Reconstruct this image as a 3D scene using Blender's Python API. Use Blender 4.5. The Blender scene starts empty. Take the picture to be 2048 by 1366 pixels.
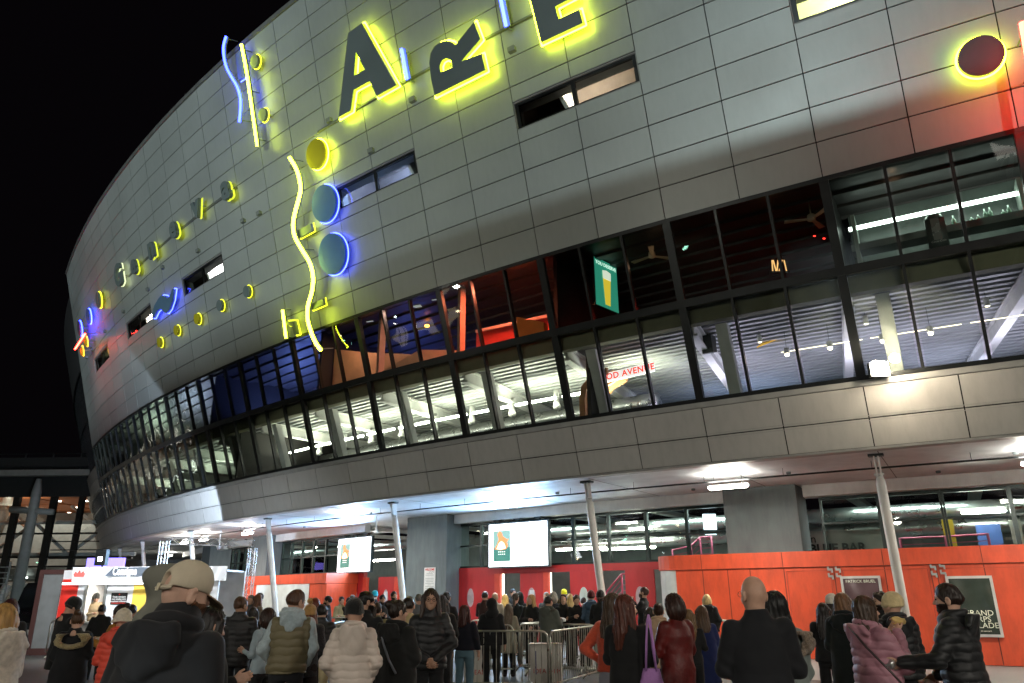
import bpy, math, random
import numpy as np
from mathutils import Vector, Matrix
random.seed(7)
R=math.radians
SC=bpy.context.scene
COL=SC.collection
# ---------------------------------------------------------------- camera (fitted) and plan of the arena
S_=0.74; EYE=1.72
F_,PIT,ROL=1482.94,0.32645,0.00795
cam=bpy.data.cameras.new('camera'); camo=bpy.data.objects.new('camera',cam); COL.objects.link(camo)
cam.sensor_width=36.; cam.lens=36.*F_/2048.; cam.clip_start=.05; cam.clip_end=2000
camo.matrix_world=Matrix.Translation((0,0,EYE))@(Matrix.Rotation(math.pi/2+PIT,4,'X')@Matrix.Rotation(-ROL,4,'Z'))
SC.camera=camo
w=bpy.data.worlds.new('World'); SC.world=w; w.use_nodes=True
nt=w.node_tree; bg=nt.nodes['Background']
sky=nt.nodes.new('ShaderNodeTexSky'); sky.sky_type='NISHITA'; sky.sun_disc=False; sky.sun_elevation=R(-8); sky.sun_rotation=R(120)
mixw=nt.nodes.new('ShaderNodeMix'); mixw.data_type='RGBA'; mixw.blend_type='ADD'; mixw.inputs[0].default_value=1
mixw.inputs[7].default_value=(.0016,.0012,.0017,1)
scw=nt.nodes.new('ShaderNodeVectorMath'); scw.operation='SCALE'; scw.inputs[3].default_value=.01
nt.links.new(sky.outputs[0],scw.inputs[0]); nt.links.new(scw.outputs[0],mixw.inputs[6]); nt.links.new(mixw.outputs[2],bg.inputs[0]); bg.inputs[1].default_value=1
SC.view_settings.view_transform='Standard'; SC.view_settings.look='None'; SC.view_settings.exposure=0; SC.view_settings.gamma=1
SC.cycles.use_denoising=True
try: SC.cycles.denoiser='OPENIMAGEDENOISE'
except Exception: pass
SC.cycles.max_bounces=7; SC.cycles.transparent_max_bounces=16; SC.cycles.glossy_bounces=3; SC.cycles.diffuse_bounces=3
SC.cycles.sample_clamp_indirect=4; SC.cycles.caustics_reflective=False; SC.cycles.caustics_refractive=False; SC.cycles.use_light_tree=True
#@LIGHTS
def zz(z): return EYE+S_*(z-1.6)
ZA,ZC,ZD,ZE,ZF=[zz(v) for v in(5.5,7.464,10.533,13.2485,27.685)]
ROW=(ZF-ZE)/14
LF,LM,LU=map(math.tan,(0.30705,0.32686,0.28658))
CX,CY,EA,EB,PHI=136.436*S_,234.266*S_,247.103*S_,180.13*S_,1.03388
T0,DT=3.0914,0.01345
def ray(u,v):
    x=u-1024.;y=v-683.; c,s=math.cos(ROL),math.sin(ROL)
    x,y=x*c-y*s,x*s+y*c
    cp,sp=math.cos(PIT),math.sin(PIT)
    return x,F_*cp+y*sp,F_*sp-y*cp
def at(u,v,z):
    r=ray(u,v);k=(z-EYE)/r[2];return Vector((r[0]*k,r[1]*k,z))
def atY(u,v,Y):
    r=ray(u,v);k=Y/r[1];return Vector((r[0]*k,Y,EYE+r[2]*k))
def flare(z):
    o=LF*(min(z,ZC)-ZA)
    if z>ZC:o+=LM*(min(z,ZE)-ZC)
    if z>ZE:o+=LU*(z-ZE)
    return o
def plan(t,o=0.):
    c,s=math.cos(PHI),math.sin(PHI); x=(EA+o)*math.cos(t);y=(EB+o)*math.sin(t)
    return CX+c*x-s*y,CY+s*x+c*y
def surf(c,z,o=0.):          # point on the flared facade: column number, height, distance out
    x,y=plan(T0+DT*c,flare(z)+o);return Vector((x,y,z))
def vert(c,z,o=0.):          # point on a vertical wall parallel to the soffit edge
    x,y=plan(T0+DT*c,o);return Vector((x,y,z))
def hit(u,v,o=0.,flared=True):
    r=ray(u,v);n=math.hypot(r[0],r[1])
    def g(k):
        X,Y,Z=r[0]/n*k,r[1]/n*k,EYE+r[2]/n*k; q=(flare(Z) if flared else 0)+o
        c,s=math.cos(PHI),math.sin(PHI);x=X-CX;y=Y-CY;x,y=c*x+s*y,-s*x+c*y
        return math.hypot(x/(EA+q),y/(EB+q))-1,Z,math.atan2(y/(EB+q),x/(EA+q))%(2*math.pi)
    k=8.
    while g(k)[0]>0 and k<140:k+=.25
    a,b=k-.25,k
    for _ in range(40):
        m=(a+b)/2
        if g(m)[0]>0:a=m
        else:b=m
    q=g(b); return (q[2]-T0)/DT,q[1]
# ---------------------------------------------------------------- helpers
def C(h):
    h=h.lstrip('#'); v=[int(h[i:i+2],16)/255 for i in(0,2,4)]
    return tuple((x/12.92 if x<=.04045 else ((x+.055)/1.055)**2.4) for x in v)
MATS={}
def pm(name,col,rough=.6,metal=0.,var=.12,vscale=3.,bump=0.,bscale=60.,coat=0.,sheen=0.,spec=.5,stretch=None,wave=None):
    if name in MATS: return MATS[name]
    if isinstance(col,str): col=C(col)
    m=bpy.data.materials.new(name); m.use_nodes=True; n=m.node_tree; b=n.nodes['Principled BSDF']
    b.inputs['Roughness'].default_value=rough; b.inputs['Metallic'].default_value=metal
    b.inputs['Coat Weight'].default_value=coat; b.inputs['Sheen Weight'].default_value=sheen
    b.inputs['Specular IOR Level'].default_value=spec
    tc=n.nodes.new('ShaderNodeTexCoord'); src=tc.outputs['Object']
    if stretch:
        mp=n.nodes.new('ShaderNodeMapping'); mp.inputs['Scale'].default_value=stretch; n.links.new(src,mp.inputs[0]); src=mp.outputs[0]
    nz=n.nodes.new('ShaderNodeTexNoise'); nz.inputs['Scale'].default_value=vscale; nz.inputs['Detail'].default_value=5
    n.links.new(src,nz.inputs['Vector'])
    rp=n.nodes.new('ShaderNodeMapRange'); rp.inputs[1].default_value=.3; rp.inputs[2].default_value=.7
    rp.inputs[3].default_value=1-var; rp.inputs[4].default_value=1+var
    n.links.new(nz.outputs[0],rp.inputs[0])
    ml=n.nodes.new('ShaderNodeVectorMath'); ml.operation='SCALE'; ml.inputs[0].default_value=col
    n.links.new(rp.outputs[0],ml.inputs[3]); n.links.new(ml.outputs[0],b.inputs['Base Color'])
    r2=n.nodes.new('ShaderNodeMapRange'); r2.inputs[1].default_value=.3; r2.inputs[2].default_value=.7
    r2.inputs[3].default_value=max(.02,rough-.07); r2.inputs[4].default_value=min(1,rough+.07)
    n.links.new(nz.outputs[0],r2.inputs[0]); n.links.new(r2.outputs[0],b.inputs['Roughness'])
    if bump:
        n2=n.nodes.new('ShaderNodeTexNoise'); n2.inputs['Scale'].default_value=bscale; n2.inputs['Detail'].default_value=3
        n.links.new(src,n2.inputs['Vector'])
        h=n2.outputs[0]
        bp=n.nodes.new('ShaderNodeBump'); bp.inputs['Strength'].default_value=bump; bp.inputs['Distance'].default_value=.02
        n.links.new(h,bp.inputs['Height']); n.links.new(bp.outputs[0],b.inputs['Normal'])
    MATS[name]=m; return m
def weather(m,amt=.06,streak=.10,sc=(2.2,2.2,.22)):
    # tone differs from panel to panel, and rain leaves faint upright streaks
    n=m.node_tree; b=n.nodes['Principled BSDF']; l=b.inputs['Base Color'].links[0]; src=l.from_socket
    g=n.nodes.new('ShaderNodeNewGeometry'); r=n.nodes.new('ShaderNodeMapRange'); r.inputs[3].default_value=1-amt; r.inputs[4].default_value=1+amt; n.links.new(g.outputs['Random Per Island'],r.inputs[0])
    tc=n.nodes.new('ShaderNodeTexCoord'); mp=n.nodes.new('ShaderNodeMapping'); mp.inputs['Scale'].default_value=sc; n.links.new(tc.outputs['Object'],mp.inputs[0])
    z=n.nodes.new('ShaderNodeTexNoise'); z.inputs['Scale'].default_value=3.; z.inputs['Detail'].default_value=6; z.inputs['Roughness'].default_value=.65; n.links.new(mp.outputs[0],z.inputs['Vector'])
    r2=n.nodes.new('ShaderNodeMapRange'); r2.inputs[1].default_value=.42; r2.inputs[2].default_value=.72; r2.inputs[3].default_value=1.; r2.inputs[4].default_value=1-streak*2; n.links.new(z.outputs[0],r2.inputs[0])
    mu=n.nodes.new('ShaderNodeMath'); mu.operation='MULTIPLY'; n.links.new(r.outputs[0],mu.inputs[0]); n.links.new(r2.outputs[0],mu.inputs[1])
    v=n.nodes.new('ShaderNodeVectorMath'); v.operation='SCALE'; n.links.new(src,v.inputs[0]); n.links.new(mu.outputs[0],v.inputs[3]); n.links.new(v.outputs[0],b.inputs['Base Color']); return m
def em(name,col,st):
    if name in MATS: return MATS[name]
    if isinstance(col,str): col=C(col)
    m=bpy.data.materials.new(name); m.use_nodes=True; n=m.node_tree; b=n.nodes['Principled BSDF']
    b.inputs['Base Color'].default_value=(*[min(.8,x) for x in col],1); b.inputs['Emission Color'].default_value=(*col,1); b.inputs['Emission Strength'].default_value=st
    b.inputs['Roughness'].default_value=.5
    MATS[name]=m; return m
def glassmat(name,tint=(.75,.85,.8),ior=1.5,gl=1.,wav=.03):
    m=bpy.data.materials.new(name); m.use_nodes=True; n=m.node_tree; n.nodes.remove(n.nodes['Principled BSDF']); out=n.nodes['Material Output']
    tr=n.nodes.new('ShaderNodeBsdfTransparent'); tr.inputs[0].default_value=(*tint,1)
    g=n.nodes.new('ShaderNodeBsdfGlossy'); g.inputs['Roughness'].default_value=.015; g.inputs[0].default_value=(gl,gl,gl,1)
    fr=n.nodes.new('ShaderNodeFresnel'); fr.inputs[0].default_value=ior
    tc=n.nodes.new('ShaderNodeTexCoord'); nz=n.nodes.new('ShaderNodeTexNoise'); nz.inputs['Scale'].default_value=.9; nz.inputs['Detail'].default_value=1
    bp=n.nodes.new('ShaderNodeBump'); bp.inputs['Strength'].default_value=wav; bp.inputs['Distance'].default_value=.3
    n.links.new(tc.outputs['Object'],nz.inputs['Vector']); n.links.new(nz.outputs[0],bp.inputs['Height']); n.links.new(bp.outputs[0],g.inputs['Normal'])
    mx=n.nodes.new('ShaderNodeMixShader'); n.links.new(fr.outputs[0],mx.inputs[0]); n.links.new(tr.outputs[0],mx.inputs[1]); n.links.new(g.outputs[0],mx.inputs[2])
    n.links.new(mx.outputs[0],out.inputs[0]); MATS[name]=m; return m
def tag(o,label=None,cat=None,group=None,kind=None):
    if label: o['label']=label
    if cat: o['category']=cat
    if group: o['group']=group
    if kind: o['kind']=kind
    return o
def empty(name,loc=(0,0,0),rz=0.,label=None,cat=None,group=None):
    o=bpy.data.objects.new(name,None); COL.objects.link(o); o.location=loc; o.rotation_euler=(0,0,rz); o.empty_display_size=.2
    return tag(o,label,cat,group)
class MB:
    def __init__(s): s.v=[];s.f=[];s.m=[];s.mi=0
    def add(s,vs,fs):
        n=len(s.v); s.v+= [tuple(p) for p in vs]; s.f+=[tuple(i+n for i in f) for f in fs]; s.m+=[s.mi]*len(fs); return s
    def hexa(s,a,b):        # a: 4 points of one face, b: 4 matching points of the other
        return s.add(list(a)+list(b),[(3,2,1,0),(4,5,6,7),(0,1,5,4),(1,2,6,5),(2,3,7,6),(3,0,4,7)])
    def box(s,c,d,rz=0.):
        x,y,z=c;dx,dy,dz=[q/2 for q in d];cs,sn=math.cos(rz),math.sin(rz)
        P=[(-dx,-dy),(dx,-dy),(dx,dy),(-dx,dy)]
        P=[(x+a*cs-b*sn,y+a*sn+b*cs) for a,b in P]
        return s.hexa([(a,b,z-dz) for a,b in P],[(a,b,z+dz) for a,b in P])
    def quad(s,a,b,c,d): return s.add([a,b,c,d],[(0,1,2,3)])
    def tube(s,p,r,n=8,cap=True):
        p=[Vector(q) for q in p]; rs=r if isinstance(r,(list,tuple)) else [r]*len(p); rings=[]
        up=Vector((0,0,1))
        for i,q in enumerate(p):
            t=(p[min(i+1,len(p)-1)]-p[max(i-1,0)])
            if t.length<1e-9: t=Vector((0,0,1))
            t.normalize(); u=up.cross(t)
            if u.length<.05: u=Vector((1,0,0)).cross(t)
            u.normalize(); w_=t.cross(u)
            rings.append([q+(u*math.cos(2*math.pi*k/n)+w_*math.sin(2*math.pi*k/n))*rs[i] for k in range(n)])
        vs=[v for rg in rings for v in rg]; fs=[]
        for i in range(len(p)-1):
            for k in range(n):
                k2=(k+1)%n; fs.append((i*n+k,i*n+k2,(i+1)*n+k2,(i+1)*n+k))
        if cap: fs.append(tuple(range(n-1,-1,-1))); fs.append(tuple((len(p)-1)*n+k for k in range(n)))
        return s.add(vs,fs)
    def prism(s,poly,z0,z1): # vertical prism
        n=len(poly); vs=[(a,b,z0) for a,b in poly]+[(a,b,z1) for a,b in poly]
        return s.add(vs,[tuple(range(n-1,-1,-1)),tuple(range(n,2*n))]+[(i,(i+1)%n,n+(i+1)%n,n+i) for i in range(n)])
    def lathe(s,c,prof,n=16):
        vs=[];fs=[];c=Vector(c)
        for r,z in prof:
            for k in range(n): vs.append(c+Vector((r*math.cos(2*math.pi*k/n),r*math.sin(2*math.pi*k/n),z)))
        for i in range(len(prof)-1):
            for k in range(n): k2=(k+1)%n; fs.append((i*n+k,i*n+k2,(i+1)*n+k2,(i+1)*n+k))
        fs.append(tuple(range(n-1,-1,-1))); fs.append(tuple((len(prof)-1)*n+k for k in range(n)))
        return s.add(vs,fs)
    def build(s,name,mat,parent=None,smooth=False,flip=True):
        me=bpy.data.meshes.new(name); me.from_pydata([tuple(v) for v in s.v],[],s.f); 
        for m in (mat if isinstance(mat,(list,tuple)) else [mat]): me.materials.append(m)
        if any(s.m): me.polygons.foreach_set('material_index',s.m)
        me.update()
        if flip:
            import bmesh
            bm=bmesh.new(); bm.from_mesh(me); bmesh.ops.recalc_face_normals(bm,faces=bm.faces); bm.to_mesh(me); bm.free()
        if smooth: me.shade_smooth()
        o=bpy.data.objects.new(name,me); COL.objects.link(o)
        if parent is not None: o.parent=parent
        return o
def localize(o,parent):
    """vertices were written in world space: move the mesh into its parent's frame"""
    bpy.context.view_layer.update()
    o.data.transform(parent.matrix_world.inverted()); return o
def text(s,size,M,mat,name,parent=None,ext=.01,align='CENTER',spacing=1.,bold=0.,shear=0.):
    cu=bpy.data.curves.new(name,'FONT'); cu.body=s; cu.size=size; cu.extrude=ext; cu.align_x=align; cu.align_y='CENTER'; cu.space_character=spacing; cu.offset=bold; cu.shear=shear
    cu.resolution_u=3
    t=bpy.data.objects.new('tmp',cu); COL.objects.link(t); bpy.context.view_layer.update()
    me=bpy.data.meshes.new_from_object(t.evaluated_get(bpy.context.evaluated_depsgraph_get())); bpy.data.objects.remove(t); bpy.data.curves.remove(cu)
    me.transform(M); me.materials.clear(); me.materials.append(mat); me.name=name
    o=bpy.data.objects.new(name,me); COL.objects.link(o)
    if parent is not None: o.parent=parent
    return o
def frame(o,ex,ey):
    ex=Vector(ex).normalized(); ey=Vector(ey).normalized(); ez=ex.cross(ey).normalized(); ey=ez.cross(ex)
    return Matrix(((ex.x,ey.x,ez.x,o[0]),(ex.y,ey.y,ez.y,o[1]),(ex.z,ey.z,ez.z,o[2]),(0,0,0,1)))
def copy_tree(o,parent=None,loc=None,rz=None):
    c=o.copy(); COL.objects.link(c)
    if parent is not None: c.parent=parent
    if loc is not None: c.location=loc
    if rz is not None: c.rotation_euler=(0,0,rz)
    for ch in list(o.children): copy_tree(ch,c)
    return c
M_clad=pm('cladding_metal',(.40,.425,.405),.42,.25,.07,.35,.04,6)
M_back=pm('dark_gap',(.012,.014,.012),.9)
M_black=pm('black_aluminium',(.014,.016,.016),.35,.4,.2)
M_soff=pm('soffit_paint',(.66,.68,.68),.55,0,.06,.6)
M_white=pm('white_paint',(.72,.72,.70),.5,0,.06,2)
M_grey=pm('grey_concrete',(.13,.15,.15),.8,0,.12,1.5,.15,30)
M_red=pm('red_panel',(.60,.070,.022),.45,0,.07,1.2,.03,8)
M_redd=pm('red_door',(.42,.02,.02),.4,0,.08,1.5)
M_steel=pm('galvanised_steel',(.45,.46,.44),.35,.85,.15,6)
M_deck=pm('steel_deck',(.30,.31,.31),.45,.15,.1,2)
M_duct=pm('duct_metal',(.5,.51,.5),.3,.9,.1,3)
M_glass=glassmat('facade_glass',(.80,.86,.82),1.5)
M_glassl=glassmat('tinted_glass',(.50,.56,.50),2.2,wav=.16)
M_glasse=glassmat('entrance_glass',(.62,.72,.68),1.5)

weather(M_clad,.035,.03); weather(M_red,.06,.16,(1.2,1.2,.4)); weather(M_soff,.0,.09,(.6,.6,1)); weather(M_white,.0,.07,(1,1,.5)); weather(M_grey,.0,.12,(1.5,1.5,.3)); weather(M_redd,.0,.08)
# ================================================================ THE GROUND AND THE SKY
g=MB(); g.quad((-400,-300,0),(400,-300,0),(400,500,0),(-400,500,0))
M_asph=pm('asphalt',(.055,.055,.052),.55,0,.25,.35,.35,40,spec=.5)
tag(g.build('ground',M_asph,flip=False),'dark asphalt forecourt','ground',kind='structure')
# paved apron under the canopy
g=MB()
cs=[-34+i for i in range(50)]
for a,b in zip(cs[:-1],cs[1:]): g.quad(vert(a,.004,.6),vert(b,.004,.6),vert(b,.004,-7.5),vert(a,.004,-7.5))
tag(g.build('pavement',pm('worn_concrete',(.26,.26,.245),.5,0,.2,.5,.2,30)),'pale worn concrete paving under the canopy','pavement',kind='structure')
# ================================================================ THE ARENA
base=vert(0,0,-8)
AR=empty('arena_building',base,0,'grey panel clad arena with a leaning curved front and a long band of windows','arena')
AI_=Matrix.Translation(base).inverted()
def W(o,p=AR):
    o.parent=p
    if p.parent is None: o.matrix_parent_inverse=p.matrix_basis.inverted()
    return o
def sweep(mb,c0,c1,prof,fl=True,step=1.,closed=True):
    n=max(1,int(round(abs(c1-c0)/step))); cs=[c0+(c1-c0)*i/n for i in range(n+1)]; k=len(prof)
    vs=[(surf if fl else vert)(c,z,o) for c in cs for z,o in prof]; fs=[]
    for i in range(n):
        for j in range(k if closed else k-1):
            j2=(j+1)%k; fs.append((i*k+j,i*k+j2,(i+1)*k+j2,(i+1)*k+j))
    if closed: fs+= [tuple(range(k-1,-1,-1)),tuple(n*k+j for j in range(k))]
    return mb.add(vs,fs)
def rect(z0,z1,o0,o1): return [(z0,o0),(z1,o0),(z1,o1),(z0,o1)]
C0,C1=-20.6,13
WINS=[(-18,-16),(-14,-12),(-10,-8),(-4,-2),(0,2),(4,6)]
WZ0,WZ1=ZE+ROW*4.45,ZE+ROW*5.45
def panel(mb,a,b,z0,z1,gx=.0065,gz=.014,th=.028):
    jt=[random.uniform(-.003,.003) for _ in range(4)]
    A=[surf(a+gx,z0+gz,jt[0]),surf(b-gx,z0+gz,jt[1]),surf(b-gx,z1-gz,jt[2]),surf(a+gx,z1-gz,jt[3])]
    B=[surf(a+gx,z0+gz,-th),surf(b-gx,z0+gz,-th),surf(b-gx,z1-gz,-th),surf(a+gx,z1-gz,-th)]
    mb.hexa(B,A)
def inwin(c): return any(a<=c<b for a,b in WINS)
cl=MB(); cc=[C0]+list(range(-20,C1+1))
for a,b in zip(cc[:-1],cc[1:]):
    m=(a+b)/2
    for r in range(14):
        z0,z1=ZE+ROW*r,ZE+ROW*(r+1)
        if inwin(m) and r==4: panel(cl,a,b,z0,WZ0)
        elif inwin(m) and r==5: panel(cl,a,b,WZ1,z1)
        else: panel(cl,a,b,z0,z1)
W(cl.build('cladding',M_clad))
# backing wall behind the joints, left open at the windows
bk=MB()
for z0,z1 in ((ZE,WZ0),(WZ1,ZF)): sweep(bk,C0,C1,rect(z0,z1,-.034,-.25))
ed=[C0]+[x for w_ in WINS for x in w_]+[C1]
for a,b in zip(ed[::2],ed[1::2]): sweep(bk,a,b,rect(WZ0,WZ1,-.036,-.25))
W(bk.build('backing_wall',M_back))
rf=MB(); sweep(rf,C0,C1,rect(ZF,ZF+.14,.05,-.5)); W(rf.build('parapet',pm('parapet_metal',(.2,.2,.19),.5,.5)))
rf=MB(); cs=[C0+i*(C1-C0)/16 for i in range(17)]
for a,b in zip(cs[:-1],cs[1:]): rf.quad(surf(a,ZF-.1,-.3),surf(b,ZF-.1,-.3),surf(b,ZF+.6,-22),surf(a,ZF+.6,-22))
for c_ in (C0,C1): rf.add([surf(c_,ZE,-.1),surf(c_,ZF-.05,-.1),surf(c_,ZF-.05,-22),surf(c_,ZE,-22)],[(0,1,2,3)])
W(rf.build('roof',M_grey))
# fascia under the window band
fa=MB()
zm=ZA+(ZC-.16-ZA)*.5
for c in range(-34,C1):
    for z0,z1 in ((ZA+.05,zm),(zm,ZC-.14)): panel(fa,c,c+1,z0,z1,.007,.012)
W(fa.build('fascia',pm('fascia_metal',(.46,.455,.43),.55,.1,.05,.35,.04,6)))
weather(pm('fascia_metal',(.46,.455,.43)),.04,.05); fb=MB(); sweep(fb,-34,C1,rect(ZA+.03,ZC-.1,-.032,-.2)); W(fb.build('fascia_backing',M_back))
tr=MB(); sweep(tr,-34,C1,rect(ZA,ZA+.05,.012,-.3)); sweep(tr,-34,C1,rect(ZC-.14,ZC-.02,.02,-.3)); sweep(tr,-34,C1,rect(zm+.05,zm+.058,.004,-.02)); sweep(tr,-34,C1,rect(zm-.058,zm-.05,.004,-.02))
W(tr.build('fascia_trim',pm('trim_metal',(.36,.365,.35),.5,.2)))
so=MB(); sweep(so,-34,C1,rect(ZA+.02,ZA+.12,-.08,-9),False); W(so.build('soffit',M_soff))
so=MB()
for i in range(-17,7): sweep(so,i*2,i*2+.012,rect(ZA+.012,ZA+.03,-.1,-5.2),False)
sweep(so,-34,C1,rect(ZA+.012,ZA+.03,-2.9,-2.925),False); W(so.build('soffit_seam',pm('seam_grey',(.2,.2,.19),.7)))
for i,(c_,o_) in enumerate(((-1.2,-2.3),(2.7,-2.4),(5.5,-2.2),(-6.1,-2.4),(-3.4,-4.2),(.9,-4.1),(-10,-3.9),(4.6,-4.4))):
    so=MB(); so.lathe(vert(c_,ZA-.05,o_),[(.05,0),(.06,.02),(.06,.06)],10); W(so.build('soffit_fitting',M_grey))
# ---- the two storey window band
def winbay(c0,c1,z0,z1,n,glass,name='window'):
    fr=MB()
    sweep(fr,c0,c1,rect(z0,z0+.09,.03,-.12)); sweep(fr,c0,c1,rect(z1-.09,z1,.03,-.12))
    for i in range(n+1):
        c=c0+(c1-c0)*i/n; wd=.022 if 0<i<n else .045
        if i==0: a,b=c,c+wd*1.2
        elif i==n: a,b=c-wd*1.2,c
        else: a,b=c-wd*.8,c+wd*.8
        fr.hexa([surf(a,z0+.09,-.12),surf(b,z0+.09,-.12),surf(b,z0+.09,.02),surf(a,z0+.09,.02)],[surf(a,z1-.09,-.12),surf(b,z1-.09,-.12),surf(b,z1-.09,.02),surf(a,z1-.09,.02)])
    f=W(fr.build(name,M_black))
    gl=MB()
    for i in range(n):
        a=c0+(c1-c0)*i/n+.04;b=c0+(c1-c0)*(i+1)/n-.04; j=[random.uniform(-.004,.004) for _ in range(4)]
        gl.quad(surf(a,z0+.08,-.03+j[0]),surf(b,z0+.08,-.03+j[1]),surf(b,z1-.08,-.03+j[2]),surf(a,z1-.08,-.03+j[3]))
    p=gl.build('pane',glass,flip=False); p.parent=f
    return f
bays=[(C0,-20)]+[(c,c+2) for c in range(-20,C1-1,2)]
for c0,c1 in bays:
    n=3 if c1-c0>1 else 1
    gm=M_glassl if c1<=-8 else M_glass
    winbay(c0,c1,ZC-.02,ZD,n,gm if c1<=-6 else M_glass); winbay(c0,c1,ZD,ZE,n,M_glassl if c1<=-10 else M_glass)
# small windows in the upper wall
for a,b in WINS:
    rv=MB()
    for (z0,z1) in ((WZ0,WZ0+.03),(WZ1-.03,WZ1)): sweep(rv,a,b,rect(z0,z1,-.02,-.5))
    for c in (a,b): 
        s=.012 if c==a else -.012
        rv.hexa([surf(c,WZ0,-.02),surf(c+s,WZ0,-.02),surf(c+s,WZ0,-.5),surf(c,WZ0,-.5)],[surf(c,WZ1,-.02),surf(c+s,WZ1,-.02),surf(c+s,WZ1,-.5),surf(c,WZ1,-.5)])
    f=W(rv.build('window',pm('window_reveal',(.3,.3,.29),.6)))
    fr=MB()
    sweep(fr,a+.02,b-.02,rect(WZ0+.03,WZ0+.09,-.06,-.14)); sweep(fr,a+.02,b-.02,rect(WZ1-.09,WZ1-.03,-.06,-.14))
    for c in (a+.04,(a+b)/2,b-.04):
        fr.hexa([surf(c-.03,WZ0+.09,-.06),surf(c+.03,WZ0+.09,-.06),surf(c+.03,WZ0+.09,-.14),surf(c-.03,WZ0+.09,-.14)],[surf(c-.03,WZ1-.09,-.06),surf(c+.03,WZ1-.09,-.06),surf(c+.03,WZ1-.09,-.14),surf(c-.03,WZ1-.09,-.14)])
    q=fr.build('frame',M_black); q.parent=f
    gl=MB(); gl.quad(surf(a+.02,WZ0+.05,-.1),surf(b-.02,WZ0+.05,-.1),surf(b-.02,WZ1-.05,-.1),surf(a+.02,WZ1-.05,-.1)); q=gl.build('pane',M_glass,flip=False); q.parent=f
    # the room behind it: floor, ceiling, partitions
    rm=MB(); H=.9
    bl=W(rm.hexa([surf(a,WZ0-.4,-.3),surf(b,WZ0-.4,-.3),surf(b,WZ0-.4,-4),surf(a,WZ0-.4,-4)],[surf(a,WZ0-.35,-.3),surf(b,WZ0-.35,-.3),surf(b,WZ0-.35,-4),surf(a,WZ0-.35,-4)]).build('room_floor',M_grey))
    rm=MB(); zt=WZ1+1.4
    rm.quad(surf(a-.3,zt,-.3),surf(b+.3,zt,-.3),surf(b+.3,zt,-2.6),surf(a-.3,zt,-2.6)); 
    rm.quad(surf(a-.3,WZ0-.4,-2.6),surf(b+.3,WZ0-.4,-2.6),surf(b+.3,zt,-2.6),surf(a-.3,zt,-2.6))
    for c in (a-.3,b+.3): rm.quad(surf(c,WZ0-.4,-.3),surf(c,WZ0-.4,-2.6),surf(c,zt,-2.6),surf(c,zt,-.3))
    W(rm.build('room_wall',pm('room_wall_brown',(.20,.16,.13),.8) if a!=4 else pm('room_wall_pale',(.7,.7,.5),.8)))
    rm=MB(); m=(a+b)/2-.15 if a!=-4 else (a+b)/2+.75
    rm.hexa([surf(m,WZ0-.3,-.6),surf(m+.06,WZ0-.3,-.6),surf(m+.06,WZ0-.3,-2.5),surf(m,WZ0-.3,-2.5)],[surf(m-.5,zt,-.6),surf(m-.44,zt,-.6),surf(m-.44,zt,-2.5),surf(m-.5,zt,-2.5)])
    if a!=4: W(rm.build('stair_soffit',pm('pale_plaster',(.75,.70,.64),.8)))
    st={0:9,-4:11,-10:12,-14:14,-18:16,4:45}[a]; cl_={-4:(.35,.5,1),-10:(.9,.92,1),-14:(1,.9,.85)}.get(a,(1,.88,.75)) if a not in(4,-18) else (1,1,.55)
    lt=bpy.data.lights.new('room_light','POINT'); lt.energy=st*{0:26,-4:34}.get(a,20 if a!=4 else 9); lt.color=cl_; lt.shadow_soft_size=.15
    lo=bpy.data.objects.new('room_light',lt); COL.objects.link(lo); lo.location=surf(a+.7,WZ1+.7,-1.2); W(lo)
# ---- inside the band: slabs, walls, ceilings
def isect(mb,a,b,z0,z1,o0,o1): return sweep(mb,a,b,[(z0,o0-0),(z1,o0),(z1,o1),(z0,o1)],False)
off0=flare(ZC); offD=flare(ZD); offE=flare(ZE)
s=MB(); sweep(s,C0,C1,rect(ZC-.3,ZC-.06,off0-.25,-11),False); W(s.build('lower_floor',M_grey))
s=MB(); sweep(s,C0,C1,rect(ZD-.42,ZD+.05,offD-.35,offD-.6),False); W(s.build('slab_edge',pm('olive_slab',(.20,.19,.12),.8)))
s=MB(); sweep(s,C0,C1,rect(ZD-.12,ZD+.04,offD-.6,-11),False)
W(s.build('upper_floor',pm('slab_underside',(.22,.22,.22),.8)))
s=MB()
for i in range(34):
    o=offD-.75-i*.32
    sweep(s,C0,C1,[(ZD-.13,o),(ZD-.13,o-.20),(ZD-.19,o-.17),(ZD-.19,o-.03)],False)
W(s.build('ceiling_deck',M_deck))
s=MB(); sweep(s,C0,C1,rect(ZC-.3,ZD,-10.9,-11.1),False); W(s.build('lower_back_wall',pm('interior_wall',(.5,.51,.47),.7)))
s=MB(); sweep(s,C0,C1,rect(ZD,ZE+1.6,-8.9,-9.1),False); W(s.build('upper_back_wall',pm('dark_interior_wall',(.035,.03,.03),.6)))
s=MB(); sweep(s,C0,C1,rect(ZE+.35,ZE+.5,offE-.25,-11),False)
for i in range(14): o=offE-.8-i*.7; sweep(s,C0,C1,[(ZE+.35,o),(ZE+.35,o-.3),(ZE+.28,o-.27),(ZE+.28,o-.03)],False)
W(s.build('upper_ceiling',pm('dark_ceiling',(.05,.045,.045),.5,.3)))
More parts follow.
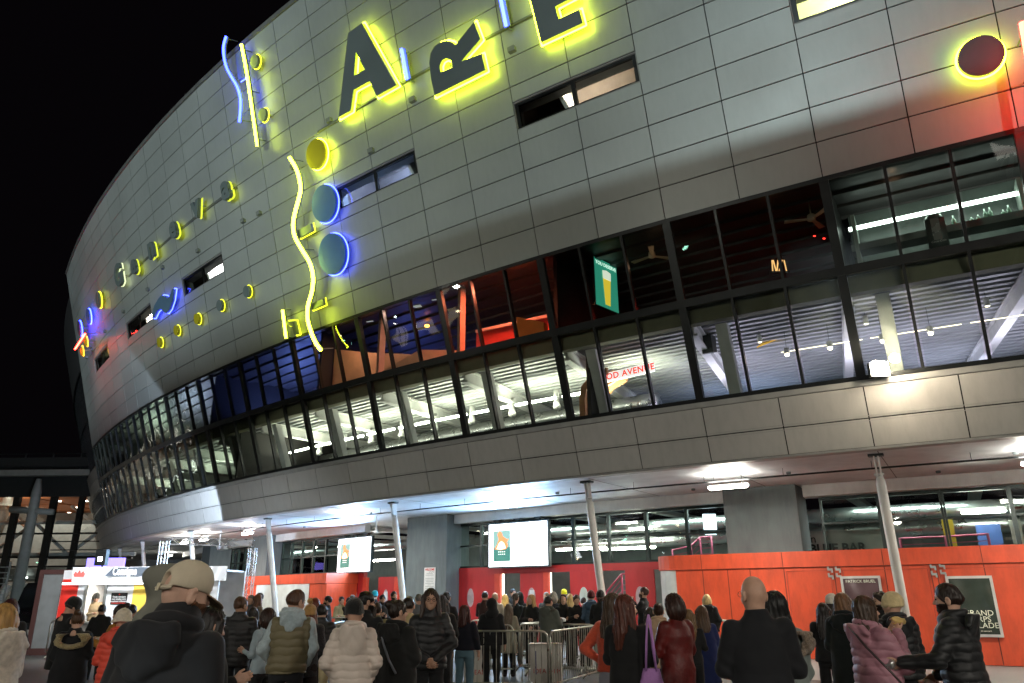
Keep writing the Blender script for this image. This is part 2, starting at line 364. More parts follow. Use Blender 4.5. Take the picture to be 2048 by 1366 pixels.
# beams, radial and tapering inward; pillars just inside the glass
for c in list(range(-20,C1,2)):
    b=MB(); A=vert(c,0,offD-.65); B=vert(c-.9 if c>-8 else c-.3,0,-10.8); d=(B-A).normalized(); sd=Vector((-d.y,d.x,0))*.09
    za,zb=ZD-.62,ZD-.2
    def P(q,z,k): return (q.x+sd.x*k,q.y+sd.y*k,z)
    for z0,z1,wk in ((za,za+.05,1.3),(zb-.05,zb,1.3),(za+.05,zb-.05,.35)):
        b.hexa([P(A,z0,-wk),P(A,z0,wk),P(B,z0,wk),P(B,z0,-wk)],[P(A,z1,-wk),P(A,z1,wk),P(B,z1,wk),P(B,z1,-wk)])
    W(b.build('ceiling_beam',M_white))
    b=MB(); c2=c+.3; A=vert(c2,0,off0-.75); A2=vert(c2,0,offD-.75); e=vert(c2+.16,0,off0-.75)-A; n_=vert(c2,0,off0-1.0)-A
    b.hexa([(A+q).to_tuple()[:2]+(ZC-.06,) for q in (Vector(),e,e+n_,n_)],[(A2+q).to_tuple()[:2]+(ZD-.4,) for q in (Vector(),e,e+n_,n_)])
    W(b.build('interior_pillar',M_white))
# zone partitions
def part_wall(c,z0,z1,o0,o1,mat,name='partition'):
    m=MB(); m.hexa([vert(c,z0,o0),vert(c+.06,z0,o0),vert(c+.06,z0,o1),vert(c,z0,o1)],[vert(c,z1,o0),vert(c+.06,z1,o0),vert(c+.06,z1,o1),vert(c,z1,o1)]); return W(m.build(name,mat))
M_dark=pm('dark_partition',(.02,.018,.018),.6)
part_wall(-20.5,ZC,ZE+.4,0,-9,M_dark); part_wall(-9.2,ZC,ZD-.2,.4,-11,M_dark); part_wall(.25,ZC,ZD-.45,.3,-.3,M_dark); 
for c in (-10,-5.6,-.02,3.95): part_wall(c,ZD+.06,ZE+.35,1.1,-9,M_dark)
M_tan=pm('tan_panel',(.5,.3,.18),.6); M_redw=pm('red_interior',(.5,.03,.02),.6)
# upper rooms: slanted tan balustrades and red walls
def slantbox(name,mat,pts,zs,th=.06):
    m=MB(); a=[];b=[]
    for (c,o),(z0,z1) in zip(pts,zs): a.append((c,o,z0)); b.append((c,o,z1))
    for i in range(len(pts)-1):
        c0,o0,z00=a[i];z01=b[i][2];c1,o1,z10=a[i+1];z11=b[i+1][2]
        m.hexa([vert(c0,z00,o0),vert(c1,z10,o1),vert(c1,z10,o1-th),vert(c0,z00,o0-th)],[vert(c0,z01,o0),vert(c1,z11,o1),vert(c1,z11,o1-th),vert(c0,z01,o0-th)])
    return W(m.build(name,mat))
slantbox('balustrade',M_tan,[(-5.5,0.6),(-4.6,.3),(-3.75,-.2)],[(ZD+.05,ZD+1.75),(ZD+.05,ZD+1.35),(ZD+.05,ZD+1.1)])
slantbox('balustrade',M_tan,[(-3.9,.9),(-3.0,.7),(-2.3,.2)],[(ZD+.05,ZD+.25),(ZD+.05,ZD+.75),(ZD+.05,ZD+.6)])
slantbox('balustrade',M_redw,[(-1.85,.35),(-.05,.1)],[(ZD+.05,ZD+.95),(ZD+.05,ZD+.95)])
slantbox('balustrade_rail',pm('rail_pink',(.7,.45,.4),.5),[(-1.85,.4),(-.05,.15)],[(ZD+.95,ZD+1.04),(ZD+.95,ZD+1.04)])
slantbox('feature_panel',pm('orange_panel',(.75,.25,.04),.5),[(-.85,.75),(-.35,.7)],[(ZD+.1,ZD+.95),(ZD+.1,ZD+.6)],.2)
for c in (-3.9,-1.95): part_wall(c,ZD+.06,ZE+.3,1.05,.8,pm('salmon_pillar',(.55,.33,.25),.6),'interior_pillar')
def sidelight(name,c,z,o,e,col,size=1.2,sy=.3,up=False):
    l=bpy.data.lights.new(name,'AREA'); l.shape='RECTANGLE'; l.size=size; l.size_y=sy; l.energy=e; l.color=col
    ob=bpy.data.objects.new(name,l); COL.objects.link(ob); p=vert(c,z,o); q=vert(c+.1,z,o); d=(q-p).normalized(); 
    ob.matrix_world=Matrix.Translation(p)@Matrix.Rotation(math.atan2(d.y,d.x),4,'Z')@Matrix.Rotation(math.pi if up else 0,4,'X')
    M=ob.matrix_world.copy(); ob.parent=AR; ob.matrix_parent_inverse=AR.matrix_basis.inverted(); ob.matrix_basis=M
    return ob
# coloured stage lamps of the upper lounge
sidelight('blue_lamp',-7.6,ZD+.4,-1.5,110,(.14,.20,1),1.5,.5,True); sidelight('blue_lamp',-5.0,ZD+.6,-2.5,60,(.14,.2,1),1.5,.5,True); sidelight('blue_lamp',-9.2,ZD+.3,-2,150,(.2,.3,1),1.5,.5,True); sidelight('blue_lamp',-11.5,ZD+.4,-1.5,260,(.4,.5,1),1.5,.5,True)
sidelight('blue_lamp',-14.5,ZD+.4,-.8,300,(.6,.7,1),1.5,.5,True);sidelight('warm_lamp',-17.5,ZD+.4,-.5,300,(.8,1,.8),1.5,.5,True)
sidelight('amber_lamp',-4.6,ZE+.2,.9,36,(1,.5,.34),.6,.3);sidelight('amber_lamp',-2.9,ZE+.2,.9,44,(1,.6,.48),.6,.3); sidelight('red_lamp',-1.1,ZE+.2,.6,210,(1,.22,.11),1.2,.4); sidelight('red_lamp',2.4,ZE+.2,-5,35,(1,.05,.03),1.,.4)
# ---- lighting and services of the lower level
M_tube=em('tube_white',(1,1,.9),14); M_tubew=em('tube_warm',(1,.95,.82),16)
def linelight(c0,c1,z,o,r=.04,mat=None,e=None,name='strip_light',col=(1,1,.85)):
    m=MB(); n=max(2,int(abs(c1-c0)/.5)+1); m.tube([vert(c0+(c1-c0)*i/(n-1),z,o) for i in range(n)],r,6)
    ob=W(m.build(name,mat or M_tube))
    return ob
c=-8.8
while c<.1: linelight(c,c+.85,ZD-.95,-1.6,.045); c+=1.0
for c in range(-9,0,2): sidelight('strip_glow',c+1,ZD-1.15,-1.7,165,(1,1,.76),3.2,.12,True)
for c in (-17,-13,-11): sidelight('strip_glow',c,ZD-1.1,-1.7,120,(.9,1,.8),2.6,.12,True)
dct=MB(); dct.tube([vert(-9+i*.5,ZD-1.05,-3.6) for i in range(20)],.3,14); W(dct.build('air_duct',M_duct,smooth=True))
dct=MB()
for i in range(9):
    c=-8.2+i*1.0; p=vert(c,ZD-.95,-2.4); dct.tube([p+Vector((0,0,.5)),p+Vector((0,0,.1)),p+Vector((0,-.15,-.1))],[.1,.1,.13],10)
W(dct.build('air_nozzle',M_white,smooth=True))
# right part of the lower level: cool lilac light, thick silver ducts
dct=MB(); dct.tube([vert(.6+i*.5,ZD-1.45,-5.2) for i in range(24)],.42,16); W(dct.build('air_duct',M_duct,smooth=True))
for c,o in ((1.8,-3),(4,-3),(6.2,-3.0),(8.6,-3)): sidelight('ceiling_glow',c,ZC+.3,o,95,(.80,.74,1),2.6,.5,True)
sidelight('ceiling_glow',1.5,ZC+.5,-6,60,(.5,.62,1),2.6,.5,True);sidelight('ceiling_glow',5,ZC+.5,-6,60,(.7,.7,1),2.6,.5,True)
m=MB()
for a,b in ((2.9,4.0),(4.1,5.2),(5.3,6.4)): m.tube([vert(a,ZD-.75,-1.6),vert(b,ZD-.75,-1.6)],.012,5)
W(m.build('light_rail',em('rail_light',(1,.85,.6),3)))
# white columns of light at the sill
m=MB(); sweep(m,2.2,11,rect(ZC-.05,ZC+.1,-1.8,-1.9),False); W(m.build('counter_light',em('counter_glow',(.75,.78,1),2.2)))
# spot lamps hanging in the right part
def spotlamp(px,o,lab,e=9,r=.05):
    c,z=hit(px[0],px[1],o,False); p=vert(c,z,o)
    t=empty('pendant_lamp',p,0,lab,'pendant lamp','pendant spot lamps behind the lower windows')
    m=MB(); m.lathe((0,0,0),[(.02,.16),(.07,.14),(.08,0),(.055,-.005)],12); m.build('lamp_shade',M_white,t,True)
    m=MB(); m.lathe((0,0,-.03),[(.01,-.05),(r,-.025),(r,0),(.01,.02)],10); m.build('bulb',em('bulb_glow',(1,.82,.6),30),t,True)
    m=MB(); m.tube([(0,0,.15),(0,0,ZD-.2-z)],.006,5); m.build('cord',M_black,t)
for px,lab in (((1574,707),'small glowing lamp left of the amber ceiling patch'),((1660,694),'small glowing lamp in the pane left of the glare'),((1765,680),'small glowing lamp directly above the dazzling floodlight'),((1861,664),'small glowing lamp right of the dazzling floodlight')):
    spotlamp(px,-1.6,lab)
for px,lab in (((1519,677),'unlit white pendant cylinder left of the amber ceiling patch'),((1973,604),'lit white pendant cylinder in the rightmost lower pane'),((1731,640),'thin white pendant cylinder above the dazzling floodlight')):
    c,z=hit(*px,-1.2,False); p=vert(c,z,-1.2); t=empty('pendant_lamp',p,0,lab,'pendant lamp','pendant spot lamps behind the lower windows')
    m=MB(); m.lathe((0,0,0),[(.06,.1),(.065,-.1),(.05,-.1)],12); m.build('lamp_shade',M_white,t,True); m=MB(); m.lathe((0,0,-.1),[(.045,-.01),(.045,.01)],10); m.build('bulb',em('bulb_soft',(1,.85,.6),6),t)
    m=MB(); m.tube([(0,0,.1),(0,0,ZD-.2-z)],.006,5); m.build('cord',M_black,t)
# dazzling floodlight on the sill
c,z=hit(1756,740,.25,True); p=surf(c,z,.25)
FL=empty('floodlight',p,0,'dazzling warm floodlight fixed on the window sill','floodlight')
m=MB(); m.box((0,0,0),(.38,.12,.3)); m.box((0,.1,-.1),(.06,.2,.06)); m.build('housing',M_black,FL)
m=MB(); m.box((0,-.085,0),(.36,.02,.28)); m.build('lens',em('flood_glow',(1,.86,.66),500),FL)
l=bpy.data.lights.new('flood_beam','POINT'); l.energy=110; l.color=(1,.84,.62); l.shadow_soft_size=.12; lo=bpy.data.objects.new('flood_beam',l); COL.objects.link(lo); lo.location=(0,-.65,-.05); lo.parent=FL
# kitchen counter sign over the wooden arches
def panelframe(px,o,fl=False):
    c,z=hit(px[0],px[1],o,fl); P=vert(c,z,o); e=(vert(c+.3,z,o)-vert(c-.3,z,o)).normalized(); return P,e,Vector((0,0,1))
def plane_px(o,ex,ey):
    n=Vector(ex).cross(Vector(ey))
    def f(u,v):
        r=Vector(ray(u,v)); k=n.dot(Vector(o)-Vector((0,0,EYE)))/n.dot(r); q=Vector((0,0,EYE))+r*k-Vector(o); return q.dot(ex),q.dot(ey)
    return f
P,ex,ey=panelframe((1250,747),-1.2); T=empty('food_sign',P,math.atan2(ex.y,ex.x),'white backlit sign with red letters above the food counter','sign')
f=plane_px(P,ex,ey); a=f(1195,765); b=f(1308,728); L=b[0]-a[0]
tl=math.atan2((b[1]-a[1]),L)*.6
m=MB(); m.box((0,0,0),(L,.08,.26)); o=m.build('light_box',em('sign_white',(1,.92,.9),1.1),T)
text('FOOD AVENUE',.25,Matrix.Translation((0,-.045,0))@Matrix.Rotation(math.pi/2,4,'X'),em('sign_red',(.9,.05,.03),1.0),'lettering',T,.004,spacing=1.1,bold=.006)
T.rotation_euler=(0,-.05,math.atan2(ex.y,ex.x))
wd=pm('warm_timber',(.42,.2,.09),.5,0,.15,2,stretch=(1,1,8))
for i,(u,lab) in enumerate(((1172,'leftmost curved wooden rib beside the food sign'),(1185,'second curved wooden rib beside the food sign'),(1198,'third curved wooden rib beside the food sign'),(1211,'rightmost curved wooden rib beside the food sign'))):
    o=-1.0-.35*i; c,z=hit(u,820,o,False); P=vert(c,ZC-.06,o); e=(vert(c+.3,0,o)-vert(c,0,o)).normalized()
    t=empty('wooden_rib',P,math.atan2(e.y,e.x),lab,'wooden rib','curved wooden ribs at the food counter')
    prof=[(0,0),(0,1.05),(.08,1.3),(.3,1.5),(.75,1.68),(.75,1.86),(.2,1.7),(-.08,1.42),(-.18,1.05),(-.18,0)]
    m=MB(); n=len(prof); m.add([(x,-.06,z_*.98) for x,z_ in prof]+[(x,.06,z_*.98) for x,z_ in prof],[tuple(range(n)),tuple(range(2*n-1,n-1,-1))]+[(i_,(i_+1)%n,n+(i_+1)%n,n+i_) for i_ in range(n)])
    m.build('rib_board',wd,t)
# amber patch on the ceiling: amber lit panel
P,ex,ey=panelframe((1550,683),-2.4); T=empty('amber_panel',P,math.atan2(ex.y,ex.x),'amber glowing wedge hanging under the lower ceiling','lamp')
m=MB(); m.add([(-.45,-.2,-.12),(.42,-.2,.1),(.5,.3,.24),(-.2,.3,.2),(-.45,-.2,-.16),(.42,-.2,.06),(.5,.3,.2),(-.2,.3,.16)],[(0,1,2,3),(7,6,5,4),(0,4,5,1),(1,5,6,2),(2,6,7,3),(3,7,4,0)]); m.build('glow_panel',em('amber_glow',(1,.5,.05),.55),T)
# loudspeakers behind the glass
for u,v,o,lab in ((940,752,-.6,'black loudspeaker hung beside a white pillar in the bright lower windows'),(1417,690,-.8,'dark round loudspeaker in the lilac lower windows')):
    P,ex,ey=panelframe((u,v),o); t=empty('loudspeaker',P,math.atan2(ex.y,ex.x),lab,'loudspeaker')
    m=MB(); m.hexa([(-.14,-.12,-.25),(.14,-.12,-.25),(.17,.12,-.2),(-.17,.12,-.2)],[(-.14,-.2,.22),(.14,-.2,.22),(.17,.12,.25),(-.17,.12,.25)]); m.build('cabinet',M_black,t)
    m=MB(); m.tube([(0,0,.24),(0,.1,.6)],.02,6); m.build('bracket',M_black,t)
# white flood lamps at the top of the lounge windows
for u,v,lab in ((742,636,'leftmost of the three white lamps under the lounge ceiling'),(836,606,'middle of the three white lamps under the lounge ceiling'),(873,592,'rightmost white lamp of the three under the lounge ceiling'),(912,571,'white lamp beside the salmon pillar of the lounge')):
    P,ex,ey=panelframe((u,v),.55); t=empty('stage_lamp',P,math.atan2(ex.y,ex.x)+.3,lab,'stage lamp','white stage lamps of the lounge')
    m=MB(); m.hexa([(-.13,-.08,-.16),(.13,-.08,-.16),(.1,.1,-.12),(-.1,.1,-.12)],[(-.13,-.1,.12),(.13,-.1,.12),(.1,.1,.14),(-.1,.1,.14)]); m.build('lamp_head',em('lamp_pale',(.75,.78,.72),.45),t)
    m=MB(); m.tube([(0,0,.12),(0,0,.4)],.02,6); m.build('bracket',M_black,t)
P,ex,ey=panelframe((854,652),-.6); T=empty('heater_lamp',P,0,'small orange lamp glowing over the lounge','lamp')
m=MB(); m.lathe((0,0,0),[(.03,.05),(.08,.03),(.08,-.02),(.02,-.03)],12); m.build('lamp_shade',em('orange_glow',(1,.25,.03),14),T,True); m=MB(); m.tube([(0,0,.04),(0,0,.9)],.008,5); m.build('cord',M_black,T)
# ---- advertising screen with a beer glass
P,ex,ey=panelframe((1213,570),-.1); f=plane_px(P,ex,ey)
T=empty('advert_screen',P,0,'green lit advert screen showing a glass of beer','screen')
pts=[f(1191,516),f(1229,549),f(1236,623),f(1197,623)]
hw=.62; hh=.72; a_=R(80)
ex2=Vector((ex.x*math.cos(a_)-ex.y*math.sin(a_),ex.x*math.sin(a_)+ex.y*math.cos(a_),0))
T.rotation_euler=(0,0,math.atan2(ex2.y,ex2.x))
m=MB(); m.box((0,.04,0),(1.1,.06,1.5)); m.build('casing',M_black,T)
m=MB(); m.quad((-.52,0,-.72),(.52,0,-.72),(.52,0,.72),(-.52,0,.72)); m.build('display',em('ad_green',(.03,.30,.20),.85),T,flip=False)
m=MB(); m.add([(-.17,-.01,.25),(.2,-.01,.25),(.13,-.01,-.62),(-.1,-.01,-.62)],[(3,2,1,0)]); m.build('beer_picture',em('ad_beer',(.85,.62,.05),.9),T,flip=False)
m=MB(); m.add([(-.18,-.014,.4),(.02,-.014,.44),(.21,-.014,.4),(.2,-.014,.16),(-.17,-.014,.16)],[(4,3,2,1,0)]); m.build('foam_picture',em('ad_foam',(.8,.85,.7),1.),T,flip=False)
text('YOU DESERVE',.15,Matrix.Translation((0,-.012,.58))@Matrix.Rotation(math.pi/2,4,'X'),em('ad_text',(.8,1,.9),1.2),'lettering',T,.003)
# ---- ceiling fans
def fan(u,v,o,lab,rz=0):
    P,ex,ey=panelframe((u,v),o); t=empty('ceiling_fan',P,rz,lab,'ceiling fan','ceiling fans of the upper bar')
    M_f=pm('fan_cream',(.6,.52,.4),.5)
    m=MB(); m.lathe((0,0,-.06),[(.05,0),(.1,.03),(.09,.16),(.03,.2)],12); m.build('motor',M_f,t,True)
    m=MB(); m.tube([(0,0,.1),(0,0,.45)],.018,6); m.lathe((0,0,.42),[(.015,0),(.06,.08)],10); m.build('rod',M_f,t,True)
    for k in range(3):
        an=k*2.094+.3; d=Vector((math.cos(an),math.sin(an),0)); s_=Vector((-d.y,d.x,0))
        m=MB(); a=[d*.08+s_*.04,d*.08-s_*.04,d*.62-s_*.075,d*.62+s_*.075]; m.hexa([q+Vector((0,0,-.01)) for q in a],[q+Vector((0,0,.01)) for q in a]); m.build('blade',M_f,t)
    l=bpy.data.lights.new('fan_lamp','POINT'); l.energy=1.1; l.color=(1,.6,.35); l.shadow_soft_size=.05
    lo=bpy.data.objects.new('fan_lamp',l); COL.objects.link(lo); lo.location=(.1,-.45,-.3); lo.parent=t
fan(1304,512,0.2,'cream ceiling fan in the dark window right of the green screen'); fan(1623,438,0.3,'cream ceiling fan in the red lit window left of the bar',.5); fan(1750,358,0.3,'cream ceiling fan above the left end of the bar shelf',.2)
# ---- the bar behind the upper right windows
c0,_=hit(1664,412,-.6,False); c1,_=hit(2040,340,-.6,False)
bar=empty('bar_counter',vert(5,ZD,-1),0,'dark bar shelf with a long white strip light','bar')
def WB(o): return W(o,bar)
s=MB(); sweep(s,4.1,9.5,rect(ZE-.28,ZE-.22,-.5,-.62),False); WB(s.build('strip_light',em('bar_strip',(.85,1,.9),7)))
s=MB(); sweep(s,4.1,9.5,rect(ZE-.95,ZE-.78,-.3,-.75),False); WB(s.build('shelf',pm('bar_grey',(.16,.18,.17),.5)))
s=MB(); sweep(s,4.1,9.5,rect(ZD+.1,ZE+.3,-1.0,-1.1),False); WB(s.build('back_panel',pm('bar_back',(.10,.12,.11),.5)))
s=MB(); sweep(s,6.2,9.3,rect(ZD+.5,ZE-1.0,-.9,-.98),False); WB(s.build('cabinet',pm('bar_cabinet',(.26,.28,.26),.5)))
s=MB()
for c in (4.15,6.05): s.hexa([vert(c,ZD+.1,-.3),vert(c+.05,ZD+.1,-.3),vert(c+.05,ZD+.1,-.9),vert(c,ZD+.1,-.9)],[vert(c,ZE,-.3),vert(c+.05,ZE,-.3),vert(c+.05,ZE,-.9),vert(c,ZE,-.9)])
WB(s.build('upright',pm('bar_upright',(.35,.4,.36),.4)))
sidelight('bar_glow',5.6,ZE-.32,-.4,14,(.85,1,.9),4,.08)
M_bot=pm('bottle_glass',(.25,.4,.3),.1,0,.1,spec=.8)
for i,u in enumerate((1896,1914,1932,1946,1961,1972,1998,2010)):
    c,z=hit(u,390,-.45,False); p=vert(c,ZE-.78,-.45)
    m=MB(); k=[1,.8,.5,.6,1,1.05,.6,.9][i]; m.lathe((0,0,0),[(.045,0),(.05,.02),(.05,.15*k),(.018,.2*k),(.018,.27*k)],10)
    o=m.build('bottle',M_bot,smooth=True); o.location=p; tag(o,['short round','squat','small','stubby','tall green','tall clear','low wide','slim amber'][i]+' bottle on the bar shelf, number %d from the left by position'%(i+1),'bottle','bottles on the bar shelf')
    o['label']=['round bottle furthest left on the bar shelf','round bottle right beside the mullion on the bar shelf','smallest bottle on the bar shelf','stubby bottle beside the smallest one on the bar shelf','left one of the two tall bottles on the bar shelf','right one of the two tall bottles on the bar shelf','low wide bottle on the bar shelf','slim bottle furthest right on the bar shelf'][i]
P,ex,ey=panelframe((1872,460),-.35); T=empty('drinks_dispenser',P,math.atan2(ex.y,ex.x),'rounded steel drinks dispenser standing behind the bar window','drinks dispenser')
m=MB(); m.hexa([(-.2,-.1,-.42),(.2,-.1,-.42),(.2,.15,-.42),(-.2,.15,-.42)],[(-.2,-.1,.25),(.2,-.1,.25),(.2,.15,.25),(-.2,.15,.25)]); m.lathe((0,.03,.25),[(.2,0),(.17,.1),(.1,.14)],12); m.build('casing',pm('dispenser_dark',(.12,.14,.13),.35,.5),T,True)
m=MB(); m.box((0,-.11,-.02),(.17,.02,.56)); m.build('front_plate',pm('dispenser_front',(.55,.57,.55),.25,.6),T)
text('Coca-Cola',.07,Matrix.Translation((0,-.125,-.33))@Matrix.Rotation(math.pi/2,4,'X'),M_white,'lettering',T,.002,shear=.3)
# small red pilot lights seen in the bar
m=MB()
for u,v in ((1690,362),(1690,372),(1897,413),(1921,410),(1629,472),(1648,477)):
    c,z=hit(u,v,-.25,False); p=vert(c,z,-.25); m.box(p,(.05,.02,.02))
WB(m.build('pilot_light',em('pilot_red',(1,.03,.02),7)))
# light cone pillar and small glowing sculpture in the dark window
P,ex,ey=panelframe((1556,532),-.2); T=empty('table_sculpture',P,0,'small lit amber branch sculpture on the window ledge','sculpture')
m=MB()
for x0,x1 in ((-.15,-.13),(-.06,-.1),(-.05,.02),(.0,.12),(.2,.17)): m.tube([(x0,0,-.17),(x1,0,.16)],.016,6)
m.build('branches',em('amber_wood',(1,.55,.2),1.2),T); m=MB(); m.box((0,0,-.19),(.5,.15,.04)); m.build('base_plate',M_black,T)
P,ex,ey=panelframe((1548,424),-.15); T=empty('spot_lamp',P,0,'small bright ceiling spot above the amber sculpture','lamp')
m=MB(); m.lathe((0,0,0),[(.03,.09),(.06,.07),(.065,0),(.05,-.01)],10); m.build('lamp_head',em('spot_glow',(1,1,.9),12),T,True)
l=bpy.data.lights.new('spot_beam','SPOT'); l.energy=16; l.spot_size=R(24); l.color=(.95,1,.95); lo=bpy.data.objects.new('spot_beam',l); COL.objects.link(lo); lo.location=(0,0,-.05); lo.parent=T
P,ex,ey=panelframe((455,770),.2); T=empty('inner_letter_sign',P,math.atan2(ex.y,ex.x),'large pale lit letters leaning inside the blue lounge windows','sign'); text('ff',1.15,Matrix.Rotation(math.pi/2,4,'X'),em('letters_pale',(1,.8,.6),.8),'lettering',T,.03,shear=.3,bold=.02)
# ================================================================ NEON SIGNS ON THE FACADE
M_sgrey=pm('sign_face_grey',(.15,.185,.18),.5,.1,.05,1); M_sblue=pm('sign_face_blue',(.055,.16,.44),.5,.1,.05,1); M_syel=pm('sign_face_yellow',(.5,.42,.01),.5,0,.05,1)
NE={'y':('neon_yellow',(.78,.95,.03),24),'d':('neon_yellow_dim',(.8,.85,.03),2.4),'b':('neon_blue',(.02,.034,1),24),'w':('neon_blue_white',(.05,.078,1),12),'r':('neon_red',(1,.02,.012),62),'o':('neon_amber',(1,.5,.02),4)}
def NM(k): n,c,s=NE[k]; return em(n,c,s)
M_core=em('tube_core',(1,1,.75),14)
def sframe(u,v):
    c,z=hit(u,v,.0); o=surf(c,z,0); ex=(surf(c+.4,z)-surf(c-.4,z)).normalized(); ey=(surf(c,z+.4)-surf(c,z-.4)).normalized()
    return frame(o,ex,ey)
def topl(M,off):
    o=M.translation+M.col[2].to_3d()*off; ex=M.col[0].to_3d(); ey=M.col[1].to_3d(); return plane_px(o,ex,ey)
def newsign(M,name,label,cat='sign',group=None):
    e=bpy.data.objects.new(name,None); COL.objects.link(e); e.matrix_world=M; e.empty_display_size=.2
    return tag(e,label,cat,group)
def slab(P,z0,z1,holes=None):
    """extrude a polygon (with optional hole, triangulated by blender curve)"""
    cu=bpy.data.curves.new('t','CURVE'); cu.dimensions='2D'; cu.fill_mode='BOTH'; cu.extrude=(z1-z0)/2
    for pl in [P]+(holes or []):
        s=cu.splines.new('POLY'); s.points.add(len(pl)-1)
        for q,p in zip(s.points,pl): q.co=(p[0],p[1],0,1)
        s.use_cyclic_u=True
    t=bpy.data.objects.new('tmp',cu); COL.objects.link(t); bpy.context.view_layer.update()
    me=bpy.data.meshes.new_from_object(t.evaluated_get(bpy.context.evaluated_depsgraph_get())); bpy.data.objects.remove(t)
    me.transform(Matrix.Translation((0,0,(z0+z1)/2))); return me
def addmesh(me,name,mat,parent,smooth=False):
    me.materials.clear(); me.materials.append(mat); me.name=name; o=bpy.data.objects.new(name,me); COL.objects.link(o); o.parent=parent; return o
def grow(P,d):
    n=len(P); A=sum(P[i][0]*P[(i+1)%n][1]-P[(i+1)%n][0]*P[i][1] for i in range(n)); sg=1 if A>0 else -1; out=[]
    for i in range(n):
        a=Vector(P[i-1]);b=Vector(P[i]);c=Vector(P[(i+1)%n]); e1=(b-a).normalized(); e2=(c-b).normalized(); n1=Vector((e1.y,-e1.x))*sg; n2=Vector((e2.y,-e2.x))*sg
        m=(n1+n2); m=m.normalized() if m.length>1e-6 else n1; k=max(.45,m.dot(n1)); q=b+m*(d/k); out.append((q.x,q.y))
    return out
def ring(P,z,r,mb):
    pts=[(p[0],p[1],z) for p in P]; 
    for i in range(len(pts)): mb.tube([pts[i],pts[(i+1)%len(pts)]],r,6)
def letter(name,label,ctr,outl,holes,face,neon,off=.34,th=.1,tr=.026,gr=.045):
    M=sframe(*ctr); f=topl(M,off); T=newsign(M,name,label)
    P=[f(*p) for p in outl]; Hs=[[f(*p) for p in h] for h in holes]
    addmesh(slab(P,off-th,off,Hs),'letter_face',face,T)
    mb=MB(); ring(grow(P,gr),off-th-.01,tr,mb)
    for h in Hs: ring(grow(h,-.04),off-th-.01,tr,mb)
    mb.build('neon_tube',neon,T)
    mb=MB()
    cx=sum(p[0] for p in P)/len(P); cy=sum(p[1] for p in P)/len(P)
    for p in P[::max(1,len(P)//4)]:
        x=p[0]*.75+cx*.25;y=p[1]*.75+cy*.25
        if not any(min(q[0] for q in h)<x<max(q[0] for q in h) and min(q[1] for q in h)<y<max(q[1] for q in h) for h in Hs): mb.tube([(x,y,-.03),(x,y,off-th)],.02,5)
    mb.build('standoff',M_steel,T); return T
r4=lambda *L:[(550+x/2.66,y/2.66) for x,y in L]
letter('letter_sign','large dark letter A outlined in yellow neon',(735,150),r4((388,175),(462,122),(645,452),(540,512),(503,432),(418,478),(402,588),(338,625)),[r4((430,275),(477,370),(420,402))],M_sgrey,NM('y'))
letter('letter_sign','large dark letter R lying on its side in yellow neon',(918,125),r4((958,240),(1058,116),(1092,208),(992,325),(1098,284),(1118,372),(848,508),(830,420),(820,335),(826,285),(845,248),(875,226),(910,215),(940,222)),[r4((880,385),(876,350),(888,322),(910,309),(934,318),(942,345),(941,358))],M_sgrey,NM('y'))
letter('letter_sign','large dark letter E outlined in yellow neon, cut by the top edge',(1110,20),[(1082,85),(1044,-66),(1130,-105),(1138,-72),(1079,-44),(1087,-14),(1142,-40),(1150,-8),(1110,13),(1117,38),(1158,18),(1165,46)],[],M_sgrey,NM('y'))
def tubesign(name,label,pts,neon,off=.32,r=.035,back=None,core=True,group=None,bw=.09,cat='neon sign'):
    M=sframe(*pts[len(pts)//2]); f=topl(M,off); T=newsign(M,name,label,cat,group)
    P=[f(*p) for p in pts]
    # smooth the polyline
    Q=[]
    n=len(P)
    if n>2:
        for i in range(n-1):
            p0=P[max(0,i-1)];p1=P[i];p2=P[i+1];p3=P[min(n-1,i+2)]
            for k in range(4):
                t=k/4.; Q.append(tuple(.5*((2*p1[j])+(-p0[j]+p2[j])*t+(2*p0[j]-5*p1[j]+4*p2[j]-p3[j])*t*t+(-p0[j]+3*p1[j]-3*p2[j]+p3[j])*t**3) for j in (0,1)))
        Q.append(P[-1])
    else: Q=P
    mb=MB(); mb.tube([(x,y,off) for x,y in Q],r,8); mb.build('neon_tube',neon,T,True)
    mb=MB()
    for i in range(len(Q)-1):
        a=Vector(Q[i]);b=Vector(Q[i+1]); d=(b-a).normalized(); s_=Vector((-d.y,d.x))*bw/2
        mb.hexa([(a.x-s_.x,a.y-s_.y,off-.1),(b.x-s_.x,b.y-s_.y,off-.1),(b.x+s_.x,b.y+s_.y,off-.1),(a.x+s_.x,a.y+s_.y,off-.1)],[(a.x-s_.x,a.y-s_.y,off-.045),(b.x-s_.x,b.y-s_.y,off-.045),(b.x+s_.x,b.y+s_.y,off-.045),(a.x+s_.x,a.y+s_.y,off-.045)])
    for i in (1,len(Q)//2,len(Q)-2 if len(Q)>2 else 0): mb.tube([(Q[i][0],Q[i][1],-.03),(Q[i][0],Q[i][1],off-.09)],.018,5)
    mb.build('back_channel',back or M_sgrey,T); return T
r5a=lambda *L:[(100+x/2.732,y/2.732) for x,y in L]
tubesign('neon_wave','wavy blue neon tube standing above the roof edge',r5a((962,198),(948,250),(950,310),(965,370),(992,422),(1020,470),(1038,530),(1040,590),(1034,668)),NM('b'),off=.45,r=.045)
tubesign('neon_bar','long straight yellow neon bar beside the wavy blue one',r5a((1045,243),(1075,400),(1103,595),(1132,797)),NM('y'),off=.4,r=.045)
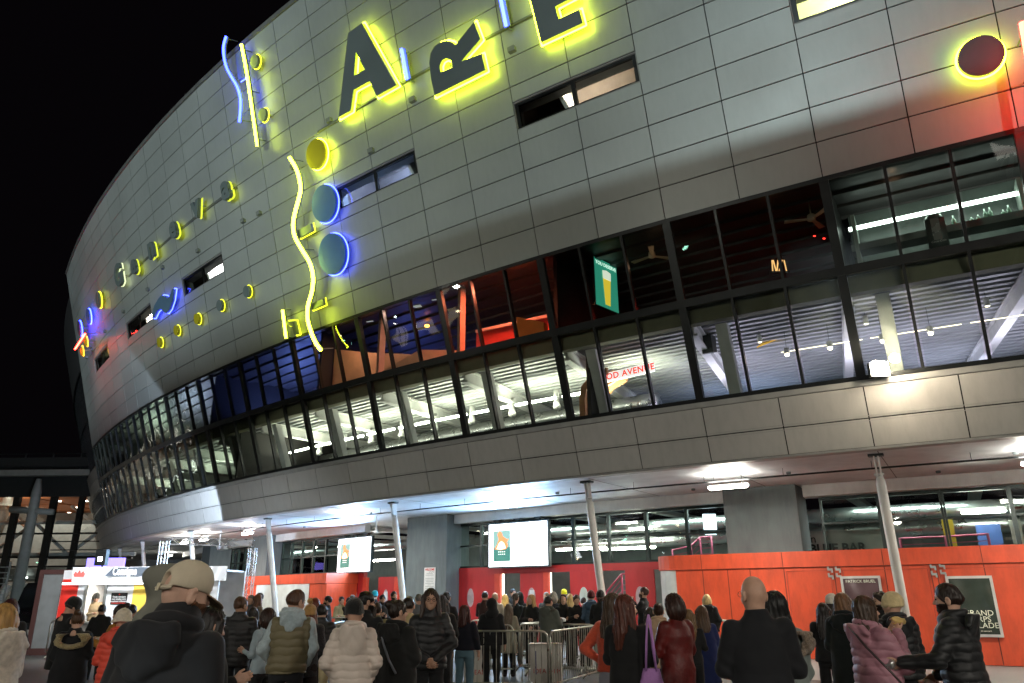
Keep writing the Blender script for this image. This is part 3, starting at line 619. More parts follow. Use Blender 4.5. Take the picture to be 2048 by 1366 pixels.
tubesign('neon_wave','long wavy yellow neon tube reaching down to the window band',[(579,315),(590,333),(597,351),(601,377),(597,399),(590,425),(586,450),(590,474),(603,498),(619,525),(626,553),(624,582),(616,611),(615,637),(622,664),(632,687),(642,700)],NM('y'),off=.5,r=.055)
tubesign('neon_bar','short upright yellow neon bar left of the long wavy tube',[(565,620),(572,676)],NM('y'),r=.045)
tubesign('neon_bar','short blue white neon stick between the letters A and R',[(803,98),(814,158)],NM('w'),r=.05,back=pm('bracket_blue',(.35,.45,.6),.4,.3),bw=.2)
tubesign('neon_bar','short blue white neon stick left of the letter E',[(1000,-8),(1012,52)],NM('w'),r=.05,back=pm('bracket_blue',(.35,.45,.6),.4,.3),bw=.2)
tubesign('neon_bar','red neon bar at the right edge of the photo',[(2046,44),(2062,140),(2080,262)],NM('r'),r=.07,off=.8)
tubesign('neon_bar','slanted red neon bar at the far left end of the facade',[(170,668),(150,698)],NM('r'),r=.045,off=.7)
def flatsign(name,label,ctr,outl,face,neon,off=.3,th=.08,tr=.02,gr=.03,group=None,edges=None,zt=None):
    M=sframe(*ctr); f=topl(M,off); T=newsign(M,name,label,'neon sign',group); P=[f(*p) for p in outl]
    addmesh(slab(P,off-th,off),'sign_face',face,T); mb=MB(); G=grow(P,gr)
    if edges is None: ring(G,off-th-.05 if zt is None else zt,tr,mb)
    else:
        for i in edges: mb.tube([(*G[i],off-th-.03),(*G[(i+1)%len(G)],off-th-.03)],tr,6)
    mb.build('neon_tube',neon,T)
    mb=MB(); cx=sum(p[0] for p in P)/len(P); cy=sum(p[1] for p in P)/len(P); mb.tube([(cx,cy,-.03),(cx,cy,off-th)],.025,6); mb.build('standoff',M_steel,T)
    return T
def ell(cx,cy,rx,ry,n=28,rot=0): return [(cx+rx*math.cos(2*math.pi*i/n)*math.cos(rot)-ry*math.sin(2*math.pi*i/n)*math.sin(rot),cy+rx*math.cos(2*math.pi*i/n)*math.sin(rot)+ry*math.sin(2*math.pi*i/n)*math.cos(rot)) for i in range(n)]
def rdisc(label,u,v,rad,face,neon,off=.3,group=None,tr=.022,gr=.02,th=.08):
    M=sframe(u,v); f=topl(M,off); a,b=f(u,v); T=newsign(M,'disc_sign',label,'neon sign',group)
    P=[(a+rad*math.cos(i*math.pi/20),b+rad*math.sin(i*math.pi/20)) for i in range(40)]
    addmesh(slab(P,off-th,off),'sign_face',face,T); mb=MB(); ring(grow(P,gr),off-th-.04,tr,mb); mb.build('neon_tube',neon,T)
    mb=MB(); mb.tube([(a,b,-.03),(a,b,off-th)],.03,6); mb.build('standoff',M_steel,T)
    return T
GD='disc signs on the facade'
rdisc('mustard yellow disc ringed with yellow neon beside the long wave',631,308,.5,M_syel,NM('y'),group=GD)
rdisc('upper of the two large blue grey discs ringed with blue neon',647,407,.62,M_sblue,NM('w'),group=GD)
rdisc('lower of the two large blue grey discs ringed with blue neon',663,508,.68,M_sblue,NM('w'),group=GD)
rdisc('large dark disc ringed with yellow beside the red neon at right',1962,111,.40,pm('sign_face_dark',(.06,.06,.07),.5),NM('y'),group=GD,off=.24)
rdisc('small grey disc upper right of the long straight yellow bar',508,122,.24,M_sgrey,NM('d'),group=GD)
rdisc('small grey disc lower right of the long straight yellow bar',524,229,.24,M_sgrey,NM('d'),group=GD)
for (u,v),lab,mt in zip([(492,583),(438,611),(392,638),(351,661),(317,685)],['grey','second','middle','fourth','last'],(M_sgrey,M_sgrey,M_syel,M_syel,M_syel)):
    rdisc({'grey':'small grey disc nearest the long wave in the low row of five','second':'second small disc from the right in the low row of five','middle':'middle small yellow disc in the low row of five','fourth':'fourth small disc from the right in the low row of five','last':'leftmost small yellow disc in the low row of five'}[lab],u,v,.22,mt,NM('d'),off=.24,group='row of five small neon discs',tr=.015)
rdisc('grey disc with yellow neon left of the small letters',195,600,.42,M_sgrey,NM('d'),group=GD,tr=.035); rdisc('blue disc with blue neon near the left end of the facade',175,633,.42,pm('sign_face_blue2',(.05,.12,.3),.5),NM('w'),group=GD,tr=.035)
rdisc('dark disc behind the slanted red neon bar',157,657,.42,pm('sign_face_violet',(.1,.08,.15),.5),NM('b'),group=GD,off=.5,tr=.035)
rdisc('small amber disc just right of the slanted red neon bar',169,683,.28,M_syel,NM('o'),group=GD,off=.5);rdisc('small amber disc just below the slanted red neon bar',161,702,.28,M_syel,NM('o'),group=GD,off=.6)
flatsign('block_sign','upper grey block sticking out of the long wavy tube',(608,462),[(594,461),(621,447),(624,461),(597,476)],M_sgrey,NM('d'),edges=[1,2,3])
flatsign('block_sign','lower grey block sticking out of the long wavy tube',(634,606),[(620,609),(645,597),(647,609),(622,620)],M_sgrey,NM('d'),edges=[1,2,3])
flatsign('block_sign','bent yellow edged bar just left of the wave foot',(587,656),[(573,643),(588,642),(594,668),(588,670),(584,653),(574,650)],M_sgrey,NM('d'))
flatsign('wave_sign','short blue tilde shaped wave sign between two windows',(326,607),[(303,636),(308,612),(316,598),(322,591),(329,592),(335,597),(340,590),(344,578),(347,579),(344,600),(338,618),(332,626),(326,623),(320,617),(313,622),(306,636)],pm('sign_face_sky',(.10,.18,.27),.5),NM('w'))
flatsign('flag_sign','grey slanted panel between the blue wave and the yellow bar',(480,130),r5a((1012,298),(1045,270),(1062,415),(1030,438)),M_sgrey,NM('w'),edges=[2])
# mounting rails and small bracket plates
RG=pm('rail_grey',(.16,.17,.16),.5,.3)
for c0_,c1_,r_ in ((-13.2,-7,7.86),):
    m=MB(); sweep(m,c0_,c1_,[(ZE+ROW*r_,.04),(ZE+ROW*r_+.05,.04),(ZE+ROW*r_+.05,0.0),(ZE+ROW*r_,0.0)]); W(m.build('mounting_rail',RG))
m=MB(); sweep(m,-4.2,1.5,[(ZE+ROW*8.0,.06),(ZE+ROW*8.0+.05,.06),(ZE+ROW*8.0+.05,.0),(ZE+ROW*8.0,.0)]); W(m.build('mounting_rail',RG))
m=MB()
for c_,r_ in ((-12,6.1),(-10.9,6.6),(-14,6.1),(-16,6.1),(-18,6.1),(-9,6.1),(-7,6.1),(-5.1,7.1),(-3.9,8.1),(-1.9,7.1),(-6.4,6.0),(-3.0,6.0),(2.0,7.1),(-19,6.1),(.1,7.1)):
    m=MB(); z=ZE+ROW*r_; m.hexa([surf(c_,z,0),surf(c_+.12,z,0),surf(c_+.12,z+.13,0),surf(c_,z+.13,0)],[surf(c_,z,.12),surf(c_+.12,z,.12),surf(c_+.12,z+.13,.12),surf(c_,z+.13,.12)]); W(m.build('bracket_plate',pm('bracket_grey',(.2,.22,.2),.5)))
# small letters
for ch,(u,v),sz in zip('Geneva',((238,553),(268,530),(303,496),(347,456),(393,414),(452,376)),(1.45,1.3,1.3,1.3,1.3,1.3)):
    M=sframe(u,v); T=newsign(M,'letter_sign',{'G':'capital letter G starting the row of small letters','n':'small letter n in the row of small letters','v':'small letter v in the row of small letters','a':'small letter a ending the row of small letters'}.get(ch,'small letter e right after the G' if u<300 else 'small letter e between n and v'),'sign','row of small facade letters')
    f=topl(M,.3); a,b=f(u,v)
    text(ch,sz,Matrix.Translation((a,b,.3)),M_sgrey,'letter_face',T,ext=.07,bold=.055)
    o=text(ch,sz*1.0,Matrix.Translation((a+.03,b-.02,.19)),em('neon_thin',(.75,.85,.05),1.1) if ch!='G' else em('neon_dim',(.8,.9,.5),1.2),'neon_tube',T,ext=.008,bold=.075)
    mb=MB(); mb.tube([(a-.12,b-.2,-.03),(a-.12,b-.2,.25)],.03,5); mb.tube([(a+.15,b,-.03),(a+.15,b,.25)],.03,5); mb.build('standoff',M_steel,T)
# ================================================================ BODY OF THE ARENA BEYOND THE LEFT END OF THE CLADDING
m=MB(); CE=-36
sweep(m,CE,C0,rect(8.0,8.62,-.02,-.4)); sweep(m,CE,C0,rect(8.66,9.3,-.02,-.4)); W(m.build('end_fascia',pm('fascia_metal',(.46,.47,.455))))
m=MB(); sweep(m,CE,C0,rect(6.06,20,-.5,-.9)); W(m.build('end_wall',M_back))
for z0,z1 in ((6.06,8.0),(9.3,15.2)):
    m=MB(); 
    for i in range(46): 
        c=C0-.15-i/3.; m.hexa([surf(c-.03,z0,-.25),surf(c+.03,z0,-.25),surf(c+.03,z0,-.15),surf(c-.03,z0,-.15)],[surf(c-.03,z1,-.25),surf(c+.03,z1,-.25),surf(c+.03,z1,-.15),surf(c-.03,z1,-.15)])
    sweep(m,CE,C0,rect(z0,z0+.08,-.05,-.3)); sweep(m,CE,C0,rect(z1-.08,z1,-.05,-.3)); sweep(m,CE,C0,rect((z0+z1)/2,(z0+z1)/2+.06,-.15,-.3))
    f=W(m.build('end_window',M_black)); m=MB()
    for i in range(46):
        a=C0-.15-i/3.;b=a-1/3.; j=[random.uniform(-.01,.01) for _ in range(4)]; m.quad(surf(b,z0+.05,-.22+j[0]),surf(a,z0+.05,-.22+j[1]),surf(a,z1-.05,-.22+j[2]),surf(b,z1-.05,-.22+j[3]))
    q=m.build('pane',M_glassl,flip=False); q.parent=f
m=MB(); m.quad(surf(CE,20,-.9),surf(C0,20,-.9),surf(C0,20.,-22),surf(CE,20,-22)); W(m.build('end_roof',M_grey))
m=MB(); sweep(m,CE,C0,rect(15.2,20,-.1,-.5)); W(m.build('end_upper_wall',pm('end_wall_dark',(.03,.03,.03),.7)))
# ================================================================ UNDER THE CANOPY
# leaning columns
def column(c,lab):
    A=vert(c,ZA+.02,-.85); B=vert(c+.0,0,-1.8); T=empty('leaning_column',B,0,lab,'column','leaning columns under the canopy edge'); d=A-B
    m=MB(); m.tube([d*.012,d*.05,d*.86,d*.895],[.07,.105,.105,.07],14); m.build('shaft',pm('column_paint',(.68,.66,.62),.45,0,.1,2),T,True)
    m=MB(); ex=(vert(c+.2,0,0)-vert(c-.2,0,0)).normalized(); n_=Vector((-ex.y,ex.x,0))
    a=d*.885;b=d*.99
    for s_ in (-1,1): m.hexa([a+ex*.03*s_+n_*.06,a+ex*.055*s_+n_*.06,a+ex*.055*s_-n_*.06,a+ex*.03*s_-n_*.06],[b+ex*.03*s_+n_*.1,b+ex*.055*s_+n_*.1,b+ex*.055*s_-n_*.1,b+ex*.03*s_-n_*.1])
    m.tube([a*1.02-ex*.1,a*1.02+ex*.1],.03,8)
    m.build('fork_head',M_white,T)
    m=MB(); q=d*1.0; m.hexa([q+ex*x+n_*y+Vector((0,0,-.05)) for x,y in ((-.16,-.1),(.16,-.1),(.16,.1),(-.16,.1))],[q+ex*x+n_*y for x,y in ((-.16,-.1),(.16,-.1),(.16,.1),(-.16,.1))]); m.build('head_plate',M_grey,T)
    m=MB(); m.lathe((0,0,0),[(.16,0),(.16,.03),(.08,.04)],14); m.tube([d*.005,d*.02],.07,10); m.build('foot_plate',M_steel,T)
for c,lab in ((3.96,'nearest leaning white column, in front of the orange wall'),(-.16,'leaning white column right of the two big screens'),(-4.43,'leaning white column just right of the left screen'),(-8.78,'leaning white column in front of the white poster panel'),(-13.13,'leaning white column above the pale cap'),(-17.83,'thin leaning column left of the lighting truss'),(-22.2,'farthest leaning column at the left end of the canopy'),(8.3,'leaning column beyond the right edge of the photo')):
    column(c,lab)
# header beam, glazed entrance wall, grey piers
OG=-5.75
s=MB()
for a,b in ((-24,-17.5),(-17.1,-8.4),(-5.9,1.35),(2.55,12)): sweep(s,a,b,rect(ZA-.32,ZA+.015,-5.3,-5.6),False)
W(s.build('header_beam',M_white))
def pier(c0,c1,o0,o1): 
    m=MB(); sweep(m,c0,c1,rect(0.01,ZA+.015,o0,o1),False); return W(m.build('concrete_pier',M_grey))
def cp(u,v,o): return hit(u,v,o,False)
pa,_=cp(1450,1040,-4.9); pb,_=cp(1598,1040,-4.9); pier(pa,pb,-4.9,-6.2)
pa2,_=cp(813,1100,-4.9); pb2,_=cp(893,1100,-4.9); pier(pa2,pb2,-4.9,-6.2)
pa3,_=cp(501,1120,-4.9); pb3,_=cp(533,1120,-4.9); pier(pa3,pb3,-4.9,-6.2)
pier(-19.2,-18.2,-4.9,-6.2)
def glazing(c0,c1,z0,z1,cols,rail,o=OG,name='entrance_window',grp=2):
    n=cols
    for g0 in range(0,n,grp):
        g1=min(n,g0+grp); fr=MB(); 
        a0=c0+(c1-c0)*g0/n;b0=c0+(c1-c0)*g1/n; e=.002
        for za,zb in ((z0,z0+.07),(z1-.09,z1),(rail-.03,rail+.03)): sweep(fr,a0+e,b0-e,rect(za,zb,o+.05,o-.07),False)
        for i in range(g0,g1+1):
            c=c0+(c1-c0)*i/n; a,b=(c+e,c+.035) if i==g0 else ((c-.035,c-e) if i==g1 else (c-.03,c+.03))
            for za,zb in ((z0+.07,rail-.03),(rail+.03,z1-.09)): sweep(fr,a,b,rect(za,zb,o+.05,o-.07),False)
        f=W(fr.build(name,pm('green_black_frame',(.02,.03,.027),.35,.4)))
        gl=MB(); gl.quad(vert(a0,z0+.03,o),vert(b0,z0+.03,o),vert(b0,z1-.03,o),vert(a0,z1-.03,o)); q=gl.build('pane',M_glasse,flip=False); q.parent=f
zg0=2.62; zg1=ZA-.32
_,zr=cp(1300,1072,OG)
glazing(-5.35,1.2,zg0,zg1,8,zr); glazing(2.75,8.2,zg0,zg1,6,zr+.1); glazing(8.2,12,zg0,zg1,4,zr+.1)
glazing(-12.5,-8.6,zg0,zg1,6,zr); glazing(-17.2,-12.5,zg0,zg1,8,zr)
# red door wall
_,zh=cp(900,1149,OG+.05)
def redwall(c0,c1,z0,z1,o,th,name,mat): m=MB(); sweep(m,c0,c1,rect(z0,z1,o,o-th),False); return W(m.build(name,mat))
redwall(-12.5,-8.6,zh-.02,zg0,OG+.12,.2,'door_lintel',M_redd); redwall(-5.35,1.2,zh-.02,zg0,OG+.12,.2,'door_lintel',M_redd)
M_doorb=pm('door_edge_red',(.6,.06,.03),.4)
def door(u0,u1,v,openr=0.,oval=None,o=OG+.08,paper=True):
    a,_=cp(u0,v,o);b,_=cp(u1,v,o); A=vert(a,0,o);B=vert(b,0,o); e=(B-A); L=e.length; ang=math.atan2(e.y,e.x)
    T=empty('door',A,ang+openr); Wl=MB(); Wl.box((L/2,0,zh/2+.005),(L-.02,.06,zh-.05)); d=Wl.build('door_leaf',M_redd,T,flip=True)
    T.parent=AR; T.matrix_parent_inverse=AR.matrix_basis.inverted()
    if oval:
        m=MB(); m.add([(L/2+.17*math.cos(q*math.pi/12),-.036,1.55+.33*math.sin(q*math.pi/12)) for q in range(24)]+[(L/2+.17*math.cos(q*math.pi/12),-.03,1.55+.33*math.sin(q*math.pi/12)) for q in range(24)],[tuple(range(24))]+[(i,(i+1)%24,24+(i+1)%24,24+i) for i in range(24)]); m.build('oval_window',pm('oval_pane_'+oval,(.45,.5,.45) if oval=='g' else (.4,.3,.3),.3),d)
    m=MB(); m.box((.1,-.07,1.05),(.03,.08,.3)); m.build('handle',M_steel,d)
    if paper: m=MB(); m.box((L/2+.02,-.042,1.62),(.2,.008,.36)); m.build('notice',pm('paper',(.7,.7,.7),.7),d)
    return T
for u0,u1,ov,pp in ((655,682,'r',False),(698,726,'r',True),(757,789,'r',True),(897,990,'r',False),(1041,1088,'r',True),(1141,1196,'g',False),(1252,1311,'r',False)):
    door(u0,u1,1180,0,ov,paper=pp)
for u0,u1 in ((990,1001),(1088,1098),(726,733),(789,801),(682,686)):
    a,_=cp(u0,1180,OG+.1);b,_=cp(u1,1180,OG+.1); redwall(a,b,.01,zh-.02,OG+.14,.16,'door_post',M_doorb)
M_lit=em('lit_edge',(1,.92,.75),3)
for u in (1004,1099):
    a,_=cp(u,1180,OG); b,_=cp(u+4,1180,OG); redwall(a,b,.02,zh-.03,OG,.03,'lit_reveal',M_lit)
# foyer behind the glass
redwall(-19,12,.002,.02,OG-.2,8,'foyer_floor',pm('foyer_floor_stone',(.18,.2,.2),.3)); redwall(-19,12,0,ZA,-13.4,.2,'foyer_back_wall',pm('foyer_wall',(.22,.25,.24),.7))
for u,w_,o,h0,h1,col in ((1650,90,-7.2,1.9,3.35,(.30,.31,.30)),):
    a,_=cp(1606,1080,-7);b,_=cp(1770,1080,-7); q=redwall(a,b,1.2,3.42,-7,.1,'bar_hoarding',pm('hoarding_pale',(.4,.41,.39),.6))
P,ex,ey=panelframe((1612,1078),-6.96); f=plane_px(P,ex,ey); 
M0=frame(P,ex,ey)
o_=text('ston',.34,M0@Matrix.Translation((*f(1612,1079),.02)),M_black,'lettering',None,.004); W(o_)
o_=text('BLUE BAR',.36,M0@Matrix.Translation((*f(1675,1097),.02)),M_black,'lettering',None,.004,bold=.012); W(o_)
bb=MB(); a=f(1614,1072); bb.add([(a[0]+x,a[1]+y,.02) for x,y in ((-.12,.05),(-.02,.02),(.14,.0),(.04,-.03),(-.04,-.01))],[(0,1,2,3,4)]); o_=bb.build('bird_mark',M_black,flip=False); o_.data.transform(M0); W(o_)
# ducts in the foyer
s=MB(); s.tube([vert(-5+i*.5,3.95,-8) for i in range(35)],.22,12); s.tube([vert(-5+i*.5,3.5,-8.6) for i in range(35)],.26,12); s.tube([vert(-16+i*.5,3.9,-8.2) for i in range(16)],.22,12); W(s.build('foyer_duct',M_duct,smooth=True))
s=MB()
for c in range(-17,12,2): sweep(s,c,c+.2,rect(ZA-.18,ZA-.02,-6.2,-13),False)
W(s.build('foyer_beam',M_white))
def tubelight(c,z,o,L,lab,grp='white tube lights under the canopy',par=None,rod=True,foy=False,e=9,wd=.11):
    P=vert(c,z,o); e_=vert(c+.2,z,o)-vert(c-.2,z,o); T=empty('tube_light',P,math.atan2(e_.y,e_.x),lab,'tube light',grp)
    m=MB(); m.box((0,0,.05),(L*1.0,.07,.03)); m.build('fixture',M_white,T)
    m=MB(); m.tube([(-L/2,0,-.0),(-L/2+.05,0,-.01),(L/2-.05,0,-.01),(L/2,0,0)],[.02,wd/2,wd/2,.02],10); m.build('diffuser',em('tube_diffuser',(1,.97,.86),60),T,True)
    if not foy:
        m=MB(); m.tube([(-L*.35,0,.05),(-L*.35,0,ZA+.02-z)],.008,5); m.tube([(L*.35,0,.05),(L*.35,0,ZA+.02-z)],.008,5); m.build('hanger',M_black,T)
        l=bpy.data.lights.new('tube_glow','AREA'); l.shape='RECTANGLE'; l.size=L; l.size_y=.12; l.energy=e; l.color=(1,.95,.84); lo=bpy.data.objects.new('tube_glow',l); COL.objects.link(lo); lo.location=(0,0,-.07); lo.parent=T
        l=bpy.data.lights.new('tube_uplight','AREA'); l.shape='RECTANGLE'; l.size=L; l.size_y=.2; l.energy=e*.28; l.color=(1,.97,.9); lo=bpy.data.objects.new('tube_uplight',l); COL.objects.link(lo); lo.location=(0,0,.075); lo.rotation_euler=(math.pi,0,0); lo.parent=T
    return T
for u,v,lab in ((1456,972,'long white tube light near the right pier'),(1010,1006,'tube light above the right big screen'),(697,1041,'tube light above the left big screen'),(495,1066,'tube light above the white poster panel'),(407,1083,'tube light beside the lighting truss'),(368,1089,'farthest tube light behind the truss')):
    c,z=cp(u,v,-1.75); tubelight(c,ZA-.32,-1.75,1.0 if u<1400 else 1.05,lab,e=190)
for u,v,lab in ((2105,945,'tube light just past the right edge of the photo'),):
    c,z=cp(u,v,-1.75); tubelight(c,ZA-.32,-1.75,1.05,lab,e=190)
for u,v,lab in ((340,1122,'tube light deep under the left end of the canopy'),(250,1112,'faint tube light deep under the far left canopy')):
    c,z=cp(u,v,-4.5); tubelight(c,ZA-.2,-4.5,1.1,lab,e=150)
for i,(u,v,o,L,lab) in enumerate(((1967,1023,-7.5,1.1,'bright tube light in the foyer right of the blue board'),(1160,1097,-7.5,2.2,'left long tube light in the middle of the foyer'),(1255,1096,-7.6,2.2,'right long tube light in the middle of the foyer'),(1280,1057,-7.5,.9,'short tube light high in the foyer'),(845,1120,-7.6,1.2,'tube light in the left part of the foyer'),(765,1120,-8.4,2,'tube light in the foyer behind the left column'),(560,1110,-8.4,2,'tube light in the foyer behind the small screen'))):
    c,z=cp(u,v,o); tubelight(c,max(2.2,min(z,4.1)),o,L,lab,'tube lights in the foyer',foy=True,wd=.09)
for c in (-15,-11,-3.5,0,4,8): 
    sidelight('foyer_glow',c,ZA-.3,-7.5,150 if c<2 else 120,(.85,1,.95),3,.3)
# backlit board
c,z=cp(1420,1050,-6.8); P=vert(c,z,-6.8); T=empty('light_panel',P,0,'small square panel of white light left of the right pier','light panel'); m=MB(); m.box((0,0,.1),(.42,.05,.5)); m.box((0,0,-.28),(.35,.05,.06)); m.build('glow_panel',em('panel_glow',(.75,.85,1),4),T); m=MB(); m.tube([(0,0,.3),(0,0,.8)],.01,5); m.build('cord',M_black,T)
# coloured boards and stair rails in the foyer
def board(u0,u1,v0,v1,o,mat,name,lab,cat):
    a,z1=cp(u0,v0,o);b,_=cp(u1,v0,o);_,z0=cp(u0,v1,o); P=vert((a+b)/2,0,o); T=empty(name,P,0,lab,cat); e=(vert(b,0,o)-vert(a,0,o)); T.rotation_euler=(0,0,math.atan2(e.y,e.x))
    m=MB(); m.box((0,0,z1/2),(e.length,.06,z1)); m.build('panel',mat,T); m=MB(); m.box((0,0,.03),(e.length+.2,.4,.06)); m.build('foot',M_black,T); return T
board(1950,2000,1050,1100,-8,pm('board_blue',(.06,.12,.35),.5),'display_board','blue display board standing in the foyer','display board')
board(1882,1905,1040,1090,-7.6,pm('board_yellow',(.6,.42,.03),.5),'display_board','narrow yellow display board standing in the foyer','display board')
board(2017,2040,1040,1090,-7.6,pm('board_white',(.6,.6,.55),.5),'display_board','white display board at the right edge of the foyer','display board')
M_pink=pm('pink_rail',(.65,.12,.22),.4)
def rail(us,o,lab,z):
    T=empty('stair_rail',vert(cp(us[0][0],us[0][1],o)[0],0,o),0,lab,'railing'); I=T.matrix_basis.inverted()
    pts=[(lambda q:vert(q[0],q[1],o))(cp(u,v,o)) for u,v in us]; pts=[I@p for p in pts]
    m=MB(); 
    for k in range(5):
        dz=-.18*k; m.tube([p+Vector((0,0,dz)) for p in pts],.03 if k==0 else .012,6)
    m.build('rail',M_pink,T,True); m=MB()
    for p in pts: m.tube([(p.x,p.y,p.z+.02),(p.x,p.y,max(0,p.z-1.0))],.035,6)
    m.build('post',M_pink,T,True)
rail([(1212,1185),(1243,1148),(1258,1148)],-6.8,'pink sloping stair rail seen through the open door',0); rail([(1800,1077),(1890,1073),(1975,1068)],-7.4,'low pink railing in the right part of the foyer',0); rail([(1345,1100),(1382,1092),(1400,1075),(1422,1073)],-7.5,'pink stair railing behind the windows left of the right pier',0)
# conduit with hangers
s=MB(); s.tube([vert(-20+i*.5,ZA-.17,-1.75) for i in range(60)],.022,6)
for i in range(25): c=-18+i*1.15; s.tube([vert(c,ZA-.17,-1.75),vert(c,ZA+.02,-1.75)],.007,5)
W(s.build('conduit',M_black))
# big screens
def bigscreen(tl,br,o,lab):
    a,z1=cp(*tl,o);b,z0=cp(*br,o); A=vert(a,0,o);B=vert(b,0,o); e=B-A; L=e.length; H=z1-z0; P=(A+B)/2; P.z=(z0+z1)/2
    T=empty('big_screen',P,math.atan2(e.y,e.x),lab,'screen','big white screens above the doors')
    m=MB(); m.box((0,.07,0),(L+.12,.12,H+.1)); m.build('casing',pm('casing_dark',(.03,.045,.05),.4),T)
    m=MB(); m.quad((-L/2,0,-H/2),(L/2,0,-H/2),(L/2,0,H/2),(-L/2,0,H/2)); m.build('display',em('screen_white',(.9,.96,1),3.4),T,flip=False)
    x0=-L/2+L*.08; wd_=L*.30; zb=-H/2+H*.12; ht=H*.72
    m=MB(); m.quad((x0,-.005,zb),(x0+wd_,-.005,zb),(x0+wd_,-.005,zb+ht*.45),(x0,-.005,zb+ht*.45)); m.build('poster_lower',em('poster_green',(.04,.16,.12),1),T,flip=False)
    m=MB(); m.quad((x0,-.005,zb+ht*.45),(x0+wd_,-.005,zb+ht*.45),(x0+wd_,-.005,zb+ht),(x0,-.005,zb+ht)); m.build('poster_upper',em('poster_teal',(.22,.36,.30),1),T,flip=False)
    m=MB(); cx=x0+wd_*.45; cz=zb+ht*.66; k=wd_
    m.add([(cx+x*k,-.01,cz+y*k) for x,y in ((-.38,-.34),(-.2,-.12),(-.12,.1),(-.2,.3),(-.08,.44),(.05,.38),(.12,.2),(.38,.06),(.5,.1),(.34,-.06),(.42,-.22),(.3,-.36),(.0,-.4))],[tuple(range(13))]); m.build('poster_figure',em('poster_orange',(.9,.22,.07),1.3),T,flip=False)
    m=MB(); m.add([(cx+x*k,-.014,cz+y*k) for x,y in ((-.25,-.34),(-.1,-.08),(.04,-.0),(.2,-.1),(.3,-.32),(.0,-.38))],[tuple(range(6))]); m.build('poster_figure',em('poster_pale',(1,.75,.5),2.),T,flip=False)
    for zc,s_ in ((.32,.10),(.24,.10)):
        text('XXXXXX' if 0 else '- - - -',L*.055,Matrix.Translation((x0+wd_/2,-.012,zb+ht*zc))@Matrix.Rotation(math.pi/2,4,'X'),em('poster_text',(.8,.9,.8),1.2),'poster_text',T,.002,bold=.01)
    text('2024',L*.075,Matrix.Translation((L*.19,-.008,-H*.3))@Matrix.Rotation(math.pi/2,4,'X'),pm('screen_print',(.2,.2,.2),.6),'lettering',T,.002)
    for x in (-.35,.0,.35): m=MB(); m.box((x*L,.08,H/2+.13),(.3,.25,.05)); m.box((x*L,.14,H/2+.07),(.06,.06,.12)); m.build('mount',M_black,T)
    l=bpy.data.lights.new('screen_glow','AREA'); l.shape='RECTANGLE'; l.size=L; l.size_y=H; l.energy=620; l.color=(.34,.62,1); lo=bpy.data.objects.new('screen_glow',l); COL.objects.link(lo); lo.location=(0,-.05,0); lo.rotation_euler=(R(-90),0,0); lo.parent=T; l.spread=R(170)
bigscreen((978,1050),(1096,1130),-5.2,'right one of the two big white screens, above the open doors'); bigscreen((678,1079),(739,1142),-5.2,'left one of the two big white screens')
# projector like lamp on a white rod
c,z=cp(752,1063,-3.6); T=empty('hanging_antenna',vert(c,z,-3.6),0,'white hanging device on a rod right of the left screen','antenna'); m=MB(); m.lathe((0,0,0),[(.05,-.06),(.11,-.05),(.12,.0),(.06,.05)],14); m.build('body_unit',M_white,T,True); m=MB(); m.tube([(0,0,.03),(0,0,ZA+.02-z)],.03,8); m.build('rod',M_white,T)
c,z=cp(438,1094,-2.0); T=empty('dome_camera',vert(c,z,-2),0,'grey dome camera hanging from a white arm','camera'); m=MB(); m.lathe((0,0,0),[(.02,-.12),(.09,-.08),(.11,0),(.1,.05),(.03,.08)],14); m.build('dome',pm('dome_grey',(.3,.3,.32),.3,.3),T,True); m=MB(); m.tube([(0,0,.06),(0,0,ZA+.02-z)],.03,8); m.build('arm',M_white,T)
# orange walls
def orangebox(c0,c1,o,ztop,name,lab,joints,doors,depth=1.4,cover=False):
    T=empty(name,vert((c0+c1)/2,0,o-depth/2),0,lab,'wall'); 
    m=MB(); sweep(m,c0,c1,rect(.02,ztop-.42,o,o-depth),False,.5); W(m.build('wall_panel',M_red),T)
    m=MB(); sweep(m,c0,c1,rect(ztop-.41,ztop,o+.05,o-depth-.05),False,.5); W(m.build('top_band',M_red),T)
    m=MB()
    for c in joints: sweep(m,c,c+.014,rect(.03,ztop-.44,o+.003,o-.02),False)
    sweep(m,c0,c1,rect(ztop-.425,ztop-.412,o+.02,o-.02),False,.5)
    for c in joints[::3]: sweep(m,c,c+.01,rect(ztop-.40,ztop-.01,o+.053,o-.02),False)
    W(m.build('joint',pm('joint_dark',(.12,.02,.01),.7)),T)
    return T
OR=-4.2; c_l,_=cp(1352,1150,OR)
js=[cp(u,1150,OR)[0] for u in (1405,1455,1500,1568,1668,1680,1770,1862,1874,1970)]+[7,8,9,10.2]
OW=orangebox(c_l,11.5,OR,2.72,'orange_hoarding','long glossy orange wall right of the doors',js,None,.9)
# rounded left end with a white sheet
e0=vert(c_l,0,OR); e1=vert(c_l,0,OR-1.6); ctr=(e0+e1)/2
m=MB(); r_=.8; base_a=math.atan2((e0-ctr).y,(e0-ctr).x); pts=[(ctr.x+r_*math.cos(base_a-k*math.pi/12),ctr.y+r_*math.sin(base_a-k*math.pi/12)) for k in range(13)]
m.prism(pts,2.31,2.72); W(m.build('rounded_band',M_red),OW)
m=MB(); pts2=[(ctr.x+.76*math.cos(base_a-k*math.pi/12),ctr.y+.76*math.sin(base_a-k*math.pi/12)) for k in range(13)]; m.prism(pts2,.02,2.30); W(m.build('white_rounded_panel',pm('pale_sheet',(.55,.57,.55),.4)),OW)
a,_=cp(1315,1150,OR); b,_=cp(1354,1150,OR)
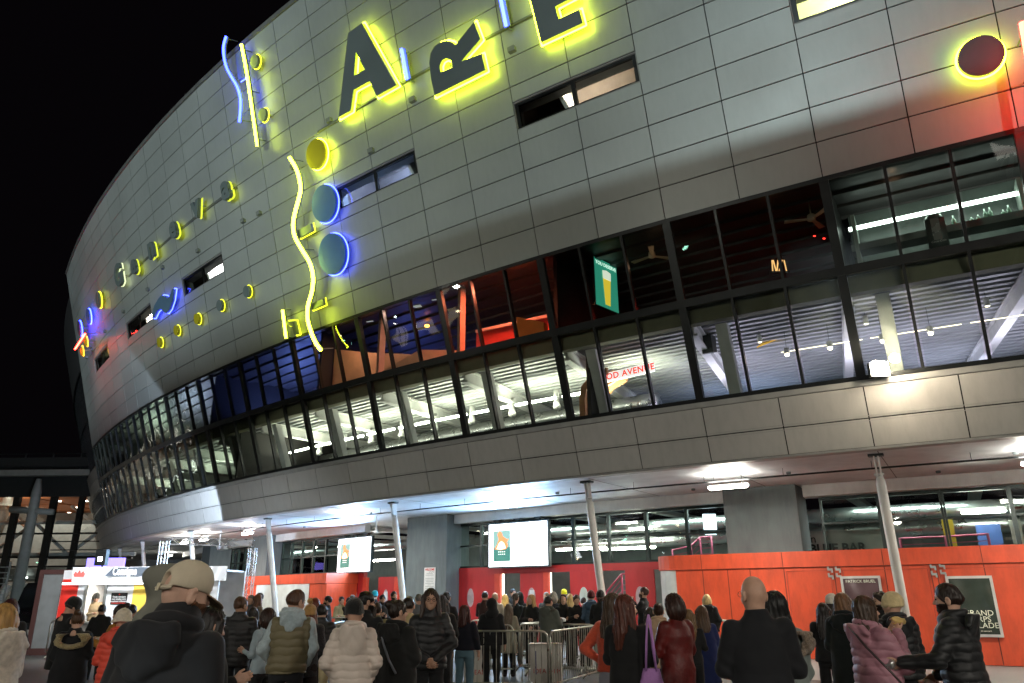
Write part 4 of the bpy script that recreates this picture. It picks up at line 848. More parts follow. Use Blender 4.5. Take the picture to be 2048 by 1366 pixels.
# door hardware
def hinge(u,v,o,par):
    c,z=cp(u,v,o); P=vert(c,z,o); e=(vert(c+.2,z,o)-P).normalized(); n_=Vector((e.y,-e.x,0))*.04; m=MB()
    for k in (0,1):
        for dx,dz,w_,h_ in ((0,0,.12,.05),(-.045,.045,.04,.07),(.045,-.045,.04,.07)):
            q=P+e*dx+Vector((0,0,dz-k*.17)); a_=e*w_/2; m.hexa([q-a_-Vector((0,0,h_/2)),q+a_-Vector((0,0,h_/2)),q+a_+Vector((0,0,h_/2)),q-a_+Vector((0,0,h_/2))],[q-a_-Vector((0,0,h_/2))+n_,q+a_-Vector((0,0,h_/2))+n_,q+a_+Vector((0,0,h_/2))+n_,q-a_+Vector((0,0,h_/2))+n_])
    W(m.build('door_latch',M_steel),par)
for u,v in ((1660,1139),(1676,1139),(1866,1134),(1884,1132)): hinge(u,v,OR,OW)
def door_seam(u0,u1,vt):
    a,_=cp(u0,1150,OR);b,_=cp(u1,1150,OR); m=MB(); 
    for x in (a,b-.012): sweep(m,x,x+.012,rect(.06,2.2,OR+.018,OR-.01),False)
    sweep(m,a,b,rect(2.2,2.215,OR+.018,OR-.01),False); W(m.build('door_frame',pm('door_rim',(.4,.05,.02),.5)),OW)
door_seam(1573,1662,0); door_seam(1686,1858,0); door_seam(1880,2090,0)
# posters in silver frames
def poster(tl,br,lab,lines,col,group='framed posters on the orange wall'):
    o=OR+.03; a,z1=cp(*tl,o);b,z0=cp(*br,o); A=vert(a,0,o);B=vert(b,0,o); e=B-A; L=e.length; H=z1-z0; P=(A+B)/2; P.z=(z0+z1)/2
    T=empty('framed_poster',P,math.atan2(e.y,e.x),lab,'poster',group)
    m=MB(); m.box((0,-.02,H/2),(L+.06,.05,.06)); m.box((0,-.02,-H/2),(L+.06,.05,.06)); m.box((-L/2,-.02,0),(.06,.05,H-.06)); m.box((L/2,-.02,0),(.06,.05,H-.06)); m.build('frame',pm('frame_silver',(.6,.58,.55),.35,.4),T)
    m=MB(); n=14; vs=[];fs=[]
    for j in range(n+1):
        for i in range(n+1):
            x=-L/2+L*i/n; z=-H/2+H*j/n; wv=.012*math.sin(7*x+3*math.sin(2*z))*math.exp(-((H/2-abs(z))/.25))+.004*math.sin(13*x+5*z); vs.append((x,-.025+wv,z))
    for j in range(n):
        for i in range(n): k=j*(n+1)+i; fs.append((k,k+1,k+n+2,k+n+1))
    m.add(vs,fs); m.build('print',pm('print_'+col[0],col[1],.18,0,.35,1.5,coat=.6),T,True,flip=False)
    for s,x,z,sz,al in lines: text(s,sz,Matrix.Translation((x*L,-.045,z*H))@Matrix.Rotation(math.pi/2,4,'X'),pm('print_ink',(.75,.76,.6),.5),'lettering',T,.001,al)
poster((1893,1155),(2005,1272),'framed dark green poster behind the bearded man at right',[('GRAND',-.26,-.12,.175,'LEFT'),('CORPS',-.26,-.225,.175,'LEFT'),('MALADE',-.26,-.33,.175,'LEFT'),('en concert',.05,-.42,.05,'LEFT')],('green',(.035,.045,.035)))
poster((1683,1155),(1775,1262),'framed brownish poster behind the woman in the mauve coat',[('PATRICK BRUEL',0,.42,.10,'CENTER')],('brown',(.10,.06,.065)))
# left orange box with pale poster panel
OL=-4.0; a0,_=cp(430,1150,OL); b0,zt=cp(655,1146,OL)
OB=orangebox(a0,b0,OL,zt,'orange_hoarding','orange wall left of the doors with a pale blank panel',[a0+.6,a0+1.3],None,1.6)
pa_,pz1=cp(514,1161,OL+.03); pb_,_=cp(619,1161,OL+.03); m=MB(); sweep(m,pa_,pb_,rect(pz1-1.7,pz1,OL+.03,OL),False); W(m.build('blank_panel',pm('pale_sheet',(.55,.57,.55),.4)),OB)
# tall notice on the pier
c,z=cp(860,1135,-4.86); P=vert(c,z,-4.86); e=vert(c+.2,z,0)-vert(c-.2,z,0); T=empty('notice_board',P,math.atan2(e.y,e.x),'tall white notice sheet on the grey pier','notice'); _,z2=cp(860,1240,-4.86); Hn=1.9
m=MB(); m.box((0,0,-Hn/2),(.62,.012,Hn)); m.build('sheet',M_white,T)
text('WELCOME',.105,Matrix.Translation((0,-.012,-.08))@Matrix.Rotation(math.pi/2,4,'X'),pm('ink_red',(.5,.04,.03),.6),'lettering',T,.001,bold=.004)
m=MB()
for i in range(15):
    w_=[.34,.44,.0,.46,.46,.4,.46,.2,.46,.46,.3,0,.46,.46,.38][i]
    if w_: m.box((0,-.008,-.22-i*.06),(w_,.004,.014))
for i in range(5): m.box((-.02+i*.06,-.008,-.17+.012*(i%2)),(.03,.004,.03))
m.build('small_print',pm('ink_grey',(.25,.25,.25),.6),T)
# lighting truss portal at the left
def truss(pts,T,w_=.16):
    m=MB()
    for i in range(len(pts)-1):
        a=Vector(pts[i]);b=Vector(pts[i+1]); d=(b-a).normalized(); u_=Vector((0,1,0)); v_=d.cross(u_).normalized()
        offs=[u_*w_*.5+v_*w_*.5,u_*w_*.5-v_*w_*.5,u_*-w_*.5+v_*w_*.5,u_*-w_*.5-v_*w_*.5]
        for o_ in offs: m.tube([a+o_,b+o_],.016,6)
        n=max(2,int((b-a).length/.22)); 
        for k in range(n):
            p=a+(b-a)*k/n;q=a+(b-a)*(k+1)/n
            s0,s1=(0,1) if k%2 else (1,0)
            m.tube([p+offs[s0],q+offs[s1]],.009,4,False); m.tube([p+offs[2+s0],q+offs[2+s1]],.009,4,False); m.tube([p+offs[s0],q+offs[2+s0]],.009,4,False)
    return m.build('truss_frame',pm('truss_alu',(.75,.76,.78),.3,.7),T)
tp=atY(330,1082,24.); tq=atY(506,1092,24.5)
T=empty('lighting_truss',(tp.x,24,0),0,'white lattice truss portal behind the pale cap','truss')
truss([(0,0,.0),(0,0,tp.z),(tq.x-tp.x,.5,tp.z-.05)],T,.2); truss([(tq.x-tp.x,.5,tp.z-.2),(tq.x-tp.x,.5,0)],T,.2)
m=MB(); m.box((0,0,.02),(.6,.6,.04)); m.box((tq.x-tp.x,.5,.02),(.6,.6,.04)); m.build('foot_plate',M_steel,T)
# wall speaker boxes at header ends
m=MB()
for u,v in ((1460,1001),(1569,985)):
    c,z=cp(u,v,-4.85); P=vert(c,z,-5.0); m.box(P,(.12,.12,.16))
W(m.build('wall_sensor',M_white))
# ================================================================ KIOSK, VAN, FENCES, GLASS HALL
YK=24.5
def kx(u,Y=YK): return atY(u,1180,Y).x
x0,x1=kx(122),kx(436); Lk=x1-x0; KT=2.5
K=empty('kiosk',((x0+x1)/2,YK+1.2,0),0,'brightly lit white container kiosk with the word Consigne','kiosk')
def WK(o): return W(o,K)
M_kw=pm('kiosk_white',(.72,.73,.74),.4); 
wl=atY(172,1170,YK); wr=atY(216,1170,YK); wt=atY(190,1168,YK).z; wb=.95
m=MB()
m.box((x0+.12,YK+1.2,KT/2),(.24,2.4,KT-.02)); m.box(((x0+.24+wl.x)/2,YK+.05,KT/2),(wl.x-x0-.24,.1,KT-.02)); m.box(((wr.x+x1)/2,YK+.05,KT/2),(x1-wr.x,.1,KT-.02)); m.box(((wl.x+wr.x)/2,YK+.05,wb/2),(wr.x-wl.x,.1,wb)); m.box(((wl.x+wr.x)/2,YK+.05,(wt+KT)/2),(wr.x-wl.x,.1,KT-wt))
m.box(((x0+x1)/2,YK+2.35,KT/2),(Lk,.1,KT-.04)); m.box(((x0+x1)/2,YK+1.2,KT-.03),(Lk-.1,2.2,.05)); WK(m.build('container_wall',M_kw))
m=MB(); m.box((x0+.28,YK-.02,1.12),(.5,.04,2.2)); WK(m.build('red_stripe',pm('kiosk_red',(.7,.03,.02),.4)))
y0_=kx(268); m=MB(); m.box((y0_+.75,YK-.02,1.3),(1.5,.04,1.9)); WK(m.build('yellow_panel',pm('kiosk_yellow',(.75,.5,.06),.5)))
m=MB(); 
for a,b,c_,d in ((wl.x,wt,wl.x+.06,wb),(wr.x-.06,wt,wr.x,wb)): m.box(((a+c_)/2,YK-.01,(b+d)/2),(.06,.1,b-d))
m.box(((wl.x+wr.x)/2,YK-.01,wt),(wr.x-wl.x,.1,.06)); m.box(((wl.x+wr.x)/2,YK-.12,wb),(wr.x-wl.x+.2,.4,.05)); m.box(((wl.x+wr.x)/2,YK-.05,wb-.3),(wr.x-wl.x,.03,.04)); m.box(((wl.x+wr.x)/2,YK-.05,wb-.5),(wr.x-wl.x,.03,.04))
WK(m.build('serving_hatch',M_steel))
m=MB(); m.box((kx(202),YK-.08,wt+.05),(.9,.05,.04)); WK(m.build('hatch_rail',M_black))
# shelf and goods inside
m=MB(); m.box(((wl.x+wr.x)/2,YK+1.8,1.5),(wr.x-wl.x+.8,.3,.04)); m.box(((wl.x+wr.x)/2,YK+1.8,1.1),(wr.x-wl.x+.8,.3,.04)); WK(m.build('inner_shelf',pm('kiosk_shelf',(.4,.28,.18),.6)))
for i,(dx,dz,cc_,lab) in enumerate(((-.3,1.52,(.7,.55,.2),'yellowish paper bag hung high in the kiosk hatch'),(.0,1.5,(.75,.7,.6),'cream paper bag hung in the kiosk hatch'),(.28,1.12,(.4,.22,.1),'brown cardboard box on the lower kiosk shelf'))):
    m=MB(); m.hexa([(-.13,-.08,0),(.13,-.08,0),(.13,.08,0),(-.13,.08,0)],[(-.11,-.04,.3),(.11,-.04,.3),(.11,.04,.3),(-.11,.04,.3)]); o=m.build('paper_bag' if i<2 else 'cardboard_box',pm('bag_%d'%i,cc_,.8)); o.location=((wl.x+wr.x)/2+dx,YK+1.75,dz); tag(o,lab,'bag' if i<2 else 'box')
# banner
bx0,bx1=kx(140,YK-.3),kx(450,YK-.3); bzt=atY(200,1134,YK-.3).z; bzb=atY(200,1163,YK-.3).z
B=empty('banner',((bx0+bx1)/2,YK-.3,bzb),0,'crumpled white and grey banner reading Consigne over the kiosk','banner')
m=MB(); n=60; vs=[];fs=[]
for i in range(n+1):
    for j in range(7):
        x=(i/n-.5)*(bx1-bx0); z=j/6*(bzt-bzb); vs.append((x,.03*math.sin(9*x+2*z)+.02*math.sin(23*x-8*z)-.015*(j==0),z))
for i in range(n):
    for j in range(6): k=i*7+j; fs.append((k,k+7,k+8,k+1))
m.add(vs,fs); B1=m.build('banner_sheet',pm('banner_white',(.7,.72,.75),.35,0,.1,2),B,True)
m=MB(); gx0=kx(212,YK-.36)-B.location.x; gx1=kx(305,YK-.36)-B.location.x; m.add([(gx0-.12,-.07,.15),(gx1,-.07,.15),(gx1,-.07,bzt-bzb-.02),(gx0+.12,-.07,bzt-bzb-.02)],[(0,1,2,3)]); m.build('grey_field',pm('banner_grey',(.07,.09,.12),.5),B,flip=False)
tx=kx(218,YK-.4)-B.location.x
text('Consigne',.33,Matrix.Translation((tx+.02,-.09,(bzt-bzb+.13)*.5+.01))@Matrix.Rotation(math.pi/2,4,'X')@Matrix.Diagonal((.60,1,1,1)),pm('banner_ink',(.85,.87,.9),.5),'lettering',B,.002,'LEFT',bold=.014)
lx=kx(152,YK-.4)-B.location.x; m=MB()
m.add([(lx+x*.9,-.07,.14+z*.9) for x,z in ((-.16,0),(.16,0),(.2,.1),(.12,.2),(.05,.12),(0,.24),(-.07,.12),(-.14,.18),(-.2,.08))],[tuple(range(9))]); m.build('red_emblem',pm('emblem_red',(.6,.12,.1),.5),B,flip=False)
# black information sign
P=atY(238,1197,YK-.03); T=empty('info_sign',P,0,'small black sign with white writing on the kiosk front','sign')
m=MB(); m.box((0,0,0),(.5,.02,.34)); m.build('plate',M_black,T)
for s,z in (('Toute consigne',.05),('non rendue sera',-.015),('encaissee à Geneva',-.08)): text(s,.066,Matrix.Translation((0,-.012,z))@Matrix.Rotation(math.pi/2,4,'X'),M_white,'lettering',T,.001,bold=.0015)
m=MB(); m.add([(-.03,-.012,.1),(.03,-.012,.1),(.0,-.012,.15)],[(0,1,2)]); m.box((0,-.011,-.135),(.44,.004,.018)); m.build('red_mark',pm('mark_red',(.6,.03,.02),.5),T)
# lamp on the kiosk roof
P=atY(204,1115,YK+.4); T=empty('work_lamp',(P.x,P.y,KT),0,'black work lamp on a bracket above the kiosk','lamp')
m=MB(); m.box((0,0,P.z-KT),(.34,.2,.5)); m.build('housing',M_black,T); m=MB(); m.box((0,-.11,P.z-KT-.05),(.12,.02,.12)); m.build('lens',em('work_glow',(.85,.92,1),40),T); m=MB(); m.tube([(0,.1,0),(0,.1,P.z-KT)],.03,6); m.build('stand',M_black,T)
l=bpy.data.lights.new('work_beam','SPOT'); l.energy=6500; l.spot_size=R(70); l.spot_blend=.12; l.color=(.66,.80,1); l.shadow_soft_size=.06; lo=bpy.data.objects.new('work_beam',l); COL.objects.link(lo); q_=(surf(-16,ZA+1.0,0)-Vector((P.x,P.y-.3,P.z))).normalized(); lo.matrix_basis=Matrix.Translation((0,.35,P.z-KT+.1))@q_.to_track_quat('-Z','Y').to_matrix().to_4x4(); lo.parent=T
# bright flood pouring over the kiosk front
def floodlamp(loc,tgt,e,col,lab,size=.5,ang=100,name='flood_mast',mast=True,blend=.4,grp=None):
    T=empty(name,(loc[0],loc[1],0),0,lab,'street lamp',grp)
    if mast: m=MB(); m.tube([(0,0,0),(0,0,loc[2]-.1)],.09,10); m.build('mast',M_steel,T)
    d=(Vector(tgt)-Vector(loc)).normalized(); q=d.to_track_quat('-Z','Y').to_matrix().to_4x4()
    m=MB(); m.box((0,0,.12),(size+.2,size+.2,.2)); o=m.build('lamp_head',M_black,T); o.data.transform(Matrix.Translation((0,0,loc[2]))@q)
    m=MB(); m.quad((-size/2,-size/2,-.0),(-size/2,size/2,0),(size/2,size/2,0),(size/2,-size/2,0)); o=m.build('lens',em('lens_'+lab[:6],col,2.5),T,flip=False); o.data.transform(Matrix.Translation((0,0,loc[2]))@q)
    l=bpy.data.lights.new('flood','SPOT'); l.energy=e; l.color=col; l.spot_size=R(ang); l.spot_blend=blend; l.shadow_soft_size=size/2
    lo=bpy.data.objects.new('flood',l); COL.objects.link(lo); lo.matrix_basis=Matrix.Translation(Vector((0,0,loc[2]))+d*.06)@q; lo.parent=T
    return T
m=MB(); m.box(((x0+x1)/2,YK-.45,bzb-.06),(Lk-.6,.12,.06)); WK(m.build('canopy_lamp',em('canopy_lamp_glow',(.92,.96,1),4)))  # strip lamp assumed under the banner
def arealamp(name,loc,tgt,sx,sy,e,col,par,spread=150):
    l=bpy.data.lights.new(name,'AREA'); l.shape='RECTANGLE'; l.size=sx; l.size_y=sy; l.energy=e; l.color=col; l.spread=R(spread)
    o=bpy.data.objects.new(name,l); COL.objects.link(o); d=(Vector(tgt)-Vector(loc)).normalized(); M=Matrix.Translation(loc)@d.to_track_quat('-Z','X').to_matrix().to_4x4()
    o.parent=par; o.matrix_parent_inverse=par.matrix_basis.inverted(); o.matrix_basis=M; return o
arealamp('canopy_glow',((x0+x1)/2,YK-3.0,3.6),((x0+x1)/2,YK,1.3),.4,Lk-.8,210,(.9,.95,1),K)  # unseen area light added to brighten the kiosk front
arealamp('hatch_glow',((wl.x+wr.x)/2,YK+1.2,KT-.12),((wl.x+wr.x)/2,YK+1.21,0),.4,.8,60,(1,.9,.75),K)
# open container door with brown frame
m=MB(); P=atY(100,1200,YK+.2); T=empty('container_door',(P.x,YK+.2,0),0,'grey panel in a rust brown frame beside the kiosk','panel')
m.box((0,0,1.28),(.62,.05,2.2)); m.build('panel',pm('door_grey',(.2,.21,.21),.5),T)
m=MB(); M_rust=pm('rust_brown',(.07,.025,.022),.6)
m.box((-.38,0,1.27),(.14,.12,2.5)); m.box((.38,0,1.27),(.14,.12,2.5)); m.box((0,0,.1),(.62,.12,.2)); m.box((0,0,2.45),(.62,.12,.14)); m.build('frame',M_rust,T)
# hotel sign light far behind the kiosk
P=atY(212,1125,40); T=empty('lit_sign',(P.x,P.y,0),0,'small blurry violet and blue lit sign far behind the kiosk','sign'); m=MB(); m.box((0,0,P.z),(1.9,.2,.45)); m.build('light_box',em('violet_sign',(.25,.2,1),2.5),T); m=MB(); m.box((0,0,P.z/2-.12),(.15,.15,P.z-.23)); m.build('post',M_black,T)
# ---- black van
VX=kx(72,27); V=empty('parked_van',(VX,28.5,0),R(12),'black van parked behind the fence beside the kiosk','van')
M_van=pm('van_black',(.012,.012,.014),.15,.2,.1,coat=1.); M_vg=pm('van_window',(.01,.012,.014),.05,0,.1,spec=.9)
prof=[(-2.3,.35),(2.5,.35),(2.55,.9),(2.3,1.15),(1.55,1.3),(1.1,2.0),(.8,2.18),(-2.2,2.2),(-2.35,2.0)]
m=MB(); n=len(prof); m.add([(-.95 if z<1.3 else -.84,-x,z) for x,z in prof]+[(.95 if z<1.3 else .84,-x,z) for x,z in prof],[tuple(range(n)),tuple(range(2*n-1,n-1,-1))]+[(i,(i+1)%n,n+(i+1)%n,n+i) for i in range(n)]); m.build('body',M_van,V)
m=MB(); m.add([(-.78,-1.56,1.34),(.78,-1.56,1.34),(.72,-1.15,1.97),(-.72,-1.15,1.97)],[(0,1,2,3)]); o=m.build('windscreen',M_vg,V,flip=False); o.location=(0,-.02,.01)
for sx in (-1,1):
    m=MB(); m.add([(sx*.93,-1.3,1.36),(sx*.93,-.2,1.36),(sx*.862,-.2,1.95),(sx*.862,-1.0,1.95)],[(0,1,2,3)]); m.build('side_window',M_vg,V,flip=False)
    m=MB(); m.box((sx*.7,-2.5,.85),(.3,.08,.18)); m.build('headlight',pm('headlight_glass',(.6,.6,.55),.1,.3),V)
    m=MB(); m.box((sx*1.05,-1.35,1.4),(.16,.12,.24)); m.build('mirror',M_van,V)
    for y in (-1.7,1.5):
        m=MB(); m.tube([(sx*.72,y,.34),(sx*.96,y,.34)],.34,18); wh=m.build('wheel',pm('tyre',(.015,.015,.015),.8),V,True); m=MB(); m.tube([(sx*.95,y,.34),(sx*.975,y,.34)],.2,12); m.build('rim',M_steel,wh)
m=MB(); m.box((0,-2.56,.6),(1.2,.04,.16)); m.build('grille',M_steel,V)
# ---- crowd barriers
M_bar=pm('barrier_steel',(.42,.42,.36),.32,.85,.2,5)
def barrier(p,q,lab,h=1.05,grp='steel crowd barriers'):
    p=Vector((p[0],p[1],0));q=Vector((q[0],q[1],0)); d=q-p; L=d.length
    T=empty('crowd_barrier',p,math.atan2(d.y,d.x),lab,'barrier',grp); r=.12
    m=MB(); zt=h; zb=.17
    loop=[(0,zb)]+[(0,zt-r)]+[(r-r*math.cos(a),zt-r+r*math.sin(a)) for a in (R(30),R(60),R(90))]+[(L-r+r*math.sin(a),zt-r+r*math.cos(a)) for a in (0,R(30),R(60),R(90))]+[(L,zb)]
    m.tube([(x,0,z) for x,z in loop],.019,8); m.tube([(0,0,zb),(L,0,zb)],.017,8); m.build('frame',M_bar,T,True)
    n=max(3,int(L/.115)); m=MB()
    for i in range(1,n): x=L*i/n; m.tube([(x,0,zb),(x,0,zt)],.0075,5,False)
    m.build('bars',M_bar,T,True)
    for x in (.3,L-.3):
        m=MB(); m.tube([(x-.02,-.32,.02),(x,-.24,.1),(x,-.06,.17),(x,.06,.17),(x,.24,.1),(x+.02,.32,.02)],.019,6); m.build('foot',M_bar,T,True)
    return T
def bp(u,v,z=1.05): q=at(u,v,z); return (q.x,q.y)
barrier(bp(905,1262),bp(1095,1262),'nearest barrier in the queue, square to the camera')
barrier(bp(1100,1263),bp(1200,1250),'barrier hooked to the nearest one and running back to the right')
barrier(bp(1038,1248),bp(1190,1249.5),'low looking barrier behind the meeting corner of the queue')
barrier(bp(1040,1247),bp(1186,1236.5),'barrier slanting away just above the meeting corner')
barrier(bp(930,1250),bp(1026,1250),'barrier behind the black clad person in the queue')
barrier(bp(940,1241),bp(1080,1236),'slanting barrier in front of the queueing crowd'); barrier(bp(1000,1235.5),bp(1080,1235.5),'farthest level barrier in front of the queueing crowd')
barrier(bp(652,1236),bp(700,1235),'far barrier left of the white puffer jacket'); barrier(bp(664,1247),bp(720,1238),'slanting barrier left of the white puffer jacket'); barrier(bp(664,1250),bp(730,1247),'lower barrier half hidden by the white puffer jacket')
barrier(bp(1425,1241),bp(1470,1241),'barrier in front of the orange wall behind the navy jacket')
barrier(bp(34,1235),bp(100,1233),'barrier in front of the black van'); barrier(bp(103,1240),bp(150,1240),'barrier partly hidden behind the man in the beanie'); barrier(bp(-40,1240),bp(30,1236),'leftmost barrier behind the blonde woman')
# white bins in the queue
for u,Yb,w_,h_,lab,txt in ((1092,16.2,.62,.72,'white box with red letters behind the nearest barrier','IDEA SHIM'),(953,16.0,.42,.75,'narrow white box with red letters left of the black clad person','IDEAL')):
    P=atY(u,1300,Yb); T=empty('white_box',(P.x,Yb,0),R(-6),lab,'box','white lettered boxes in the queue'); m=MB(); m.hexa([(-w_/2,-.2,0),(w_/2,-.2,0),(w_/2,.2,0),(-w_/2,.2,0)],[(-w_/2,-.2,h_),(w_/2,-.2,h_),(w_/2,.2,h_),(-w_/2,.2,h_)]); m.build('carton',pm('carton_white',(.6,.58,.52),.7,0,.1),T)
    m=MB(); m.box((0,0,h_+.012),(w_+.04,.44,.02)); m.build('lid',pm('carton_lid',(.5,.48,.43),.7),T); m=MB(); m.box((-w_*.32,-.205,h_*.55),(.03,.008,h_*.6)); m.build('blue_stripe',pm('stripe_blue',(.05,.06,.2),.5),T)
    text(txt,.12,Matrix.Translation((.03,-.205,h_*.33))@Matrix.Rotation(math.pi/2,4,'X'),pm('ink_red',(.5,.04,.03),.6),'lettering',T,.002)
# ================================================================ GLASS HALL AT THE LEFT
YH=52.
HB=empty('glass_hall',(-38,YH+6,0),R(0),'large glass hall with a dark roof and an orange ceiling inside','building')
def WH(o): return W(o,HB)
def hp(u,v,Y=YH): return atY(u,v,Y)
xl,xr=-75.,hp(215,1000).x+1.5
zt=hp(80,965).z; zbm=hp(80,952,YH-1.7).z
m=MB(); m.box(((xl+xr)/2,YH+7,zbm+.9),(xr-xl,18,.6)); WH(m.build('roof_slab',M_back))
m=MB(); m.box(((xl+xr)/2,YH-1.7,zbm+.2),(xr-xl,.5,.4)); WH(m.build('roof_edge_beam',pm('edge_beam_grey',(.2,.21,.18),.5)))
m=MB(); m.box(((xl+xr)/2,YH-.2,(zt+zbm)/2-.2),(xr-xl,.4,zbm-zt+1.6)); WH(m.build('dark_frieze',M_back))
m=MB(); x=xl
while x<xr: m.box((x,YH-1.7,zbm+1.0),(.08,.08,1.1)); x+=1.9
m.tube([(xl,YH-1.7,zbm+1.5),(xr,YH-1.7,zbm+1.5)],.04,6); WH(m.build('roof_railing',M_black))
zmid=[hp(0,1068).z,hp(0,1115).z,hp(0,1134).z]
for i,u in enumerate((-60,15,90,147,215)):
    X=hp(u,1100).x
    m=MB(); m.box((X,YH,hp(0,975).z/2),(.42 if u!=147 else .34,.3,hp(0,975).z)); WH(m.build('mullion',M_black))
m=MB()
for z in zmid: m.box(((xl+xr)/2,YH-.02,z),(xr-xl,.12,.12))
for k in range(9): z=hp(0,1068).z-k*.55; m.box((hp(150,1100).x+1.3,YH-.3,z),(5.6,.1,.07))
WH(m.build('transom',M_black))
m=MB(); m.quad((xl,YH,0),(xr,YH,0),(xr,YH,zt+1),(xl,YH,zt+1)); WH(m.build('pane',glassmat('hall_glass',(.7,.75,.72),1.45),flip=False))
# round column with arms in front
Pc=hp(33,1190,YH-1.7); m=MB(); zc=zbm-.2; m.tube([(Pc.x,YH-1.7,0),(Pc.x,YH-1.7,zc-.9),(Pc.x,YH-1.7,zc)],[.36,.3,.16],14); WH(m.build('roof_column',pm('column_green_grey',(.25,.28,.25),.5),smooth=True))
m=MB(); m.tube([(Pc.x-1.5,YH-1.7,zc-2),(Pc.x+1.4,YH-1.7,zc-2.2)],[.24,.2],10); WH(m.build('column_collar',pm('column_green_grey',(.25,.28,.25)),smooth=True))
m=MB(); m.tube([hp(28,960,YH+3),hp(-45,1150,YH+3)],[.45,.6],10); WH(m.build('raking_strut',pm('strut_white',(.5,.52,.46),.5),smooth=True)); m=MB(); m.tube([hp(20,1230,YH-1),hp(60,1170,YH-1)],.3,8); WH(m.build('raking_strut',pm('strut_white',(.5,.52,.46),.5),smooth=True)); m=MB(); m.tube([hp(16,1170,YH-1),hp(-20,1230,YH-1)],.3,8); WH(m.build('raking_strut',pm('strut_white',(.5,.52,.46),.5),smooth=True))
# interior: orange slatted ceiling with downlights, white trusses, galleries
M_or=pm('orange_slats',(.75,.24,.08),.6,0,.1,1)
zo=hp(80,1010).z; m=MB()
for i in range(7):
    for j in range(4): m.box((xl+10+i*5.2,YH+3+j*4.4,zo+1.2),(4.8,4.1,.15))
WH(m.build('orange_ceiling',M_or))
m=MB()
for i in range(18):
    for j in range(4): m.box((xl+9+i*2.1+(j%2),YH+2.6+j*4.4,zo+1.08),(.22,.22,.06))
WH(m.build('downlight',em('downlight_glow',(1,.95,.85),14)))
for j in range(3):
    sidex=[(-64+12*i,YH+3.5+j*5,zo+.3) for i in range(3)]+([(-60+14*i,YH+1.0,zo-2) for i in range(2)] if j==0 else [])
    for x,y,z in sidex:
        l=bpy.data.lights.new('hall_light','AREA'); l.shape='RECTANGLE'; l.size=9; l.size_y=2.5; l.energy=230; l.color=(1,.93,.82); lo=bpy.data.objects.new('hall_light',l); COL.objects.link(lo); lo.location=(x,y,z); lo.rotation_euler=(R(180) if j==0 else 0,0,0); WH(lo)
m=MB()
for k in range(7):
    x=xl+8+k*5.5; 
    for a,b in (((x,YH+2,zo-1),(x+2.7,YH+2,zo-3.2)),((x+2.7,YH+2,zo-3.2),(x+5.5,YH+2,zo-1)),((x,YH+6,zo+.6),(x+3,YH+6,zo-1.4))): m.tube([a,b],.12,6)
m.tube([(xl,YH+2,zo-1),(xr,YH+2,zo-1)],.14,6); m.tube([(xl,YH+2,zo-3.2),(xr,YH+2,zo-3.2)],.14,6); WH(m.build('roof_truss',M_white))
m=MB(); m.box(((xl+xr)/2,YH+8,zo-4.3),(xr-xl,9,.5)); m.box(((xl+xr)/2,YH+9,3.1),(xr-xl,9,.4)); m.box(((xl+xr)/2,YH+15,zo/2),(xr-xl,.3,zo+2)); WH(m.build('gallery',pm('gallery_grey',(.30,.31,.30),.6)))
m=MB()
for i in range(14): m.box((xl+6+i*3.1,YH+3.3,zo-4.7),(.4,.3,.12))
for i in range(10): m.tube([(xl+6+i*4.3,YH+5,zmid[2]-1.2),(xl+8.4+i*4.3,YH+5,zmid[2]-1.2)],.05,5)
WH(m.build('gallery_light',em('gallery_glow',(.95,1,.95),10)))
m=MB()
for k in range(10): z=.5+k*.33; m.box(((xl+hp(75,1200).x)/2,YH-3.5,z),(hp(75,1200).x-xl,.05,.06))
for k in range(6): m.box((hp(75,1200).x-k*3.,YH-3.5,1.9),(.08,.08,3.8))
WH(m.build('louvre_screen',pm('louvre_grey',(.25,.28,.25),.5)))
# ================================================================ THE PLACE BEHIND THE CAMERA (assumed lamps that light the front, added lamps and a shade block, things mirrored in the glass)
floodlamp((-50,-20,10.78),(-24,44,17.5),42000,(.80,.97,1),'second tall mast with a cool flood lamp, far left behind the crowd',.45,60,blend=.5)  # unseen lamp added to brighten the left end of the facade
floodlamp((-26,-34,10.2),(2,24,16.5),29000,(.80,.97,1),'tall mast with a cool flood lamp behind the crowd',.45,70,blend=.5)  # unseen lamp assumed for the lit upper facade and its shadow edge
SB=empty('footbridge',(-5,-10,0),0,'dark footbridge crossing behind the crowd','bridge')  # made-up block out of view, placed to shade the lower facade from the floods
m=MB(); m.box((-25,0,7.9),(150,2.4,5.9)); m.build('deck',M_back,SB); 
for x in (-70,-30,-10,10,30): m=MB(); m.box((x,0,2.47),(.5,.5,4.94)); m.build('pillar',M_grey,SB)
for i,(x,y,e) in enumerate(((-16,-4,900),(9,-6,1000),(24,4,700),(-30,12,500))):
    floodlamp((x,y,7.0),(x*.55+3,26,5.5),e*2.4,(1,.96,.84),['left street lamp behind the crowd','right street lamp behind the crowd','street lamp beyond the right edge','street lamp beyond the left edge'][i],.5,150,name='street_lamp',blend=.6,grp='street lamps around the forecourt')  # lamps out of view, assumed and added to light lower facade and crowd
